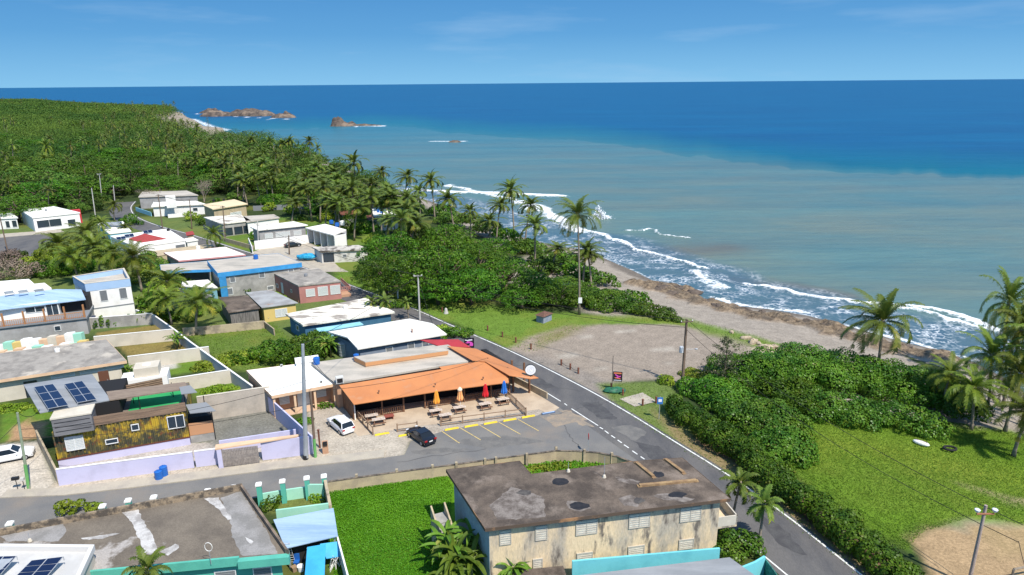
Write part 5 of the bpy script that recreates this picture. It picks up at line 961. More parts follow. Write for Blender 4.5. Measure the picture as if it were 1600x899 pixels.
# grey upper room, roof with solar panels, protruding box
pb = [tuple(ch(u, v, 0)[:2]) for u, v in ((.4, -.75), (4.4, -.75), (4.4, 1.6), (.4, 1.6))]; MB().prism(pb, 4.35, 6.5).build('shutter_box', mat('grey_shutter_box', (.20, .195, .20), (.14, .135, .14), 1, rough=.8, st=(.3, .3, 3)), CH); MB().prism(inset(pb, -.08), 6.5, 6.68).build('box_cap', w_cream, CH)
for zz in (4.9, 5.45, 6.0): MB().box(tuple(ch(2.4, -.77, zz)), 3.6, .04, .05, math.atan2(cdv.y, cdv.x)).build('shutter_slot', darkint, CH)
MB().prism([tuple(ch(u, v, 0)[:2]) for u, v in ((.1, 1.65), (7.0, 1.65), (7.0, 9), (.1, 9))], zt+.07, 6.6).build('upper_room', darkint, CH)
rt = [U(62, 645, 6.8), U(173, 625, 6.8), U(144, 584.5, 7.3), U(36.5, 601, 7.3)]; rf_ = sheet_slab('upper_roof', rt, .12, zinc, CH)
def solar(label, P4, nx, ny, z_off=.25, parent=None):
    a, b, c, d = [Vector(q) for q in P4]; nrm = (b-a).cross(d-a).normalized(); nrm = nrm if nrm.z > 0 else -nrm; fr = MB()
    fr.add([p_-nrm*.03 for p_ in (a, b, c, d)]+[p_+nrm*.012 for p_ in (a, b, c, d)], [(3, 2, 1, 0), (4, 5, 6, 7), (0, 1, 5, 4), (1, 2, 6, 5), (2, 3, 7, 6), (3, 0, 4, 7)]); r = fr.build('solar_panel', steel, parent)
    for i in range(nx):
        for j in range(ny):
            f0, f1_, g0, g1 = (i+.04)/nx, (i+.96)/nx, (j+.03)/ny, (j+.97)/ny; Q = [lerp(lerp(a, b, f), lerp(d, c, f), g_)+nrm*.02 for f, g_ in ((f0, g0), (f1_, g0), (f1_, g1), (f0, g1))]; sp_ = MB(); sp_.add(Q, [(0, 1, 2, 3)]); sp_.build('cell', panel_b, r)
    for q_ in (a, b, c, d): MB().tube([q_-Vector((0, 0, z_off)), q_], .03, 5).build('leg', steel, r)
    return r
solar('left pair of blue solar panels on the zinc roof of the container house', [U(75, 639, 7.25), U(107, 633, 7.25), U(83, 600, 7.65), U(53, 605, 7.65)], 2, 3, parent=CH)
solar('right pair of blue solar panels on the zinc roof of the container house', [U(121, 629.5, 7.2), U(151, 624, 7.2), U(128.5, 595.5, 7.6), U(100.5, 600.5, 7.6)], 2, 3, parent=CH)
# pergola boards behind the terrace, posts
sheet_slab('pergola_roof', [U(171, 625, 6.9), U(294, 607, 6.9), U(289, 597, 6.9), U(166, 612, 6.9)], .15, mat('pergola_boards', (.26, .20, .15), (.20, .15, .115), 2, rough=.85, st=(.4, 3, 1)), CH)
for u, v in ((8, 4.6), (12.5, 4.8), (17.5, 5.2), (21, 5.4), (9, 2.2), (14, 2.2)):
    if u < CL: q_ = ch(u, v, zt); MB().tube([q_, q_+Vector((0, 0, 2.1))], .05, 5).build('pergola_post', black_m, CH)
wf = (cdv.y, -cdv.x); a_, b_ = tuple((c0-cnv*.05)[:2]), tuple((c1-cnv*.05)[:2])
window(CH, a_, b_, wf, .915, 2.55, 1.9, 1.7, 'glass2'); window(CH, a_, b_, wf, .60, 3.15, .85, .85, 'glass'); window(CH, a_, b_, wf, .41, 1.95, 1.35, .65, 'glass'); window(CH, a_, b_, wf, .145, 1.95, 1.9, 1.8, 'slats2')
# dark olive sheet laid over the left flank
MB().prism([tuple((c0+cnv*v-cdv*o)[:2]) for v, o in ((1.2, .06), (1.2, 0), (8.4, 0), (8.4, .06))], 1.2, 4.2).build('side_sheet', mat('olive_side_sheet', (.07, .06, .03), (.16, .12, .03), 1.2), CH)
# right porches
PO = thing('side_porch', 'two level side porch with grey awnings and an orange panel on the container house', 'porch', tuple(U(318, 700)))
pa, pb_, pc, pd = U(299, 693), U(337, 687), U(325, 668), U(290, 674)
MB().prism([(q_.x, q_.y) for q_ in (pa, pb_, pc, pd)], 0, 1.0).build('base', w_cement, PO); MB().prism([(q_.x, q_.y) for q_ in (pa+Vector((0, 0, 0)), pb_, pb_+cnv*.08, pa+cnv*.08)], 1.05, 2.7).build('orange_panel', mat('orange_board', (.48, .25, .13)), PO)
sheet_slab('awning', [U(297, 646, 4.6), U(337, 642, 4.6), U(322, 628.5, 5.0), U(290, 632.5, 5.0)], .08, slatd, PO); sheet_slab('upper_awning', [U(283, 616, 6.9), U(308, 613, 6.9), U(297, 602, 7.1), U(280, 605, 7.1)], .08, slatd, PO)
for q_ in (pb_, pc): MB().tube([q_, (q_.x, q_.y, 4.55)], .06, 5).build('post', black_m, PO)
MB().prism([(q_.x, q_.y) for q_ in (pa+cnv*.6, pb_+cnv*.6, pc, pd)], 1.01, 3.2).build('dark_room', darkint, PO)
# slatted fence, brown door and white cistern behind
sf, _ = wall_line('slat_fence', 'brown horizontal slat fence behind the container terrace', [(172, 607), (253, 590.5)], 6.2, .06, mat('dark_brown_wood', (.10, .065, .045)), 'fence', z0=4.6)  # body behind the slats is dark brown wood
for i in range(6):
    a_, b_ = U(172, 607, 6.2), U(253, 590.5, 6.2); n_ = Vector(((b_-a_).y, -(b_-a_).x, 0)).normalized()*.06; c = lerp(a_, b_, .5)+n_; MB().box((c.x, c.y, 4.75+i*.27), (b_-a_).length, .04, .14, math.atan2((b_-a_).y, (b_-a_).x)).build('slat', wood_p, sf)
p = U(228, 592, 2.5); wc_ = thing('white_utility_block', 'cream utility block with a cistern behind the container house', 'utility room', (p.x, p.y, 0)); MB().box((p.x, p.y, 1.6), 6.0, 3.2, 3.2, .35).build('lower_block', w_white, wc_); MB().box((p.x+.3, p.y+.3, 3.9), 3.2, 2.6, 1.35, .35).build('upper_block', w_cream, wc_); MB().box((p.x+.3, p.y+.3, 4.63), 1.0, .8, .1, .35).build('hatch', w_white, wc_)
p = U(158, 612, 1); dd_ = thing('brown_side_door', 'brown door standing beside the slat fence', 'door', (p.x, p.y, 0)); a_, b_ = U(154, 590, 5.4), U(170, 588, 5.4); MB().prism([(q_.x, q_.y) for q_ in (a_, b_, b_+Vector((0, .1, 0)), a_+Vector((0, .1, 0)))], 0, 6.2).build('leaf', mat('brown_door', (.14, .06, .035)), dd_); MB().box((b_.x-.2, b_.y-.08, 4.9), .1, .08, .1).build('handle', steel, dd_)
# ---- 5 long peach house & patchwork -----------------------------------------
house('peach_house', 'long peach edged house with a grey stained flat roof behind the container house', [(-60, 603), (197.6, 564), (166, 530), (-60, 560)], 3.6, w_cream, r_grey, .7, .38, fascia=w_peach, wins=[(0, .60, 2.3, 3.0, .8, 'slats'), (0, .80, 2.3, 3.2, .8, 'slats'), (0, .95, 2.4, 2.6, .6, 'slats'), (0, .38, .1, 1.6, 2.4, 'dark')])
pwl = thing('patchwork_wall', 'low building edge painted in cream, orange and mint patches behind the grey roof', 'wall', tuple(U(60, 545))); cols = [w_white, w_peach, w_mint, w_white, w_yel, w_cream, w_peach, w_white, w_mint]
for row, (u0, u1, v0, v1, z0_, z1_) in enumerate([(-40, 126, 541, 519, .0, 2.4), (-40, 134, 552, 533, .0, 2.1)]):
    n = 12
    for i in range(n):
        a_, b_ = lerp(U(u0, v0, z1_), U(u1, v1, z1_), i/n), lerp(U(u0, v0, z1_), U(u1, v1, z1_), (i+1)/n); a_.z = b_.z = 0; q_ = Vector((0, .9, 0)); MB().prism([(a_.x, a_.y), (b_.x-.01, b_.y), (b_.x-.01, b_.y+.9), (a_.x, a_.y+.9)], z0_, z1_-((i*7+row*3) % 5)*.12).build('painted_panel', [w_white, w_peach, w_white, w_mint, w_yel, w_white, w_white, w_peach, w_cream, w_peach, w_white, w_mint][(i+row*5) % 12], pwl)
# ---- 6 white blue porch house ----------------------------------------------
hb, hp, hw, _r = house('parapet_house', 'two storey white block with a pale blue parapet and two grey shuttered windows', [(134, 452), (204, 443.5), (195, 427), (115, 440)], 6.4, w_white, r_pale, .02, .2, parapet=1.0, pmat=w_sky, wins=[(0, .36, 3.6, 1.3, 2.2, 'grey'), (0, .80, 3.6, 1.3, 2.2, 'grey')])
MB().ring(inset(hw, -.05), inset(hw, .0), 5.9, 7.42).build('blue_band', w_sky, hb); MB().ring(inset(hw, -.06), inset(hw, .0), 2.3, 2.5).build('grey_band', slatd, hb); MB().ring(inset(hw, -.08), inset(hw, .25), 7.425, 7.5).build('coping', w_cream, hb)
ph = thing('balcony_house', 'white house with an upper orange brown railed porch under a pale blue sheet roof', 'house', tuple(U(60, 520)))
A0, A1 = U(-60, 518, 3.2), U(134, 495.5, 3.2); dv = (A1-A0).normalized(); dn = Vector((-dv.y, dv.x, 0)); LL = (A1-A0).length
def pw(u, v): q_ = A0+dv*u+dn*v; return (q_.x, q_.y)
MB().prism([pw(0, 0), pw(LL, 0), pw(LL, 9), pw(0, 9)], 0, 2.95).build('lower_storey', w_grey, ph); MB().prism([pw(0, -.3), pw(LL+.2, -.3), pw(LL+.2, 9), pw(0, 9)], 2.95, 3.2).build('floor_slab', slatd, ph); MB().prism([pw(0, 3.2), pw(LL-4.5, 3.2), pw(LL-4.5, 9), pw(0, 9)], 3.2, 5.9).build('upper_walls', w_white, ph); MB().prism([pw(LL-4.4, 4.5), pw(LL, 4.5), pw(LL, 9), pw(LL-4.4, 9)], 3.2, 5.9).build('dark_recess', darkint, ph)
rq = [U(-60, 492, 5.6), U(134, 468, 5.6), U(127, 452.5, 7.0), U(88, 452, 7.1), U(-60, 470, 7.1)]; sheet_slab('porch_roof', rq, .12, bluem, ph)
MB().prism([pw(0, 7.8), pw(LL-6, 7.8), pw(LL-8, 12.5), pw(0, 12.5)], 5.9, 7.25).build('flat_roof', w_roofwhite, ph)
for i in range(7): f = LL*(i/6); q_ = pw(f-.1*(i == 6), -.15); MB().box((q_[0], q_[1], 4.4), .22, .22, 2.4, 0).build('porch_post', wood_o, ph)
for i in range(6): balus(Vector((*pw(LL*i/6+.15, -.15), 0)), Vector((*pw(LL*(i+1)/6-.15, -.15), 0)), 1.1, 'railing', wood_o, ph, z=3.2, sp=.3)
for f in (.52, .60): window(ph, pw(0, 3.2), pw(LL, 3.2), (dv.y, -dv.x), f, 4.2, 1.6, 1.1, 'glass')
window(ph, pw(0, 3.2), pw(LL, 3.2), (dv.y, -dv.x), .70, 3.3, 1.9, 2.2, 'glass2'); window(ph, pw(0, 0), pw(LL, 0), (dv.y, -dv.x), .75, 1.2, 1.0, 1.0, 'glass')
for i, u in enumerate((8, 30, 55)): solar('dark solar panel lying on the flat roof behind the blue porch roof, number %s from the left' % ('one', 'two', 'three')[i], [U(u, 460-i*1.7, 7.5), U(u+14, 458-i*1.7, 7.5), U(u+12, 454-i*1.6, 8), U(u-2, 456-i*1.6, 8)], 2, 1, parent=ph)
house('white_flat_house', 'house with a plain white flat roof beside the dead scrub', [(-30, 455), (60, 449.5), (45, 436), (-30, 442)], 4.5, w_white, w_roofclean, .2, .3)
st_ = thing('outside_stairs', 'dark blue metal stairs beside the lower wall of the balcony house', 'stairs', tuple(U(132, 520))); mb = MB(); a_ = U(131, 516); [mb.box((a_.x+.0, a_.y+.5+i*.28, .2*i+.1), 1.6, .3, .2, .2) for i in range(9)]; mb.build('steps', mat('navy_stair', (.06, .08, .14)), st_)
# ---- 7 garden walls
long_pts = [(212, 484), (240, 492), (272, 514.5), (300, 536), (359, 578), (394, 603)]
wall_line('garden_wall', 'long white garden wall running diagonally from the white block to the annex', long_pts, 2.0, .2, mat('garden_wall_paint', (.50, .50, .50), (.42, .42, .42), .4, rough=.85), capm=w_white)
for i, (a_, b_, lab) in enumerate([((137, 497), (238, 489.5), 'grey cross wall behind the row of slim shrubs'), ((146, 526), (271, 514), 'cream cross wall between the first and second gardens'), ((199, 557), (326, 541.5), 'cream cross wall between the second and third gardens'), ((205, 601), (359, 577.5), 'cream cross wall in front of the third garden'), ((256, 586), (262, 584), 'short wall stub by the utility block')]): wall_line('garden_wall', lab, [a_, b_], 2.2, .2, w_cream if i else w_cement, capm=w_white)
wall_line('block_wall', 'old stained wall along the back of the open green plot', [(285, 513), (330, 509.5), (412, 501.5)], 1.5, .25, w_wall_st)
wall_line('block_wall', 'stained low wall between the green plot and the blue house', [(412, 501.5), (428, 514)], 1.3, .2, w_wall_st)
# ---- 8 middle village houses
house('board_shack', 'grey weathered board shack with a dark rusty roof', [(357, 488), (406.5, 481), (387, 463.5), (342, 467)], 3.0, w_wood, r_dark, .3, .12, slope=[2.9, 2.9, 3.3, 3.3], cat='shack')
house('yellow_house', 'low yellow and cream house with a grey zinc roof and white bars on its window', [(409, 481), (466, 473.5), (424, 453), (384, 457)], 3.1, w_yel, mat('old_zinc', (.36, .36, .35), (.26, .25, .24), .4, c3=(.34, .20, .12), sc3=.3, lo3=.6, hi3=.7, rough=.7), .35, .12, wins=[(0, .53, .7, 2.2, 1.6, 'slats2'), (0, .12, .8, .1, .1)])
bh, bp_, bwl, _r = house('blue_banded_house', 'two storey raw cement house with a bright blue band around its flat roof', [(340, 427), (471, 411), (434, 396), (324, 408)], 5.6, w_cement, r_pale, .3, .9, wins=[(0, .15, 3.1, 1.1, 1.3, 'grey'), (0, .51, 3.3, 1.2, 1.4, 'grey'), (0, .88, 3.6, 1.2, .9, 'grey'), (0, .10, .5, 1.2, 1.5, 'grey'), (0, .60, .4, 1.4, .9, 'grey')])
MB().ring(inset(bp_, -.05), inset(bp_, .01), 4.65, 5.63).build('blue_band', w_band, bh); MB().box((bwl[0][0]+.6, bwl[0][1]+.05, 2.3), 1.3, .5, 4.6, .2).build('blue_corner', w_band, bh)
cp = thing('carport', 'open carport with a blue edged flat roof beside the cement house', 'carport', tuple(U(290, 455))); cpp = P2([(252, 424), (338, 421), (326, 408), (250, 414)], 4.6); MB().prism(cpp, 4.2, 4.6).build('roof', r_pale, cp); MB().ring(inset(cpp, -.05), inset(cpp, .01), 4.05, 4.63).build('blue_edge', w_band, cp)
for q_ in inset(cpp, .5): MB().box((q_[0], q_[1], 2.1), .3, .3, 4.2).build('post', w_cement, cp)
MB().prism([cpp[2], cpp[3], (cpp[3][0], cpp[3][1]-.2), (cpp[2][0], cpp[2][1]-.2)], 0, 4.19).build('back_wall', w_grey, cp)
house('white_shed', 'low white roofed lean-to in front of the carport', [(283, 447), (341, 450), (325, 437), (285, 440)], 2.6, w_lblue, w_roofwhite, .2, .2, cat='shed')
house('pink_house', 'dusty pink house with a grey flat roof and three white shuttered windows', [(466, 446.6), (533, 439.3), (497, 419), (424.6, 426)], 3.9, w_pink, r_grey, .12, .25, wins=[(0, .26, 1.3, 1.8, 1.6, 'slats'), (0, .56, 1.2, 2.0, 1.9, 'slats'), (0, .86, 1.2, 2.0, 1.9, 'slats'), (3, .15, .9, 1.0, .9), (3, .35, .3, 1.0, 2.3, 'door'), (3, .7, 1.5, .7, .7)])
tb = P2([(466, 469), (549, 459), (540, 452), (462, 462)], .6); o = thing('pink_terrace', 'raised pink terrace with a balustrade at the road side of the pink house', 'terrace', tuple(U(507, 466))); MB().prism(tb, 0, .55).build('slab', w_peachwall, o); balus(U(534, 459.5), U(549, 458), 1.0, 'balustrade', w_pink, o, z=.55, sp=.35, th=.14); balus(U(548, 458), U(533, 444), 1.0, 'balustrade', w_pink, o, z=.55, sp=.35, th=.14)
house('deep_blue_house', 'low deep blue house with a patchy black and white flat roof', [(473, 508), (617, 487.5), (572, 465.5), (446, 490.5)], 3.4, w_blue, r_patch, .5, .3, wins=[(0, .6, 1.0, 1.4, 1.0), (3, .5, 1.2, 1.2, 1.0)])
bpy.data.materials['patchy_white_roof']
house('light_blue_lean_to', 'light blue lean-to between the deep blue house and the hip roofed house', [(497, 519), (568, 507), (562, 503), (494, 513)], 2.7, w_lblue, w_lblue, .1, .15, cat='lean-to')
# hipped white roof
e0, e1, r1_, r0_, b1_, b0_ = U(559, 545, 3.2), U(698, 522, 3.2), U(676, 505.5, 4.3), U(543, 527.5, 4.3), U(640, 498, 3.6), U(512.5, 518.5, 3.6)
HR = thing('gabled_grey_house', 'slate grey house under a big white painted low gable roof', 'house', (e0.x, e0.y, 0)); mb = MB()
for P3 in ([e0, e1, r1_, r0_], [r0_, r1_, b1_, b0_]):
    n = len(mb.v); th_ = Vector((0, 0, .22)); mb.add([Vector(q_)-th_ for q_ in P3]+list(P3), [(3, 2, 1, 0), (4, 5, 6, 7), (0, 1, 5, 4), (2, 3, 7, 6), (3, 0, 4, 7), (1, 2, 6, 5)])
mb.build('roof', mat('white_gable_roof', (.80, .77, .70), (.70, .66, .58), .6, .45, .7, .8, c3=(.5, .46, .38), sc3=2, lo3=.64, hi3=.74), HR)
wq = inset([(q_.x, q_.y) for q_ in (e0, e1, b1_, b0_)], .6); MB().prism(wq, 0, 0, [2.95, 2.95, 3.3, 3.3]).build('walls', w_bluewall, HR); d = Vector((wq[1][0]-wq[0][0], wq[1][1]-wq[0][1])).normalized()
for f in (.35, .62, .8): window(HR, wq[0], wq[1], (d.y, -d.x), f, 1.4, 1.2, 1.0, 'grey')
tank('roof_pipe', 'small rusty vent stub on the white gable roof', (644, 519.5), 3.85, .12, .7, mat('rusty_vent', (.25, .12, .07)), 'vent pipe')
# ---- 9 far houses
house('pink_edged_house', 'white flat roofed house with a faded pink edge', [(279, 407.5), (383.5, 398), (352, 386), (256, 395)], 4.2, w_grey, w_roofwhite, .4, .3, fascia=mat('faded_pink', (.60, .28, .28)), wins=[(3, .5, 1.2, 1.0, 1.2)])
house('tan_wall_house', 'narrow tan roofed building behind the pink edged roof', [(245, 400), (335, 385), (330, 381), (235, 393)], 2.6, w_tanwall, w_tanwall, .1, .2)
RTH, *_ = house('red_tile_house', 'white house with flat white roof and a red tiled porch', [(212, 386), (290, 375), (262, 357.5), (172, 369)], 4.0, w_white, w_roofclean, .1, .3, wins=[(0, .88, 1.6, 2.4, 1.4, 'grey'), (0, .28, .3, 2.4, 1.9, 'glass2'), (0, .5, .3, 1.6, 1.9, 'glass')])
rt3 = [U(221, 379.5, 4.0), U(262, 373.5, 4.0), U(226, 365, 5.0), U(201, 373, 4.3)]; sheet_slab('tiled_porch_roof', rt3, .25, tilered, RTH)
for i, (u, v) in enumerate(((183, 373), (196, 369), (225, 363))): solar('blue solar panel on the white roof near the red tiles, %s' % ('leftmost', 'middle one', 'the one behind the tiles')[i], [U(u, v+2, 4.3), U(u+14, v, 4.3), U(u+12, v-4, 4.8), U(u-2, v-2, 4.8)], 2, 1, parent=RTH)
SRH, *_ = house('solar_roof_house', 'pale aqua house with dark blue solar panels on the roof', [(170, 365), (205, 361), (192, 346), (150, 349)], 3.4, w_lblue, w_roofwhite, .2, .3)
solar('large blue solar array on the pale aqua house', [U(160, 352, 3.8), U(192, 354, 3.8), U(190, 346.5, 4.6), U(160, 347.5, 4.6)], 4, 2, parent=SRH)
hh9, p9, w9, _ = house('modern_white_house', 'modern white house with a grey framed garage window and a red portal', [(50, 340), (125, 332), (84, 322.5), (31, 328)], 4.6, w_white, w_roofclean, .2, .35, wins=[(0, .32, 1.0, 6.5, 2.4, 'glass2'), (0, .80, .5, 2.2, 2.2)])
o = thing('red_portal', 'red square portal frame on the modern white house', 'portal frame', tuple(U(113, 356))); a_, b_ = U(101, 351), U(127, 348); d = (b_-a_).normalized()
for q_, w_, h0, h1 in ((a_, .5, 0, 3.8), (b_, .7, 0, 3.8)): MB().box((q_.x, q_.y, 1.9), .6, 1.8, 3.8, math.atan2(d.y, d.x)).build('leg', mat('red_portal', (.50, .04, .05)), o)
c = lerp(a_, b_, .5); MB().box((c.x, c.y, 4.1), (b_-a_).length+.6, 1.8, .6, math.atan2(d.y, d.x)).build('beam', MATS['red_portal'], o)
house('left_white_house', 'white house cut by the left edge beside the modern one', [(-40, 343), (28, 340), (18, 333), (-40, 335)], 3.6, w_white, w_roofclean, .3, .3, wins=[(0, .92, .5, 1.4, 2.2, 'glass'), (0, .75, .4, 1.2, 2.2)])
house('far_ruin_house', 'farthest grey and white flat house beside the leafless tree', [(216, 308), (310, 305), (292, 298), (222, 300)], 4.4, w_grey, r_pale, .3, .3, wins=[(0, .3, 1, 3, 1.6)])
house('far_white_house', 'long white house with low flat roof beside the far road', [(236, 323), (322, 319), (306, 314), (240, 316)], 3.6, w_white, w_roofwhite, .5, .3, wins=[(0, .82, 1.2, 1.6, 1.2)])
house('white_cube_room', 'small white square room on top of the far white house', [(258, 308), (274, 307), (272, 305), (258, 306)], 7.4, w_white, w_white, .05, .2, z0=3.6, cat='roof room')
house('cream_roof_house', 'house with a cream coloured roof and tan walls', [(332, 327), (387, 318.5), (366, 311.5), (316, 320)], 4.6, w_tanwall, mat('cream_roof', (.72, .58, .36), (.62, .5, .33), .3, rough=.8), .5, .3, wins=[(0, .65, 1.0, 4, 1.4, 'slats')])
house('open_porch_house', 'white house with an open front porch and a stained cream roof', [(346, 350), (392, 344.5), (375, 335), (318, 339.5)], 4.0, w_cement, r_patch, .3, .3, wins=[(0, .2, .3, 2.2, 2.2, 'dark'), (0, .55, .3, 2.4, 2.2, 'dark'), (0, .85, .3, 1.8, 2.2, 'dark')])
house('grey_roof_house', 'white house with pale grey roof behind the long white wall', [(385, 347), (437, 340), (428, 335), (380, 338)], 4.0, w_white, r_pale, .3, .3, wins=[(0, .25, 1, 1.6, 1.5, 'grey'), (0, .65, 1, 1.6, 1.5, 'grey')])
house('long_white_house', 'long white house with a cream roof above the white yard wall', [(402, 359.5), (481, 351.5), (459, 346), (391, 354.5)], 4.4, w_grey, w_roofwhite, .5, .3, wins=[(0, .2, 1.6, 2.2, 1.4, 'slats'), (0, .5, 1.6, 4, 1.4, 'slats'), (0, .82, 1.6, 2.2, 1.4, 'slats')])
wall_line('yard_wall', 'plain white yard wall in front of the long white house', [(397, 377), (482, 367)], 2.4, .25, w_white)
for a_, b_, h_, m_, lab in [((212, 324), (236, 332), 1.4, w_lblue, 'low blue white yard fence beside the far road'), ((318, 352), (345, 369), 1.2, w_cement, 'cement yard wall left of the open porch house'), ((348, 371), (396, 384), 1.2, w_tanwall, 'tan yard wall along the far street'), ((262, 335), (312, 331), 1.3, w_white, 'white yard wall in front of the far white house'), ((252, 444), (330, 462), 1.8, w_cement, 'grey yard wall behind the garden palms'), ((395, 322), (500, 318), 1.8, slatd, 'dark fence at the edge of the far lawn'), ((388, 372), (394, 386), 1.8, w_white, 'short white return of the yard wall')]: wall_line('yard_wall', lab, [a_, b_], h_, .2, m_)
# bay house
bq = UL([(477, 356), (521, 367.5), (541, 359), (508, 350)], 4.4); BH = thing('bay_house', 'white roofed row with four open white bays', 'house', (bq[0].x, bq[0].y, 0)); bP = [(q_.x, q_.y) for q_ in bq]; MB().prism(bP, 4.1, 4.4).build('roof', w_roofwhite, BH)
ba, bb = Vector(bP[0]), Vector(bP[1]); bd = (bb-ba).normalized(); bn = Vector((-bd.y, bd.x)); BL_ = (bb-ba).length
MB().prism([tuple(ba+bn*4), tuple(bb+bn*4), bP[2], bP[3]], 0, 4.08).build('rooms', w_grey, BH)
for i in range(5): q_ = ba+bd*(BL_*(.02+.24*i)); MB().prism([tuple(q_+bn*.2), tuple(q_+bd*.3+bn*.2), tuple(q_+bd*.3+bn*3.9), tuple(q_+bn*3.9)], 0, 4.09).build('bay_wall', w_white, BH)
window(BH, tuple(bb), bP[2], (bd.x, bd.y), .5, 2.4, 1.8, 1.0, 'grey')
tank('blue_tank', 'blue roof tank at the left on the bay house', (518, 350), 4.4, .6, 1.1, bluepl); tank('blue_tank', 'blue roof tank in the middle of the bay house roof', (527, 354), 4.4, .6, 1.1, bluepl); tank('white_tank', 'white roof tank beside the dark bush on the bay house', (535, 352), 4.4, .7, 1.3, w_white)
house('decayed_house', 'small mouldy white house with a blackened flat roof and a green door', [(500, 393), (578, 389), (560, 383), (487, 386)], 3.2, w_decay, mat('mouldy_roof', (.50, .46, .40), (.10, .085, .07), .5, .46, .56, .95), .4, .3, wins=[(0, .5, 1.2, 1.0, .9, 'grey'), (0, .8, 1.2, 1.0, .9, 'grey'), (0, .15, .3, 2.6, 2.2, 'dark')])
house('white_terrace_house', 'white house with dark roof tanks behind the tall bushes', [(584, 338), (622, 336), (606, 324), (580, 325)], 4.6, w_white, w_roofclean, .2, .3)
tank('dark_tank', 'pair left of small dark roof tanks on the white terrace house', (591, 332), 4.6, .4, .9, bluepl); tank('dark_tank', 'small dark tank right of the other on the white terrace house', (596, 333), 4.6, .4, .9, bluepl)
br_ = mat('brown_hip_roof', (.20, .075, .05), (.15, .06, .04), 1, rough=.8)
house('brown_roof_pavilion', 'brown roofed open pavilion beside the white terrace house', [(574, 343), (604, 340), (598, 334), (572, 337)], 4.0, w_grey, br_, .8, .15); house('brown_roof_house', 'brown roofed house behind the tall dark bush', [(532, 336), (556, 334), (552, 328), (530, 330)], 4.0, w_grey, br_, .8, .15)
house('hut_pavilion', 'small brown roofed hut by the far street', [(291, 368), (304, 366), (301, 361), (290, 363)], 3.2, w_tanwall, tilered, .3, .15, cat='hut'); house('white_annex_box', 'small white roofed annex beside the red tile house', [(291, 378), (310, 375), (302, 371), (288, 373)], 3.0, w_white, w_roofwhite, .2, .2, cat='annex')
# ---- 10 near left: stained parapet roof, teal house
TL = [U(-40, 913, 4), U(452, 866, 4), U(379, 762, 4), U(-40, 841, 4)]
TH = thing('teal_house', 'teal house with a big brown stained flat roof and mouldy parapets', 'house', (TL[1].x, TL[1].y, 0)); TP = [(q_.x, q_.y) for q_ in TL]; tq = inset(TP, .5)
MB().prism([tq[0], tq[1], inset(TP, .1)[2], inset(TP, .1)[3]], 0, 3.58).build('walls', w_teal, TH); ro = MB().prism(TP, 3.6, 3.85).build('roof', r_brown, TH); q1 = inset(TP, .22)
def par(a, b, a2, b2, h0, h1, m): MB().prism([a, b, b2, a2], h0, h1).build('parapet', m, ro)
par(TP[1], TP[2], q1[1], q1[2], 3.852, 4.4, mat('brown_parapet', (.24, .18, .13), (.12, .095, .075), .8, rough=.95, fine=.2)); par(TP[2], TP[3], q1[2], q1[3], 3.852, 4.5, mat('mouldy_parapet', (.30, .23, .155), (.09, .075, .06), 1.3, .42, .56, .95, fine=.2))
d = (Vector(TP[1])-Vector(TP[0])).normalized(); nn3 = Vector((d.y, -d.x)); L1 = (Vector(TP[1])-Vector(TP[0])).length
MB().prism([tuple(Vector(TP[0])+nn3*.02), tuple(Vector(TP[1])-d*4.2+nn3*.02), tuple(Vector(TP[1])-d*4.2-nn3*.2), tuple(Vector(TP[0])-nn3*.2)], 3.3, 4.15).build('teal_fascia', w_teal, ro); MB().prism([tuple(Vector(TP[1])-d*4.25+nn3*.35), tuple(Vector(TP[1])+nn3*.35), tuple(Vector(TP[1])-nn3*.2), tuple(Vector(TP[1])-d*4.25-nn3*.2)], 3.2, 3.95).build('teal_fascia', w_teal, ro)
for f, w in ((.80, 1.8), (.93, 1.6)): window(TH, tq[0], tq[1], (nn3.x, nn3.y), f, 1.2, w, 1.4, 'grey')
# white patches of sealant on that roof, raised strips
def patch(poly, z, m, label, name='sealant_patch', h=.012, o=None):
    o = o or ro; P = UL(poly, z); P_ = [(q_.x, q_.y) for q_ in P]; P_ = P_ if ccw(P_) else P_[::-1]
    s = []
    for i in range(len(P_)):
        a, b = Vector(P_[i]), Vector(P_[(i+1) % len(P_)]); n_ = max(1, int((b-a).length/.35)); s += [tuple(lerp(a, b, k/n_)+Vector((rr.uniform(-.09, .09), rr.uniform(-.09, .09)))) for k in range(n_)]
    MB().prism(s, z, z+h).build(name, m, o)
sealant = mat('white_sealant', (.52, .50, .47), (.30, .28, .26), .9, .42, .6, .9, fine=.15); seal2 = mat('thin_grey_coat', (.29, .275, .26), (.21, .20, .185), .7, .4, .6, .9, fine=.15)
for poly, m, lab in [([(190, 798), (213, 793), (222, 810), (236, 835), (247, 856), (242, 868), (228, 866), (216, 840), (205, 816)], sealant, 'long white sealant strip down the middle of the brown roof'), ([(320, 779), (341, 778), (352, 796), (362, 812), (357, 813), (345, 800)], sealant, 'white sealant band near the parapet corner'), ([(345, 778), (376, 768), (395, 797), (420, 836), (435, 866), (378, 869), (362, 840), (360, 812), (350, 794)], seal2, 'grey recoated area along the right parapet'), ([(0, 838), (98, 818), (103, 830), (92, 846), (10, 846)], seal2, 'grey coated corner behind the solar roof'), ([(125, 841), (178, 834), (186, 834), (160, 842), (128, 844)], sealant, 'thin white sealant streak left of the strip'), ([(250, 862), (275, 850), (281, 855), (262, 868)], sealant, 'white smear below the long sealant strip'), ([(383, 838), (395, 846), (392, 851), (384, 846)], sealant, 'small white smear on the recoated area')]: patch(poly, 3.856 if m is seal2 else 3.872, m, lab)
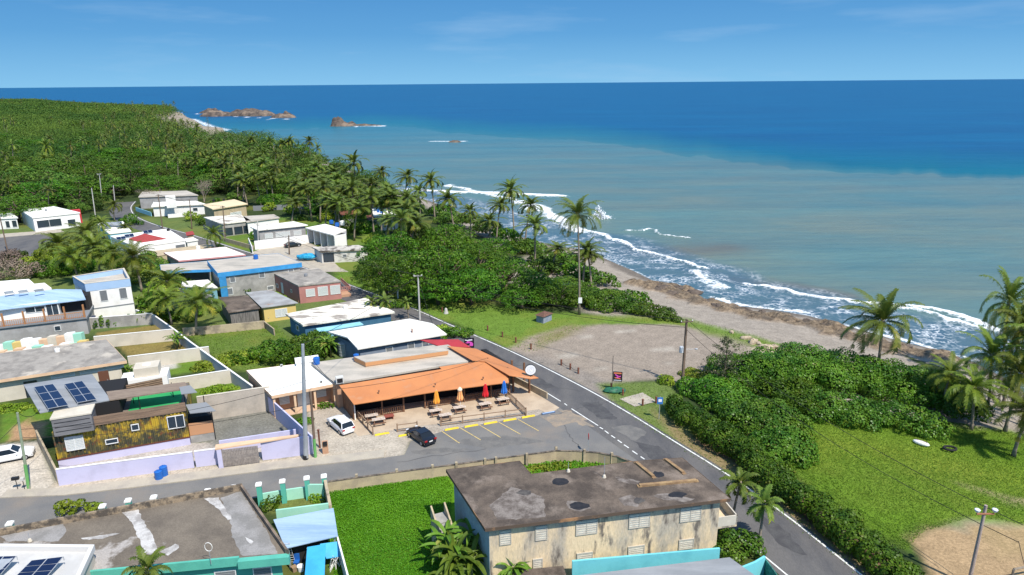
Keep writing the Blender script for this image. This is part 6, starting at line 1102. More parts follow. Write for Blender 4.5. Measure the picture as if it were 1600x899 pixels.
def antenna(label, px, z, h, hoop=False):
    p = U(px[0], px[1], z); o = thing('antenna', label, 'antenna', (p.x, p.y, z)); MB().tube([p, p+Vector((0, 0, h))], .025, 5).build('mast', steel, o); mb = MB()
    if hoop:
        c = p+Vector((0, 0, h+.35)); pts = [c+Vector((math.cos(a)*.32, 0, math.sin(a)*.42)) for a in [k*2*math.pi/16 for k in range(17)]]; mb.tube(pts, .025, 5); mb.build('hoop', w_white, o)
    else: mb.lathe((p.x, p.y, z), [(.2, 0), (.12, .25), (.05, .3)], 8); mb.build('base', w_cream, o)
antenna('hoop antenna on the brown stained roof', (330, 882), 3.86, 1.4, True); antenna('short white pipe behind the solar roof', (47, 846), 3.9, .9)
# solar roof at the corner
q4 = UL([(110, 925), (147, 858), (-60, 857), (-60, 930)], 5.2)
SR = thing('solar_corner_house', 'white parapet roof at the bottom left corner carrying blue solar panels', 'house', tuple(U(60, 899))); sp4 = [U(118, 915, 5.6), U(147.5, 851, 5.6), U(-60, 849, 5.6), U(-60, 930, 5.6)]; S4 = [(q_.x, q_.y) for q_ in sp4]
MB().prism(inset(S4, .15), 0, 5.0).build('walls', w_cream, SR); MB().prism(inset(S4, .05), 5.0, 5.1).build('roof', mat('white_grey_roof', (.55, .54, .52), (.47, .46, .44), .5), SR); MB().ring(S4, inset(S4, .35), 5.101, 5.6).build('parapet', mat('grey_white_parapet', (.62, .60, .57)), SR)
solar('blue solar panel pair on the corner roof, tilted on steel legs', [U(20, 905, 5.5), U(72, 903, 5.5), U(99, 870, 6.1), U(49, 876, 6.1)], 2, 3, .35, SR); solar('second solar panel group cut by the left edge on the corner roof', [U(-40, 905, 5.5), U(0, 899, 5.5), U(26, 869, 6.1), U(-14, 870, 6.1)], 2, 3, .35, SR)
# teal yard
for i, (a_, b_, lab) in enumerate([((398, 772), (404, 771), 'stub'), ((404, 772.5), (441, 766), 'mint garden wall between the second and third teal pillars'), ((441, 766), (479, 760.5), 'mint garden wall between the third and fourth teal pillars'), ((479, 757), (505, 757), 'tall mint wall panel beside the old wall corner')]):
    if i: wall_line('mint_wall', lab, [a_, b_], 1.3 if i < 3 else 1.9, .2, w_mint)
pil = None
for i, (u, v) in enumerate([(15, 818), (160, 791), (200, 782), (240, 777), (324, 767), (365, 761), (404, 757), (441, 752), (479, 747), (506, 744)]):
    p = U(u, v, 2.6)
    if pil is None:
        t0 = thing('teal_pillar', 'x', 'gate pillar', local=True); MB().box((0, 0, 1.25), .5, .5, 2.5).build('shaft', w_teal, t0); MB().box((0, 0, 2.58), .62, .62, .16).box((0, 0, 2.7), .46, .46, .1).build('cap', w_white, t0); pil = Proto(t0)
    pil.put((p.x, p.y, 0), .25, 1, 'teal pillar with white cap, '+['nearest the left edge', 'beside the yellow green bush', 'right of the yellow green bush', 'behind the middle of the parapet', 'left of the parapet corner', 'at the parapet corner', 'first beyond the parapet', 'between two mint walls', 'left of the tall mint panel', 'against the old wall corner'][i], 'teal pillars along the side street')
wall_line('mint_wall', 'mint wall behind the pale blue sheet roof', [(431, 797), (513, 786.5)], 2.6, .2, w_mint); wall_line('old_wall', 'dark stained wall at the corner of the teal yard', [(508, 750), (516, 790)], 2.4, .3, w_wall_st)
wall_line('white_wall', 'thin white wall along the left side of the creeper plot', [(527, 838), (545, 905)], 2.2, .15, w_white)
sb = [U(446, 857, 2.6), U(528, 837.5, 2.6), U(521, 794, 3.0), U(427, 812, 3.0)]; o = thing('sheet_roof_shelter', 'shelter with a pale blue sheet roof in the teal yard', 'shelter', tuple(U(480, 850))); sheet_slab('roof', sb, .08, bluem, o)
for q_ in inset([(s.x, s.y) for s in sb], .3): MB().box((q_[0], q_[1], 1.25), .12, .12, 2.5).build('post', steel, o)
MB().prism(inset([(s.x, s.y) for s in sb], .9), 0, 2.3).build('dark_room', darkint, o)
tarp = mat('blue_painted_sheet', (.06, .40, .66), (.05, .33, .58), .6, rough=.5)
o = thing('blue_canopy', 'bright blue sheet canopy at the bottom of the cluttered yard', 'canopy', tuple(U(495, 890))); sheet_slab('sheet', [U(474, 925, 2.4), U(506, 925, 2.4), U(509, 850, 2.6), U(480, 855, 2.6)], .05, tarp, o); MB().tube([U(480, 857, 0), U(480, 857, 2.5)], .05, 5).build('post', steel, o)
o = thing('blue_sheet', 'smaller blue sheet leaning beside the blue canopy', 'metal sheet', tuple(U(515, 870))); sheet_slab('sheet', [U(510, 873, 1.2), U(535, 869, 1.2), U(529, 846, 2.0), U(500, 850, 2.0)], .05, tarp, o)
lad = thing('ladder', 'aluminium ladder leaning against the pale blue sheet roof', 'ladder', tuple(U(453, 872))); a_, b_ = U(457, 880, 0), U(447, 848, 2.9); s_ = Vector((.28, 0, 0)); al = mat('aluminium', (.6, .58, .58), rough=.4, metal=.2)
for sg_ in (-1, 1): MB().tube([a_+s_*sg_, b_+s_*sg_], .035, 4).build('rail', al, lad)
for i in range(9): q_ = lerp(a_, b_, (i+.5)/9); MB().tube([q_-s_, q_+s_], .025, 4).build('rung', al, lad)
o = thing('wire_rack', 'tangle of white metal frames beside the blue canopy', 'metal frames', tuple(U(522, 880)))
for i in range(14): a_ = U(512+rr.uniform(0, 22), 886+rr.uniform(-6, 10), 0); b_ = U(514+rr.uniform(0, 18), 862+rr.uniform(-6, 14), 1.4); MB().tube([a_, b_], .035, 4).build('bar', w_white, o)
for i, (u, v, m, lab) in enumerate([(464, 884, bluepl, 'blue plastic chair back in the cluttered yard'), (470, 892, w_white, 'white bucket in the cluttered yard'), (460, 893, mat('wood_scrap', (.3, .2, .12)), 'heap of wooden scraps in the cluttered yard')]):
    p = U(u, v); o = thing(('plastic_chair', 'bucket', 'scrap_crate')[i], lab, ('chair', 'bucket', 'crate')[i], tuple(p))
    if i == 0: MB().box((p.x, p.y, .45), .5, .5, .06).build('seat', m, o); MB().box((p.x, p.y+.25, .8), .5, .06, .7).build('backrest', m, o); MB().box((p.x, p.y, .2), .42, .42, .4).build('legs', m, o)
    else: MB().lathe(tuple(p), [(.25, 0), (.32, .5), (.28, .5)], 4 if i == 2 else 10).build('body', m, o); MB().lathe((p.x, p.y, .5), [(.33, 0), (.33, .05)], 4 if i == 2 else 10).build('rim', m, o)
# ---- 11 the stained apartment block
zt = 6.6; DQ = [U(758, 826.5, zt), U(1141, 779.5, zt), U(1068, 716, zt), U(985, 720.5, zt), U(985, 722, zt), U(830, 741.5, zt), U(812, 722, zt), U(697, 734, zt)]
DQ = [U(758, 826.5, zt), U(1141, 779.5, zt), U(1066, 715.5, zt), U(985, 721.5, zt), U(830, 741, zt), U(812, 720.5, zt), U(697, 734, zt)]
DP = [(q_.x, q_.y) for q_ in DQ]; DB = thing('stained_apartment_block', 'derelict two storey cream apartment block with a blackened leaking flat roof', 'apartment block', (DP[0][0], DP[0][1], 0)); dw = inset(DP, .55); MB().prism(dw, 0, 6.33).build('walls', w_old, DB); ro = MB().prism(DP, 6.34, 6.6).build('roof', r_dark, DB); MB().ring(inset(DP, -.02), inset(DP, .02), 6.30, 6.62).build('crumbling_edge', edge_old, ro)
d = Vector((dw[1][0]-dw[0][0], dw[1][1]-dw[0][1])); DL = d.length; d.normalize(); nf = (d.y, -d.x)
MB().prism([dw[-1], dw[0], tuple(Vector(dw[0])-d*.03), tuple(Vector(dw[-1])-d*.03)], 0, 6.3).build('side_wall_sheet', w_oldside, DB)  # thin sheet over the left wall, greyer than the cream front
def fx(px_): # pixel column -> fraction on the front wall
    best = min(((abs(PX((*lerp(Vector(dw[0]), Vector(dw[1]), k/400), 4.5))[0]-px_), k/400) for k in range(401))); return best[1]
slat_keep = slat; slat = mat('cream_dull_louvers', (.66, .62, .52), (.55, .50, .42), 2, rough=.7); framew_k = framew; framew = mat('dull_frame', (.46, .42, .35))
for u, w in ((790, 1.05), (846, 1.1), (916, 2.0), (998, 2.0), (1078, 2.05)): window(DB, dw[0], dw[1], nf, fx(u), 4.35, w, 1.5, 'slats2' if w > 1.5 else 'slats')
for u, w in ((840, .9), (914, 1.5), (996, 1.6), (1075, 1.5)): window(DB, dw[0], dw[1], nf, fx(u), 1.35, w, 1.1, 'slats')
slat = slat_keep; framew = framew_k
bw0 = Vector(dw[1]); bx = bw0+d*1.9; mb = MB(); mb.prism([tuple(bw0-d*.0+Vector((-d.y, d.x))*.0), tuple(bx), tuple(bx+Vector((-d.y, d.x))*5), tuple(bw0+Vector((-d.y, d.x))*5)], 3.1, 3.3); bal = mb.build('balcony', w_old, DB)
for a_, b_ in ((bw0, bx), (bx, bx+Vector((-d.y, d.x))*5)):
    e_ = (b_-a_).normalized(); n_ = Vector((-e_.y, e_.x))*.12; MB().prism([tuple(a_), tuple(b_), tuple(b_+n_), tuple(a_+n_)], 3.3, 4.3).build('parapet', w_cream, bal)
# ponded leaks (stains with their own shape), timber on the roof
leak = mat('black_leak_pool', (.022, .020, .019), (.035, .03, .028), 2, rough=.35)
for i, (u, v, a_, b_, lab) in enumerate([(875, 752.5, 14, 5.5, 'black puddle stain at the back left of the leaking roof'), (905, 791, 17, 6.5, 'black puddle stain near the front left of the leaking roof'), (1028, 741.5, 11, 5, 'black puddle stain between the timbers'), (1058, 773, 15, 5, 'black puddle stain at the front right of the leaking roof'), (999, 782, 9, 5, 'faint black puddle stain in the middle of the leaking roof'), (818, 770, 12, 4, 'grey puddle stain at the left of the leaking roof'), (960, 768, 9, 5, 'broad dull stain in the middle of the leaking roof')]):
    pts = [(u+a_*math.cos(k*.524)*rr.uniform(.8, 1.1), v+b_*math.sin(k*.524)*rr.uniform(.8, 1.1)) for k in range(12)]; patch(pts, 6.605, leak if i < 4 else r_dark if i == 6 else mat('dull_leak', (.06, .053, .05), (.10, .09, .08), 2), lab, 'roof_stain', .006)
palep = mat('peeled_patch', (.22, .19, .165), (.105, .085, .072), 1.1, .42, .6, .95, fine=.2)
for poly, lab in [([(765, 790), (800, 760), (850, 778), (852, 808), (800, 812), (778, 812)], 'large grey peeled patch at the left of the leaking roof'), ([(965, 778), (985, 774), (1005, 780), (995, 792), (975, 790)], 'pinkish peeled patch around the middle puddle'), ([(885, 783), (900, 784), (925, 794), (905, 800), (888, 795)], 'peeled rim around the front left puddle'), ([(960, 745), (1000, 752), (996, 758), (968, 752)], 'pale streaks behind the long timber'), ([(1015, 775), (1040, 771), (1085, 780), (1070, 785), (1040, 782)], 'pale rim around the front right puddle')]: patch(poly, 6.602, palep, lab, 'roof_patch', .002)
tim = mat('rotten_timber', (.36, .24, .12), (.24, .15, .08), 2, rough=.9)
for i, (a_, b_, lab) in enumerate([((999, 758), (1088, 750), 'long tan timber lying across the leaking roof'), ((994, 722), (1021, 744), 'tan timber at the back left of the leaking roof'), ((1040, 717), (1068, 738), 'tan timber at the back right of the leaking roof')]):
    A_, B_ = U(*a_, 6.75), U(*b_, 6.75); e_ = (B_-A_).normalized(); c = lerp(A_, B_, .5); o = thing('roof_timber', lab, 'timber', (c.x, c.y, 6.6)); MB().box((c.x, c.y, 6.7), (B_-A_).length, .32, .2, math.atan2(e_.y, e_.x)).build('beam', tim, o)
    for q_ in (A_, B_): MB().box((q_.x, q_.y, 6.64), .4, .4, .07, math.atan2(e_.y, e_.x)).build('end_block', tim, o)
antenna('white pole standing at the back edge of the leaking roof', (944, 746), 6.6, 2.2); antenna('short pipe stub left of the white pole on the leaking roof', (888, 737), 6.6, 1.0)
# side stairs
ST = thing('side_stairs', 'dark concrete stair flight climbing the shaded side of the stained block', 'stairs', tuple(U(700, 800))); s0, s1 = U(698, 815, 0), U(704, 775, 3.0); mb = MB(); n = 14
sdir = (Vector((s1.x, s1.y, 0))-Vector((s0.x, s0.y, 0))).normalized(); sper = Vector((sdir.y, -sdir.x, 0)); sl = 7.0; top = Vector((dw[-1][0], dw[-1][1], 0))-Vector((2.0, .6, 0)); base_ = top-sdir*0+((Vector((dw[0][0], dw[0][1], 0))-Vector((dw[-1][0], dw[-1][1], 0))).normalized())*8.5; sdir = (top-base_).normalized(); sper = Vector((sdir.y, -sdir.x, 0))
for i in range(n): c = base_+sdir*(i*.3+1.5); mb.box((c.x, c.y, (i+1)*.11), 1.2, .3, (i+1)*.22, math.atan2(sper.y, sper.x))
mb.build('steps', w_cement, ST)
for sg_ in (-1, 1): a_ = base_+sdir*1.4+sper*.68*sg_; b_ = base_+sdir*(n*.3+3.0)+sper*.68*sg_; w_ = sper*.08; MB().prism([tuple((a_-w_)[:2]), tuple((a_+w_)[:2]), tuple((b_+w_)[:2]), tuple((b_-w_)[:2])], 0, 0, [.9, .9, 4.2, 4.2]).build('side_wall', w_wall_st, ST)
c = base_+sdir*(n*.3+2.3); MB().box((c.x, c.y, 1.55), 1.3, 1.6, 3.1, math.atan2(sper.y, sper.x)).build('landing', w_cement, ST)
# aqua wall and roof at the bottom
wall_line('aqua_wall', 'bright aqua wall in front of the stained block', [(894, 876.5), (1124.5, 856.5)], 2.6, .2, w_aqua)
o = thing('zinc_roof_shed', 'pale zinc sheet roof behind the aqua wall at the bottom edge', 'shed roof', tuple(U(1060, 899))); sheet_slab('roof', [U(870, 960, 2.6), U(1230, 935, 2.6), U(1140, 871, 3.0), U(905, 899, 3.0)], .08, zinc, o); MB().prism(inset(P2([(870, 960), (1230, 935), (1140, 871), (905, 899)], 2.6), .5), 0, 2.4).build('walls', w_aqua, o)
wall_line('aqua_wall', 'curved aqua wall end with a gate beside the coast road', [(1150, 890), (1180, 878), (1195, 869)], 2.2, .2, w_aqua); wall_line('green_gate', 'dark green gate at the bottom edge beside the aqua wall', [(1195, 872), (1212, 895), (1225, 915)], 1.9, .1, mat('green_gate', (.03, .12, .10), (.06, .25, .2), 4), 'gate')
p = U(845, 888); o = thing('grey_shed_roof', 'dark flat shed roof at the foot of the stained block', 'shed', tuple(p)); sheet_slab('roof', [U(800, 915, 2.2), U(890, 915, 2.2), U(880, 884, 2.2), U(822, 890, 2.2)], .1, r_dark, o); MB().prism(inset(P2([(800, 915), (890, 915), (880, 884), (822, 890)], 2.2), .3), 0, 2.05).build('walls', w_cement, o)
# boundary wall with curved corner and posts
bwp = [(512, 752.5), (600, 740), (700, 727), (780, 716), (869, 704), (900, 704.5), (935, 707), (965, 713), (988, 722)]
B1, BA = wall_line('boundary_wall', 'long tan boundary wall with dark mouldy coping curving round the street corner', bwp, 1.4, .2, w_tanwall, capm=blackstain)
postm = MB()
for u, v in [(557, 741), (620, 733), (676, 726), (713, 722), (758, 716), (775, 714), (823, 708), (869, 698), (913, 702), (956, 707)]: p = U(u, v+4, 1.4); MB().box((p.x, p.y, .85), .28, .28, 1.7, .2).build('post', w_wall_st, B1)
# ================================================================ THINGS
# ---- cars (local: x forward, length Ln)
tyre = mat('tyre_rubber', (.02, .02, .02), rough=.85); rim = mat('alloy_rim', (.45, .45, .47), rough=.35, metal=.6); lampr = mat('red_lamp', (.35, .015, .015), rough=.3); lampw = mat('clear_lamp', (.7, .7, .7), rough=.2); cglass = mat('car_glass', (.012, .014, .016), rough=.08, spec=.7)
def car(name, label, loc, rz, paint_, suv=True, Ln=4.6, W=1.86):
    t = thing(name, label, 'car', local=True); h = 1.68 if suv else 1.44; zb = .30
    pm = paint_
    if suv: prof = [(-.5, .46, .80), (-.485, 1.0, .92), (-.44, 1.05, .96), (-.20, 1.08, 1), (.16, 1.10, 1), (.34, 1.02, .98), (.46, .88, .92), (.5, .62, .84)]
    else: prof = [(-.5, .5, .80), (-.48, .95, .90), (-.40, 1.02, .95), (-.2, .98, 1), (.16, .96, 1), (.34, .88, .98), (.46, .74, .92), (.5, .52, .82)]
    mb = MB(); secs = []
    for x, zt_, w in prof: X_ = x*Ln; y = W/2*w; secs.append([(X_, -y*.94, zb), (X_, -y, zb+.25), (X_, -y, zt_*.72), (X_, -y*.93, zt_-.02), (X_, 0, zt_+.02), (X_, y*.93, zt_-.02), (X_, y, zt_*.72), (X_, y, zb+.25), (X_, y*.94, zb)])
    m = 9; vs = [p for s in secs for p in s]; fs = [(i*m+k, i*m+(k+1) % m, (i+1)*m+(k+1) % m, (i+1)*m+k) for i in range(len(secs)-1) for k in range(m)]; fs += [tuple(range(m-1, -1, -1)), tuple((len(secs)-1)*m+k for k in range(m))]
    mb.add(vs, [f[::-1] for f in fs]); body = mb.build('body', pm, t, True)
    bv = body.modifiers.new('bevel', 'BEVEL'); bv.width = .05; bv.segments = 2
    # greenhouse
    g0 = (-.47, -.40, .04, .22) if suv else (-.40, -.22, .04, .24); zl = 1.0 if suv else .92
    def gh(sc, z0, z1, x0, x1, x2, x3, m_, nm, inn=0): 
        y0, y1 = W/2*.93*sc, W/2*.74*sc; v = [(x0*Ln, -y0, z0), (x3*Ln, -y0, z0), (x3*Ln, y0, z0), (x0*Ln, y0, z0), (x1*Ln, -y1, z1), (x2*Ln, -y1, z1), (x2*Ln, y1, z1), (x1*Ln, y1, z1)]
        return MB().add(v, [(3, 2, 1, 0), (4, 5, 6, 7), (0, 1, 5, 4), (1, 2, 6, 5), (2, 3, 7, 6), (3, 0, 4, 7)]).build(nm, m_, t)
    gh(1, zl, h-.05, g0[0], g0[1], g0[2], g0[3], cglass, 'windows')
    v = (g0[1]-.01, g0[2]+.01); rf2 = MB().box(((v[0]+v[1])/2*Ln, 0, h-.03), (v[1]-v[0])*Ln, W*.74, .07).build('roof', pm, t); b2 = rf2.modifiers.new('bevel', 'BEVEL'); b2.width = .03; b2.segments = 2
    for sy in (-1, 1):
        for (xa, xb, za, zb_) in ((g0[0], g0[1], zl, h-.06), (g0[3], g0[2], zl, h-.06)): MB().tube([(xa*Ln, sy*W/2*.93, za), (xb*Ln, sy*W/2*.745, zb_)], .05, 5).build('pillar', pm, t)
        if suv: MB().tube([(-.36*Ln, sy*W*.33, h+.02), (0, sy*W*.33, h+.04)], .025, 5).build('roof_rail', steel, t)
        MB().box((.17*Ln, sy*(W/2+.08), zl+.06), .16, .2, .14).build('mirror', pm, t)
        MB().box((-.492*Ln, sy*W*.37, .86), .10, .34, .18).build('tail_light', lampr, t); MB().box((.475*Ln, sy*W*.36, .70), .16, .34, .15).build('headlight', lampw, t)
        for x in (-.31, .32):
            w_ = MB(); c = Vector((x*Ln, sy*(W/2-.12), .34)); vs = []; n = 18
            for yy_ in (-.12, .12): vs += [c+Vector((math.cos(k*2*math.pi/n)*.345, yy_, math.sin(k*2*math.pi/n)*.345)) for k in range(n)]
            w_.add(vs, [tuple(range(n)), tuple(range(2*n-1, n-1, -1))]+[(k, n+k, n+(k+1) % n, (k+1) % n) for k in range(n)]); wh = w_.build('wheel', tyre, t)
            r_ = MB(); c2 = c+Vector((0, sy*.122, 0)); r_.add([c2+Vector((math.cos(k*2*math.pi/n)*.23, 0, math.sin(k*2*math.pi/n)*.23)) for k in range(n)], [tuple(range(n))[::-sy]]); r_.build('rim', rim, wh)
    MB().box((-.5*Ln-.005, 0, .72), .02, .5, .13).build('number_plate', w_white, t); MB().box((0, 0, .30), Ln*.86, W*.9, .16).build('underbody', black_m, t)
    t.location = loc; t.rotation_euler = (0, 0, rz); return t
wpaint = mat('white_car_paint', (.80, .80, .80), rough=.25, spec=.5); dpaint = mat('dark_blue_black_paint', (.012, .014, .022), rough=.18, spec=.6); gpaint = mat('dark_grey_paint', (.02, .028, .03), rough=.25)
def carpx(name, label, rear, frontp, *a, **k):
    A_, B_ = U(*rear), U(*frontp); d = (B_-A_).normalized(); c = lerp(A_, B_, .5); return car(name, label, (c.x, c.y, .02), math.atan2(d.y, d.x), *a, **k)
carpx('parked_suv', 'white sport utility car parked beside the lavender wall and the restaurant', (549, 683), (517, 657), wpaint, True, 4.75)
carpx('parked_sedan', 'dark blue black sedan parked across the yellow wheel stops', (674, 698), (643, 676), dpaint, False, 4.6)
carpx('parked_suv', 'white car partly cut off by the left edge in the concrete lot', (-12, 724), (50, 712), wpaint, True, 4.6)
carpx('parked_sedan', 'dark grey car parked on the far white concrete lot', (443, 388), (472, 384), gpaint, False, 4.5)
# ---- boat with blue cover, dinghy
p = U(480, 407); o = thing('covered_boat', 'small boat under a crumpled bright blue tarpaulin on the far lot', 'boat', (p.x, p.y, 0)); hull = MB(); L4 = 5.2
for nm, prof, m in (('hull', [(0, .1, .2), (.25, .9, .1), (.6, 1.0, .1), (.9, .6, .15), (1, .05, .5)], w_white),):
    vs = [(p.x+(f-.5)*L4, p.y+s*w*.9, z_) for f, w, zl_ in prof for s, z_ in ((-1, .9), (-.4, zl_+.2), (.4, zl_+.2), (1, .9))]; hull.add(vs, [(i*4+k, i*4+k+1, (i+1)*4+k+1, (i+1)*4+k) for i in range(4) for k in range(3)]+[(i*4, (i+1)*4, (i+1)*4+3, i*4+3) for i in range(4)]); hull.build('hull', m, o)
cov = MB(); cov.ell((p.x, p.y, 1.0), (2.7, 1.2, .75), 14, 8); co = cov.build('tarpaulin', mat('cyan_tarpaulin', (.03, .36, .55), (.02, .22, .42), 2.5, rough=.6), o); [setattr(v, 'co', v.co+Vector((0, 0, rr.uniform(-.2, .2)))) for v in co.data.vertices]
p = U(1439, 694); o = thing('dinghy', 'upturned white dinghy lying on the lawn below the thickets', 'boat', (p.x, p.y, 0)); mb = MB(); mb.ell((0, 0, .05), (.95, .42, .3), 14, 8); h_ = mb.build('hull', w_white, None); h_.parent = o; h_.rotation_euler = (0, 0, -.8); h_.location = (0, 0, .1); mb = MB(); mb.box((0, 0, 0), 1.3, .06, .06); k_ = mb.build('keel', wood_p, None); k_.parent = o; k_.rotation_euler = (0, 0, -.8); k_.location = (0, 0, .45)
p = U(1484, 702); o = thing('old_tyre', 'dark tyre lying flat in the lawn right of the dinghy', 'tyre', (p.x, p.y, 0)); mb = MB(); mb.tube([Vector((p.x+math.cos(a)*.7, p.y+math.sin(a)*.5, .12)) for a in [k*2*math.pi/18 for k in range(19)]], .14, 7, False); mb.build('tread', tyre, o)
# ---- patio furniture
def picnic():
    t = thing('picnic_table', 'x', 'picnic table', local=True); mb = MB()
    for i in range(4): mb.box((0, -.3+.2*i, .75), 1.7, .17, .05)
    mb.build('table_top', mat('bleached_table_top', (.60, .52, .44), (.42, .33, .26), 3, rough=.8), t)
    for s in (-1, 1): MB().box((0, s*.72, .45), 1.7, .26, .05).build('bench', wood_b, t)
    for x in (-.6, .6):
        MB().box((x, 0, .42), .08, 1.6, .09).box((x, -.42, .36), .08, .09, .8, 0, (R_(-28), 0)).box((x, .42, .36), .08, .09, .8, 0, (R_(28), 0)).build('leg_frame', wood_b, t)
    return Proto(t)
pt = picnic(); fang = math.atan2(fd.y, fd.x)
TB = [(741, 648, 'picnic table under the first orange parasol'), (913, 0, ''), (717, 641, '')]
TBL = [((678, 649), 'picnic table under the left orange parasol'), ((717, 644), 'picnic table under the pale orange parasol'), ((757, 639), 'picnic table under the red parasol'), ((786, 632), 'picnic table under the blue parasol'), ((590, 662), 'grey picnic table nearest the white car'), ((585, 658), 'x'), ((694, 655), 'brown picnic table behind the patio fence')]
TBL = [((681, 649), 'picnic table under the left orange parasol'), ((718, 644), 'picnic table under the pale orange parasol'), ((758, 638.5), 'picnic table under the red parasol'), ((786, 631), 'picnic table under the blue parasol'), ((592, 663), 'grey picnic table nearest the white car'), ((696, 656), 'brown picnic table just behind the patio fence'), ((581, 657), 'small picnic table left of the grey one')]
for (c, lab) in TBL: pt.put(U(*c)+Vector((0, 0, .02)), fang+math.pi/2*0, 1.0, lab, 'picnic tables on the restaurant patio')
p = U(608, 655); o = thing('red_bench', 'small reddish brown bench table beside the picnic tables', 'bench', tuple(p)); MB().box((p.x, p.y, .5), 1.3, .8, .08, fang).build('top', mat('red_brown_bench', (.25, .07, .05)), o)
for sx in (-.5, .5): c = p+fd*sx; MB().box((c.x, c.y, .23), .08, .6, .46, fang).build('leg', MATS['red_brown_bench'], o)
def parasol(label, px, m, pale=None):
    p = U(px[0], px[1]); o = thing('folded_parasol', label, 'parasol', (p.x, p.y, .02)); MB().tube([p, p+Vector((0, 0, 3.3))], .035, 6).build('pole', w_white, o); MB().lathe((p.x, p.y, .02), [(.3, 0), (.3, .1), (.06, .14)], 10).build('base', black_m, o); mb = MB(); n = 16; vs = []
    for z, r_ in ((1.35, .36), (1.6, .42), (2.1, .30), (2.7, .24), (3.1, .14), (3.25, .04)): vs += [(p.x+math.cos(k*2*math.pi/n)*r_*(1.15 if k % 2 else .72), p.y+math.sin(k*2*math.pi/n)*r_*(1.15 if k % 2 else .72), z) for k in range(n)]
    mb.add(vs, [(i*n+k, i*n+(k+1) % n, (i+1)*n+(k+1) % n, (i+1)*n+k) for i in range(5) for k in range(n)]+[tuple(range(n-1, -1, -1))]); cn = mb.build('canopy', m, o)
    if pale: MB().lathe((p.x, p.y, 2.75), [(.30, 0), (.34, .2), (.2, .4), (.04, .5)], 12).build('pale_top', pale, cn)
parasol('folded orange parasol, leftmost on the patio', (683, 644), mat('orange_cloth', (.85, .36, .05), rough=.8)); parasol('folded orange parasol with a pale top', (719.5, 639), mat('pale_orange_cloth', (.85, .40, .16), rough=.8), mat('cream_cloth', (.85, .66, .45), rough=.8)); parasol('folded red parasol on the patio', (759, 633), mat('red_cloth', (.62, .02, .03), rough=.8)); parasol('folded blue parasol, rightmost on the patio', (788, 628), mat('blue_cloth', (.03, .17, .55), rough=.8))
def fence(name, label, pts, h, m, bal, posts, cat='fence', parent_z=0.02):
    P = UL(pts); o = thing(name, label, cat, tuple(P[0]))
    for a, b in zip(P[:-1], P[1:]): balus(a, b, h, 'rails', m, o, bal, z=parent_z, sp=.3)
    for a, b in zip(P[:-1], P[1:]):
        n = max(1, round((b-a).length/posts))
        for i in range(n+1): q_ = lerp(a, b, i/n); 
        for i in range(n+(b == P[-1])): q_ = lerp(a, b, i/n); MB().box((q_.x, q_.y, parent_z+(h+.15)/2), .14, .14, h+.15).build('post', m, o)
    return o
fence('patio_fence', 'brown picket fence at the right end of the patio', [(792, 620), (822, 650)], 1.05, wood_p, True, 3.0)
fence('patio_fence', 'low brown rail fence along the front of the patio', [(689, 666), (822, 649)], 1.0, wood_p, False, 2.7)
fence('patio_fence', 'short brown rail fence between the wheel stops and the picnic tables', [(621, 675), (652, 671)], 1.0, wood_p, False, 3.0)
fence('patio_fence', 'brown rail fence running back beside the parked white car', [(583, 680), (560, 655)], 1.1, wood_p, False, 2.0)
# ---- wheel stops
yst = mat('yellow_kerb_paint', (.75, .55, .03), (.62, .45, .04), 2, rough=.7)
def wstop(): t = thing('wheel_stop', 'x', 'wheel stop', local=True); P_ = [(-.95, -.14), (.95, -.14), (.95, .14), (-.95, .14)]; mb = MB(); mb.add([(-.95, -.15, 0), (.95, -.15, 0), (.95, .15, 0), (-.95, .15, 0), (-.88, -.08, .16), (.88, -.08, .16), (.88, .08, .16), (-.88, .08, .16)], [(3, 2, 1, 0), (4, 5, 6, 7), (0, 1, 5, 4), (1, 2, 6, 5), (2, 3, 7, 6), (3, 0, 4, 7)]); mb.build('block', yst, t); return Proto(t)
ws = wstop()
for i, (c, lab) in enumerate([((706, 671), 'left of the row of five in front of the patio'), ((736.5, 666.3), 'second of the row of five'), ((766.5, 661.8), 'middle of the row of five'), ((796.5, 657), 'fourth of the row of five'), ((825.5, 651.8), 'right of the row of five beside the picket fence'), ((597, 679), 'by the tail of the white car'), ((634, 680.5), 'half hidden by the dark sedan')]): p = U(*c); ws.put((p.x, p.y, .02), fang, 1.0, 'yellow painted wheel stop, '+lab, 'yellow wheel stops')
p = U(857, 646.5); o = thing('blue_wheel_stop', 'dark blue wheel stop alone near the road corner', 'wheel stop', (p.x, p.y, .02)); MB().box((p.x, p.y, .1), 1.9, .3, .16, fang).build('block', mat('slate_blue_paint', (.10, .15, .25)), o); MB().box((p.x, p.y, .185), 1.7, .16, .012, fang).build('paint', w_sky, o)
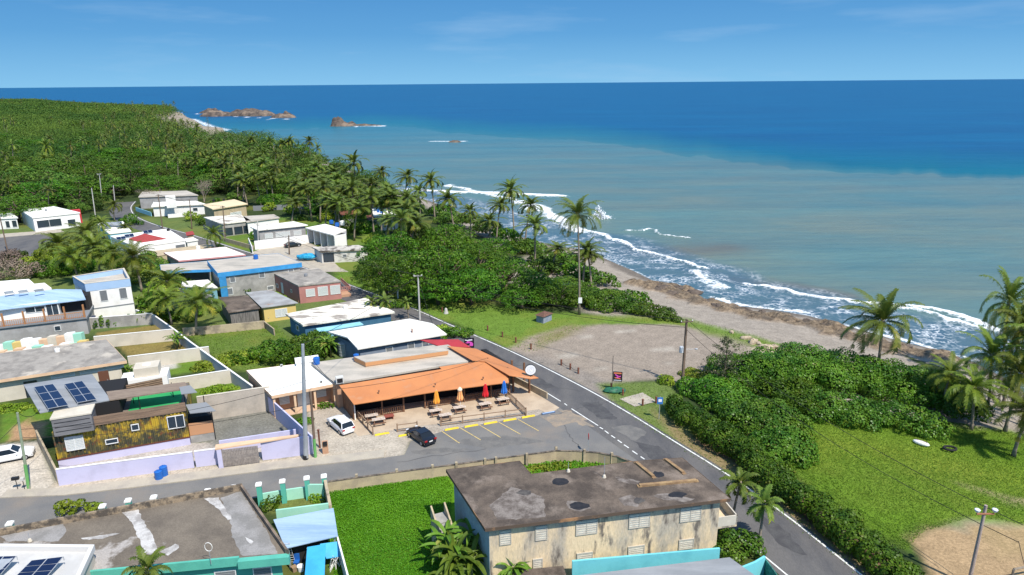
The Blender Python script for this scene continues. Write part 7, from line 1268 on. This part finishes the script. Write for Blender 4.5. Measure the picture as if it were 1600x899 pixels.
# ---- poles and wires
concp = mat('pole_concrete', (.52, .50, .46), (.42, .40, .37), 1); woodp = mat('pole_wood', (.20, .14, .10), (.13, .09, .065), 2, st=(1, 1, .2)); greenp = mat('green_pole_paint', (.16, .40, .12), (.12, .33, .10), 1)
WIRE = mat('black_wire', (.02, .02, .02))
def pole(label, base, top_px, h, r0, r1, m, arms=(), gpaint_=0, name='utility_pole', lean=None):
    B_ = U(*base); 
    # top lies at height h along the pixel ray of the top
    T_ = U(top_px[0], top_px[1], h); T_ = T_ if (Vector((T_.x-B_.x, T_.y-B_.y, 0))).length < h*.12 else Vector((B_.x, B_.y, h)); o = thing(name, label, 'utility pole' if name == 'utility_pole' else 'pole', tuple(B_)); MB().tube([B_-Vector((0, 0, .2)), T_], [r0, r1], 10).build('shaft', m, o)
    for (f, ln, az) in arms: c = lerp(B_, T_, f); v = Vector((math.cos(az), math.sin(az), 0))*ln/2; MB().box(tuple(c+Vector((0, -.16, 0))), ln, .12, .14, az).build('crossarm', m, o); [MB().lathe(tuple(c+v*s+Vector((0, -.16, .07))), [(.05, 0), (.08, .08), (.03, .2)], 7).build('insulator', w_white, o) for s in (-.9, .9)]
    if gpaint_: MB().tube([B_, lerp(B_, T_, gpaint_)], [r0*1.06, r0*1.03], 10).build('painted_base', greenp, o)
    return o, T_
def fith(base, top):                           # height whose pixel best matches the top
    b = U(*base); return min(((abs(PX((b.x, b.y, k*.1))[1]-top[1]), k*.1) for k in range(5, 260)))[1]
def pole2(label, base, top, **k): return pole(label, base, top, fith(base, top), **k)
o1, T1 = pole2('thick pale concrete pole rising in front of the annex and lavender wall', (478, 719), (473, 538), r0=.30, r1=.17, m=steel); B_ = U(478, 719); MB().tube([B_, B_+Vector((0, 0, .7))], [.33, .32], 10).build('black_base', black_m, o1)
o2, T2 = pole2('thin old wooden pole with green base beside the thick pale pole', (493, 716), (485, 612), r0=.17, r1=.13, m=woodp, gpaint_=.3)
o3, T3 = pole2('leaning old pole with green painted base in the left concrete lot', (45, 764), (27, 645), r0=.17, r1=.12, m=mat('green_grey_pole', (.30, .36, .24), (.22, .25, .17), 1), gpaint_=.33)
o4, T4 = pole2('dark wooden pole with a transformer and wires beside the gravel lot', (1066, 601), (1055, 499), r0=.24, r1=.17, m=woodp, arms=((.97, 1.9, .2),)); q_ = lerp(U(1066, 601), T4, .55); MB().lathe((q_.x-.5, q_.y-.1, q_.z-.5), [(.25, 0), (.3, .05), (.3, .9), (.2, 1.0)], 12).build('transformer', mat('transformer_grey', (.5, .52, .54)), o4); MB().tube([q_, q_+Vector((1.3, 0, 0)), q_+Vector((1.6, 0, .1))], .03, 5).build('lamp_arm', steel, o4); MB().ell(tuple(q_+Vector((1.7, 0, 0))), (.25, .14, .12), 8, 5).build('lamp_head', steel, o4)
o5, T5 = pole2('pale concrete pole on the verge across from the deep blue house', (656, 500), (653, 430), r0=.20, r1=.13, m=concp, arms=((.985, 1.6, .1),))
p = U(1513, 915); o6 = thing('floodlight_pole', 'wooden pole with two floodlights at the bottom right dirt field', 'light pole', tuple(p)); h_ = fith((1513, 915), (1515, 789)); MB().tube([p, (p.x, p.y, h_)], [.17, .13], 10).build('shaft', mat('pinkish_pole', (.42, .33, .28), (.34, .26, .22), 1), o6); MB().box((p.x, p.y-.14, h_-.75), 1.5, .1, .12, 0).build('crossarm', mat('pole_rust', (.35, .15, .08)), o6)
for s in (-1, 1): MB().lathe((p.x+s*.75, p.y-.14, h_-.62), [(.05, 0), (.19, .14), (.24, .30), (.2, .34)], 10).build('floodlight', mat('lamp_glass_grey', (.66, .68, .70), rough=.3), o6)
p = U(1570, 935); o = thing('goal_frame', 'weathered wooden goal frame at the bottom right corner', 'goal post', tuple(p)); a_, b_ = U(1578, 915), U(1625, 905); hg = 1.7
for q_ in (a_, b_): MB().tube([q_, q_+Vector((0, 0, hg))], .1, 6).build('post', mat('weathered_timber', (.25, .21, .16), (.17, .14, .11), 2), o)
MB().tube([a_+Vector((0, 0, hg)), b_+Vector((0, 0, hg))], .1, 6).build('crossbar', MATS['weathered_timber'], o)
farp = []
for i, (b, t_, lab) in enumerate([((160, 318), (155, 271), 'tallest pale pole beside the far road bend'), ((150, 345), (143, 294), 'pale pole in front of the far palms'), ((180, 321), (177, 290), 'short pole right of the tallest far pole'), ((137, 292), (136, 258), 'thin pole against the woods'), ((254, 357), (247, 304), 'wooden pole left of the far white house'), ((300, 358), (296, 312), 'thin pole in front of the far white house'), ((352, 374), (348, 322), 'thin wooden pole by the far street palm'), ((12, 393), (8, 334), 'street pole at the left edge'), ((452, 398), (451, 368), 'short wooden pole beside the far dark car'), ((404, 388), (402, 345), 'white pole at the corner of the yard wall')]):
    o, T = pole2('far '+lab, b, t_, r0=.19, r1=.13, m=concp if i in (0, 1, 2, 9) else woodp, arms=((.97, 1.4, .3),) if i in (0, 4, 6) else ()); farp.append(T)
def wire(label, A_, B_, sag, n=14, r_=.035):
    A_, B_ = Vector(A_), Vector(B_); o = MB(); o.tube([lerp(A_, B_, i/n)-Vector((0, 0, sag*4*(i/n)*(1-i/n))) for i in range(n+1)], r_, 4); w = o.build('overhead_wire', WIRE); tag(w, label, 'wire'); return w
W_ = Vector
wire('black wire sagging from the transformer pole across the gravel lot to the restaurant corner', T4, T5, 1.3); wire('lower black cable between the verge pole and the transformer pole', T4-W_((0, 0, 1.2)), T5-W_((0, 0, 1)), 1.5)
wire('black wire from the transformer pole over the roadside hedge', T4, (p.x, p.y, h_-.8), 1.8); wire('second black wire over the big lawn to the floodlight pole', T4-W_((0, 0, 1.5)), (p.x, p.y, h_-2.5), 2.2)
wire('wire crossing the front of the container house', T3-W_((0, 0, 3)), T2-W_((0, 0, 1.5)), 1.0, r_=.026); wire('upper wire crossing the container house', T3-W_((0, 0, 2)), T1-W_((0, 0, 4.5)), 1.2, r_=.026); wire('wire from the left pole leaving the frame', T3-W_((0, 0, 1)), U(-120, 760, 5), .8, r_=.026)
wire('wire from the thin pole over the orange roof', T2, U(760, 560, 5.2), .8, r_=.026); wire('wire along the far road poles', farp[0], farp[1], .8); wire('wire between the far poles by the white houses', farp[4], farp[6], .8); wire('wire leading from the far pole to the verge pole', farp[6], T5, 2.5); wire('wire over the far road bend', farp[4], farp[0], 1)
wire('wire leaving the floodlight pole to the right corner', (p.x, p.y, h_-2.4), U(1640, 980, 4), .6, r_=.026)
# ---- signs
def board(name, label, c, w, h, nrm_px, m, marks, post=None, cat='sign', th=.12):
    c = Vector(c); nr = (Vector((0, 0, 0))-Vector((c.x, c.y, 0))).normalized(); rz = math.atan2(nr.y, nr.x)+math.pi/2; o = thing(name, label, cat, (c.x, c.y, 0)); s_ = Vector((math.cos(rz), math.sin(rz), 0)); f = MB().box(tuple(c), w, th, h, rz).build('panel', m, o)
    for (x, z, ww, hh, mm, rot) in marks: q_ = c+s_*x*w+Vector((0, 0, z*h))+nr*(th/2+.008); b = MB(); b.box((0, 0, 0), ww*w, .012, hh*h); bb_ = b.build('lettering', mm, None); bb_.parent = f; bb_.matrix_parent_inverse = f.matrix_world.inverted(); bb_.location = q_-Vector((c.x, c.y, 0)); bb_.rotation_euler = (0, rot, rz)
    for (dx, z0, z1, r_) in post or (): q_ = c+s_*dx; MB().tube([(q_.x, q_.y, z0), (q_.x, q_.y, z1)], r_, 6).build('post', black_m, o)
    return o
pk = mat('sign_pink', (.75, .10, .50), rough=.5); pw2 = mat('sign_white', (.8, .78, .8), rough=.5); orr = mat('sign_orange', (.75, .22, .10), rough=.5); sblk = mat('sign_black', (.02, .018, .025), rough=.4)
c = U(733, 536, 3.0); board('script_sign', 'black sign with white and pink script lettering beside the red roof', (c.x, c.y, 3.0), 1.6, 1.7, None, sblk, [(-.25, .28, .34, .09, pw2, .2), (.12, .30, .4, .12, pw2, -.1), (.05, .08, .55, .13, pk, .25), (-.2, .02, .3, .08, pk, .1), (.22, -.16, .34, .28, pk, .1), (-.2, -.30, .4, .07, pw2, 0)], [(-.6, 0, 2.2, .05), (.6, 0, 2.2, .05)])
c = U(965, 588.5, 2.2); board('banner_sign', 'black banner with orange and pink lettering on a thin pole by the gravel lot', (c.x, c.y, 2.2), 1.35, 1.5, None, sblk, [(0, .36, .8, .14, orr, 0), (-.05, .1, .5, .10, pk, .5), (.1, -.02, .5, .11, pk, -.4), (0, -.16, .62, .10, orr, .15), (0, -.38, .8, .06, pw2, 0)], [(-.75, 0, 5.4, .04)])
p = U(1029.5, 655); o = thing('bus_stop_sign', 'narrow blue and white sign on a post at the hedge end', 'sign', tuple(p)); MB().tube([p, p+Vector((0, 0, 3.3))], .05, 6).build('post', steel, o); f = MB().box((p.x, p.y-.07, 2.7), .75, .05, .95).build('panel', mat('sign_blue', (.03, .16, .45)), o); MB().box((p.x, p.y-.10, 2.75), .45, .01, .4).build('emblem', pw2, f)
p = U(919, 707); o = thing('stop_sign', 'red roadside stop sign seen edge on at the side street mouth', 'sign', tuple(p)); MB().tube([p, p+Vector((0, 0, 2.2))], .04, 6).build('post', steel, o); d_ = Vector((math.sin(.3), -math.cos(.3), 0)); n = 8; vs = []
for off in (-.02, .02): vs += [p+Vector((-.15, 0, 2.3))*0+Vector((0, 0, 2.15))+Vector((off, 0, 0))+Vector((0, math.cos(k*math.pi/4+.39)*.4, math.sin(k*math.pi/4+.39)*.4)) for k in range(n)]
MB().add(vs, [tuple(range(n-1, -1, -1)), tuple(range(n, 2*n))]+[(k, (k+1) % n, n+(k+1) % n, n+k) for k in range(n)]).build('plate', mat('stop_red', (.45, .03, .03)), o)
# ---- bollards
bm = mat('rust_brown_bollard', (.20, .075, .045), (.14, .06, .04), 2)
t0 = thing('bollard', 'x', 'bollard', local=True); MB().tube([(0, 0, 0), (0, 0, .85)], .14, 8).build('shaft', bm, t0); MB().lathe((0, 0, .85), [(.17, 0), (.17, .1), (.08, .16)], 8).build('cap', bm, t0); bo_ = Proto(t0)
for c, lab in [((877, 571), 'left of the three chained at the gravel lot'), ((891, 577.5), 'middle of the three chained at the gravel lot'), ((903.5, 584), 'right of the three chained at the gravel lot'), ((762, 517), 'first on the grass verge'), ((785, 527), 'second on the grass verge'), ((806, 535.5), 'third on the grass verge'), ((829.6, 546), 'last on the grass verge beside the gravel'), ((691, 488), 'crooked one by the stump on the verge'), ((955, 609), 'left of the banner sign lawn'), ((973, 618), 'beside the concrete pad'), ((1004, 634), 'in front of the concrete pad'), ((1025, 630), 'near the hedge end')]: p = U(*c); bo_.put(tuple(p), 0, 1, 'rusty brown bollard, '+lab, 'rusty bollards')
ch_ = thing('chain', 'rope hanging between the three bollards at the gravel lot', 'chain', tuple(U(877, 571))); 
pts = [U(877, 571), U(891, 577.5), U(903.5, 584)]
for a_, b_ in zip(pts[:-1], pts[1:]): MB().tube([lerp(a_, b_, i/8)+Vector((0, 0, .6-.3*4*(i/8)*(1-i/8))) for i in range(9)], .035, 5).build('link_run', black_m, ch_)
p = U(697, 490); o = thing('tree_stump', 'pale broken stump on the grass verge', 'tree stump', tuple(p)); MB().lathe(tuple(p), [(.5, 0), (.35, .4), (.28, .9), (.15, 1.1)], 7).build('wood', concp, o)
for c, h_, lab in [((606, 458), 2.0, 'white post under the banana clump'), ((622, 466), 1.8, 'white post standing on the verge')]: p = U(*c); o = thing('white_post', lab, 'post', tuple(p)); MB().box((p.x, p.y, h_/2), .3, .3, h_).build('shaft', w_white, o); MB().box((p.x, p.y, h_+.04), .4, .4, .08).build('cap', w_cream, o)
# ---- shed on the verge, green tarp, gravel lot bits
p = U(849, 505); o = thing('little_shed', 'little grey blue shack with a rusty brown roof on the verge', 'shed', tuple(p)); q0 = [U(838, 503), U(849, 506), U(862, 500.5), U(851, 497)]; q2 = [(s.x, s.y) for s in q0]; MB().prism(q2, 0, 1.35).build('walls', mat('blue_grey_sheet', (.20, .24, .32), (.30, .32, .36), 2), o); ap_ = sum((Vector(s) for s in q2), Vector((0, 0)))/4; qq = inset(q2, -.25); MB().add([(s[0], s[1], 1.35) for s in qq]+[(ap_.x, ap_.y, 1.95)], [(3, 2, 1, 0)]+[(i, (i+1) % 4, 4) for i in range(4)]).build('roof', mat('rusty_brown_roof', (.16, .08, .055), (.10, .055, .04), 3), o)
p = U(960, 612); o = thing('green_tarp', 'dark green tarpaulin heap by the banner sign', 'tarpaulin', tuple(p)); mb = MB(); mb.ell((p.x, p.y, .2), (1.7, .9, .4), 12, 6); c_o = mb.build('sheet', mat('green_tarp', (.03, .16, .08), (.02, .08, .05), 2, rough=.6), o); [setattr(v, 'co', v.co+Vector((0, 0, rr.uniform(-.1, .1)))) for v in c_o.data.vertices]
# ---- blue barrels at the lavender wall, letter boxes, utility box
tank('blue_barrel', 'blue barrel in front of the lavender wall, the nearer one', (249, 749), 0, .42, 1.15, bluepl, 'barrel'); tank('blue_barrel', 'blue barrel against the lavender wall, the one behind', (257, 744), 0, .42, 1.35, bluepl, 'barrel')
for i, (u, v, lab) in enumerate([(28, 765, 'black letter box on a thin post left of the green based pole'), (39, 766, 'small grey meter stand beside the green based pole')]): p = U(u, v); o = thing('letter_box' if i == 0 else 'meter_stand', lab, 'letter box' if i == 0 else 'meter', tuple(p)); MB().tube([p, p+Vector((0, 0, 1.3))], .04, 5).build('post', black_m, o); MB().box((p.x, p.y, 1.4), .7 if i == 0 else .35, .35, .3, .3).build('box', black_m if i == 0 else concp, o)
p = U(509, 708); o = thing('meter_pedestal', 'tan utility pedestal with meters beside the thick pale pole', 'utility box', tuple(p)); MB().box((p.x, p.y, .8), .7, .4, 1.6, .3).build('pillar', w_peachwall, o); MB().box((p.x+.1, p.y-.25, 1.4), .5, .2, .5, .3).build('meter', black_m, o)
p = U(500, 700); o = thing('rusty_gate_post', 'rusty gate post beside the parked white car', 'gate post', tuple(p)); MB().box((p.x, p.y, 1.2), .18, .18, 2.4).build('shaft', bm, o); MB().box((p.x, p.y, 2.45), .26, .26, .1).build('cap', bm, o)
# ---- rocks: sea stacks, shore boulders
rockm_ = mat('brown_sea_rock', (.13, .10, .078), (.055, .045, .04), .16, .4, .6, .95, c3=(.22, .165, .12), sc3=.07, lo3=.52, hi3=.62, bump=1, bsc=.5)
def rock(label, px, sx, sy, sz, seed, peaks, group=None, z=-3, name='rock', res=40):
    p = U(px[0], px[1], z); r = np.random.default_rng(seed); n = res; u = np.linspace(-1, 1, n); X_, Y_ = np.meshgrid(u, u); Rr = np.sqrt(X_**2+Y_**2); Hh = np.zeros_like(X_)
    for (cx_, cy_, w, h_) in peaks: Hh = np.maximum(Hh, h_*np.clip(1-(((X_-cx_)/w)**2+((Y_-cy_)/.75)**2), 0, 1)**.55)
    nzv = fbm(X_*10+50+seed, Y_*10+50, 3.2, seed, 4); Hh = Hh*(.25+1.5*nzv)+np.abs(nzv-.5)*.35-.05; Hh = np.where(Rr > .97, -.3, Hh)
    V = np.stack([X_.ravel()*sx, Y_.ravel()*sy, Hh.ravel()*sz*.78-.25], 1); i = np.arange(n-1)[:, None]*n+np.arange(n-1)[None]; Fq = np.stack([i, i+1, i+1+n, i+n], -1).reshape(-1, 4); o = npmesh(name, V, Fq, rockm_); o.location = (p.x, p.y, z); tag(o, label, 'rock', group); return o
rock('long double humped brown rock island off the far beach', (384, 181), 74, 34, 12, 3, [(-.6, 0, .36, .62), (.05, .1, .40, 1.0), (.35, -.1, .3, .8)], 'sea rocks off the headland', res=70); rock('rounded brown rock at the right end of the rock island', (440, 184), 26, 16, 9, 5, [(.1, 0, .7, 1.0)], 'sea rocks off the headland'); rock('low flat rock in front of the rock island', (330, 177), 26, 14, 9, 9, [(0, 0, .8, 1.0)], 'sea rocks off the headland')
rock('pointed brown sea rock standing alone in the turquoise water', (537, 197), 24, 14, 9.5, 7, [(-.25, 0, .35, 1.25), (.1, 0, .6, .6)], 'sea rocks off the headland'); rock('low tail of dark rock right of the pointed sea rock', (572, 196.5), 22, 6, 3.2, 8, [(0, 0, .9, .8)], 'sea rocks off the headland'); rock('tiny dark rock awash in the bay', (711, 222.5), 7, 3.5, 2.2, 11, [(0, 0, .8, .9)], 'sea rocks off the headland')
sm = mat('pale_limestone', (.46, .38, .27), (.32, .25, .17), 2, rough=.95)
for i, (u, v, s) in enumerate([(1165, 532, 1.0), (1176, 538, 1.3), (1184, 540, .9), (1196, 547, 1.4), (1203, 549, .9), (1143, 522, .7), (1210, 546, .9), (1240, 551, .7), (1221, 549, 1.1)]):
    p = U(u, v, -.3); o = MB(); o.ell((0, 0, 0), (s, s*.6, s*.45), 9, 6); b = o.build('shore_boulder', sm); [setattr(q, 'co', q.co*(1+rr.uniform(-.2, .2))) for q in b.data.vertices]; b.location = (p.x, p.y, ground_at(p.x, p.y)+.1); b.rotation_euler = (0, 0, i*.9); tag(b, 'pale boulder beside the beach end of the gravel lot', 'boulder', 'pale boulders at the beach end of the gravel lot')
for i, (u, v, s) in enumerate([(1022, 444, 1.6), (1034, 449, 1.5), (1028, 452, 1.1), (1060, 446, 1.3), (1085, 452, 1.6), (1050, 458, 1.3), (1100, 470, 1.2), (1120, 478, 1.3), (1164, 483, 1.1), (1215, 494, 1.3), (1260, 502, 1.1), (1310, 515, 1.2), (1355, 527, 1.1), (1410, 541, 1.2), (1290, 507, .9), (1190, 488, 1.0)]):
    p = U(u, v, -2); o = MB(); o.ell((0, 0, 0), (s*1.3, s*.8, s*.42), 10, 6); b = o.build('shore_rock', rockm_); [setattr(q, 'co', q.co*(1+rr.uniform(-.25, .25))) for q in b.data.vertices]; b.location = (p.x, p.y, max(ground_at(p.x, p.y), -3)+.15); b.rotation_euler = (0, 0, i*.7); tag(b, 'brown ledge rock at the water edge below the gravel lot', 'rock', 'brown ledge rocks along the water edge')
# splash of a breaking wave
p = U(936, 342, -3); r = np.random.default_rng(4); P = np.concatenate([r.normal(size=(700, 3))*[.9, .5, .9]+[0, 0, 1.4], r.normal(size=(500, 3))*[1.9, .8, .4]+[.6, 0, .4], r.normal(size=(260, 3))*[.5, .4, .9]+[-.2, 0, 2.6]]); P = P[P[:, 2] > 0]; o = leaves('wave_splash', P, r.normal(size=P.shape), .38, mat('spray_white', (.85, .87, .88), rough=.9), None, None, False, .9, r); o.location = p; tag(o, 'white burst of spray from a breaking wave', 'wave splash', None, 'stuff')
# tyre marks / manhole, sewer grate
for i, (u, v) in enumerate(((1075, 770), (845, 628))): pass

for i, (u, v, z, r_, h_, m_, lab) in enumerate([(42, 327, 4.6, .35, .6, slatd, 'small dark roof vent at the left on the modern white house'), (72, 330, 4.6, .35, .6, slatd, 'small dark roof vent at the right on the modern white house'), (263, 361, 4.0, .4, .7, black_m, 'dark roof vent at the back of the red tiled house'), (334, 315, 4.6, .4, .7, black_m, 'left dark tank on the cream coloured roof'), (350, 314, 4.6, .4, .7, black_m, 'right dark tank on the cream coloured roof'), (310, 390, 4.2, .45, .9, w_white, 'white drum on the pink edged roof'), (400, 405, 5.6, .5, 1.0, bluepl, 'blue drum on the cement house roof'), (540, 482, 3.4, .4, .6, w_white, 'white vent on the patchy roof'), (478, 432, 3.9, .35, .6, slatd, 'grey vent on the pink house roof'), (90, 550, 3.6, .35, .6, w_white, 'white vent on the long grey roof')]): tank('roof_drum', lab, (u, v), z, r_, h_, m_, 'roof drum')
for a, b in ((T1, U(470, 590, 3.5)), (T1, U(560, 640, 3)), (T3, U(60, 650, 6.8)), (T2, U(450, 600, 3.4)), (T5, U(560, 480, 3.5)), (T5, U(640, 525, 3.8)), (farp[6], U(330, 345, 4)), (farp[4], U(270, 318, 3.6)), (farp[8], U(440, 352, 4.4)), (T1, U(760, 900, 9)), (T3, T1)): pass
for a, b, lab in ((T1, U(525, 600, 3.6), 'service wire from the thick pale pole to the annex corner'), (T3, U(62, 640, 6.9), 'service wire from the left pole to the solar roof corner'), (T5, U(572, 468, 3.6), 'service wire from the verge pole to the deep blue house'), (T5, U(676, 506, 4.4), 'service wire from the verge pole to the white gable roof'), (T5, farp[8], 'wire from the verge pole to the short far pole'), (T1, T5, 'long wire from the thick pale pole to the verge pole'), (farp[4], farp[5], 'wire between the two poles by the far white house')): wire(lab, a, b, .7, r_=.03)
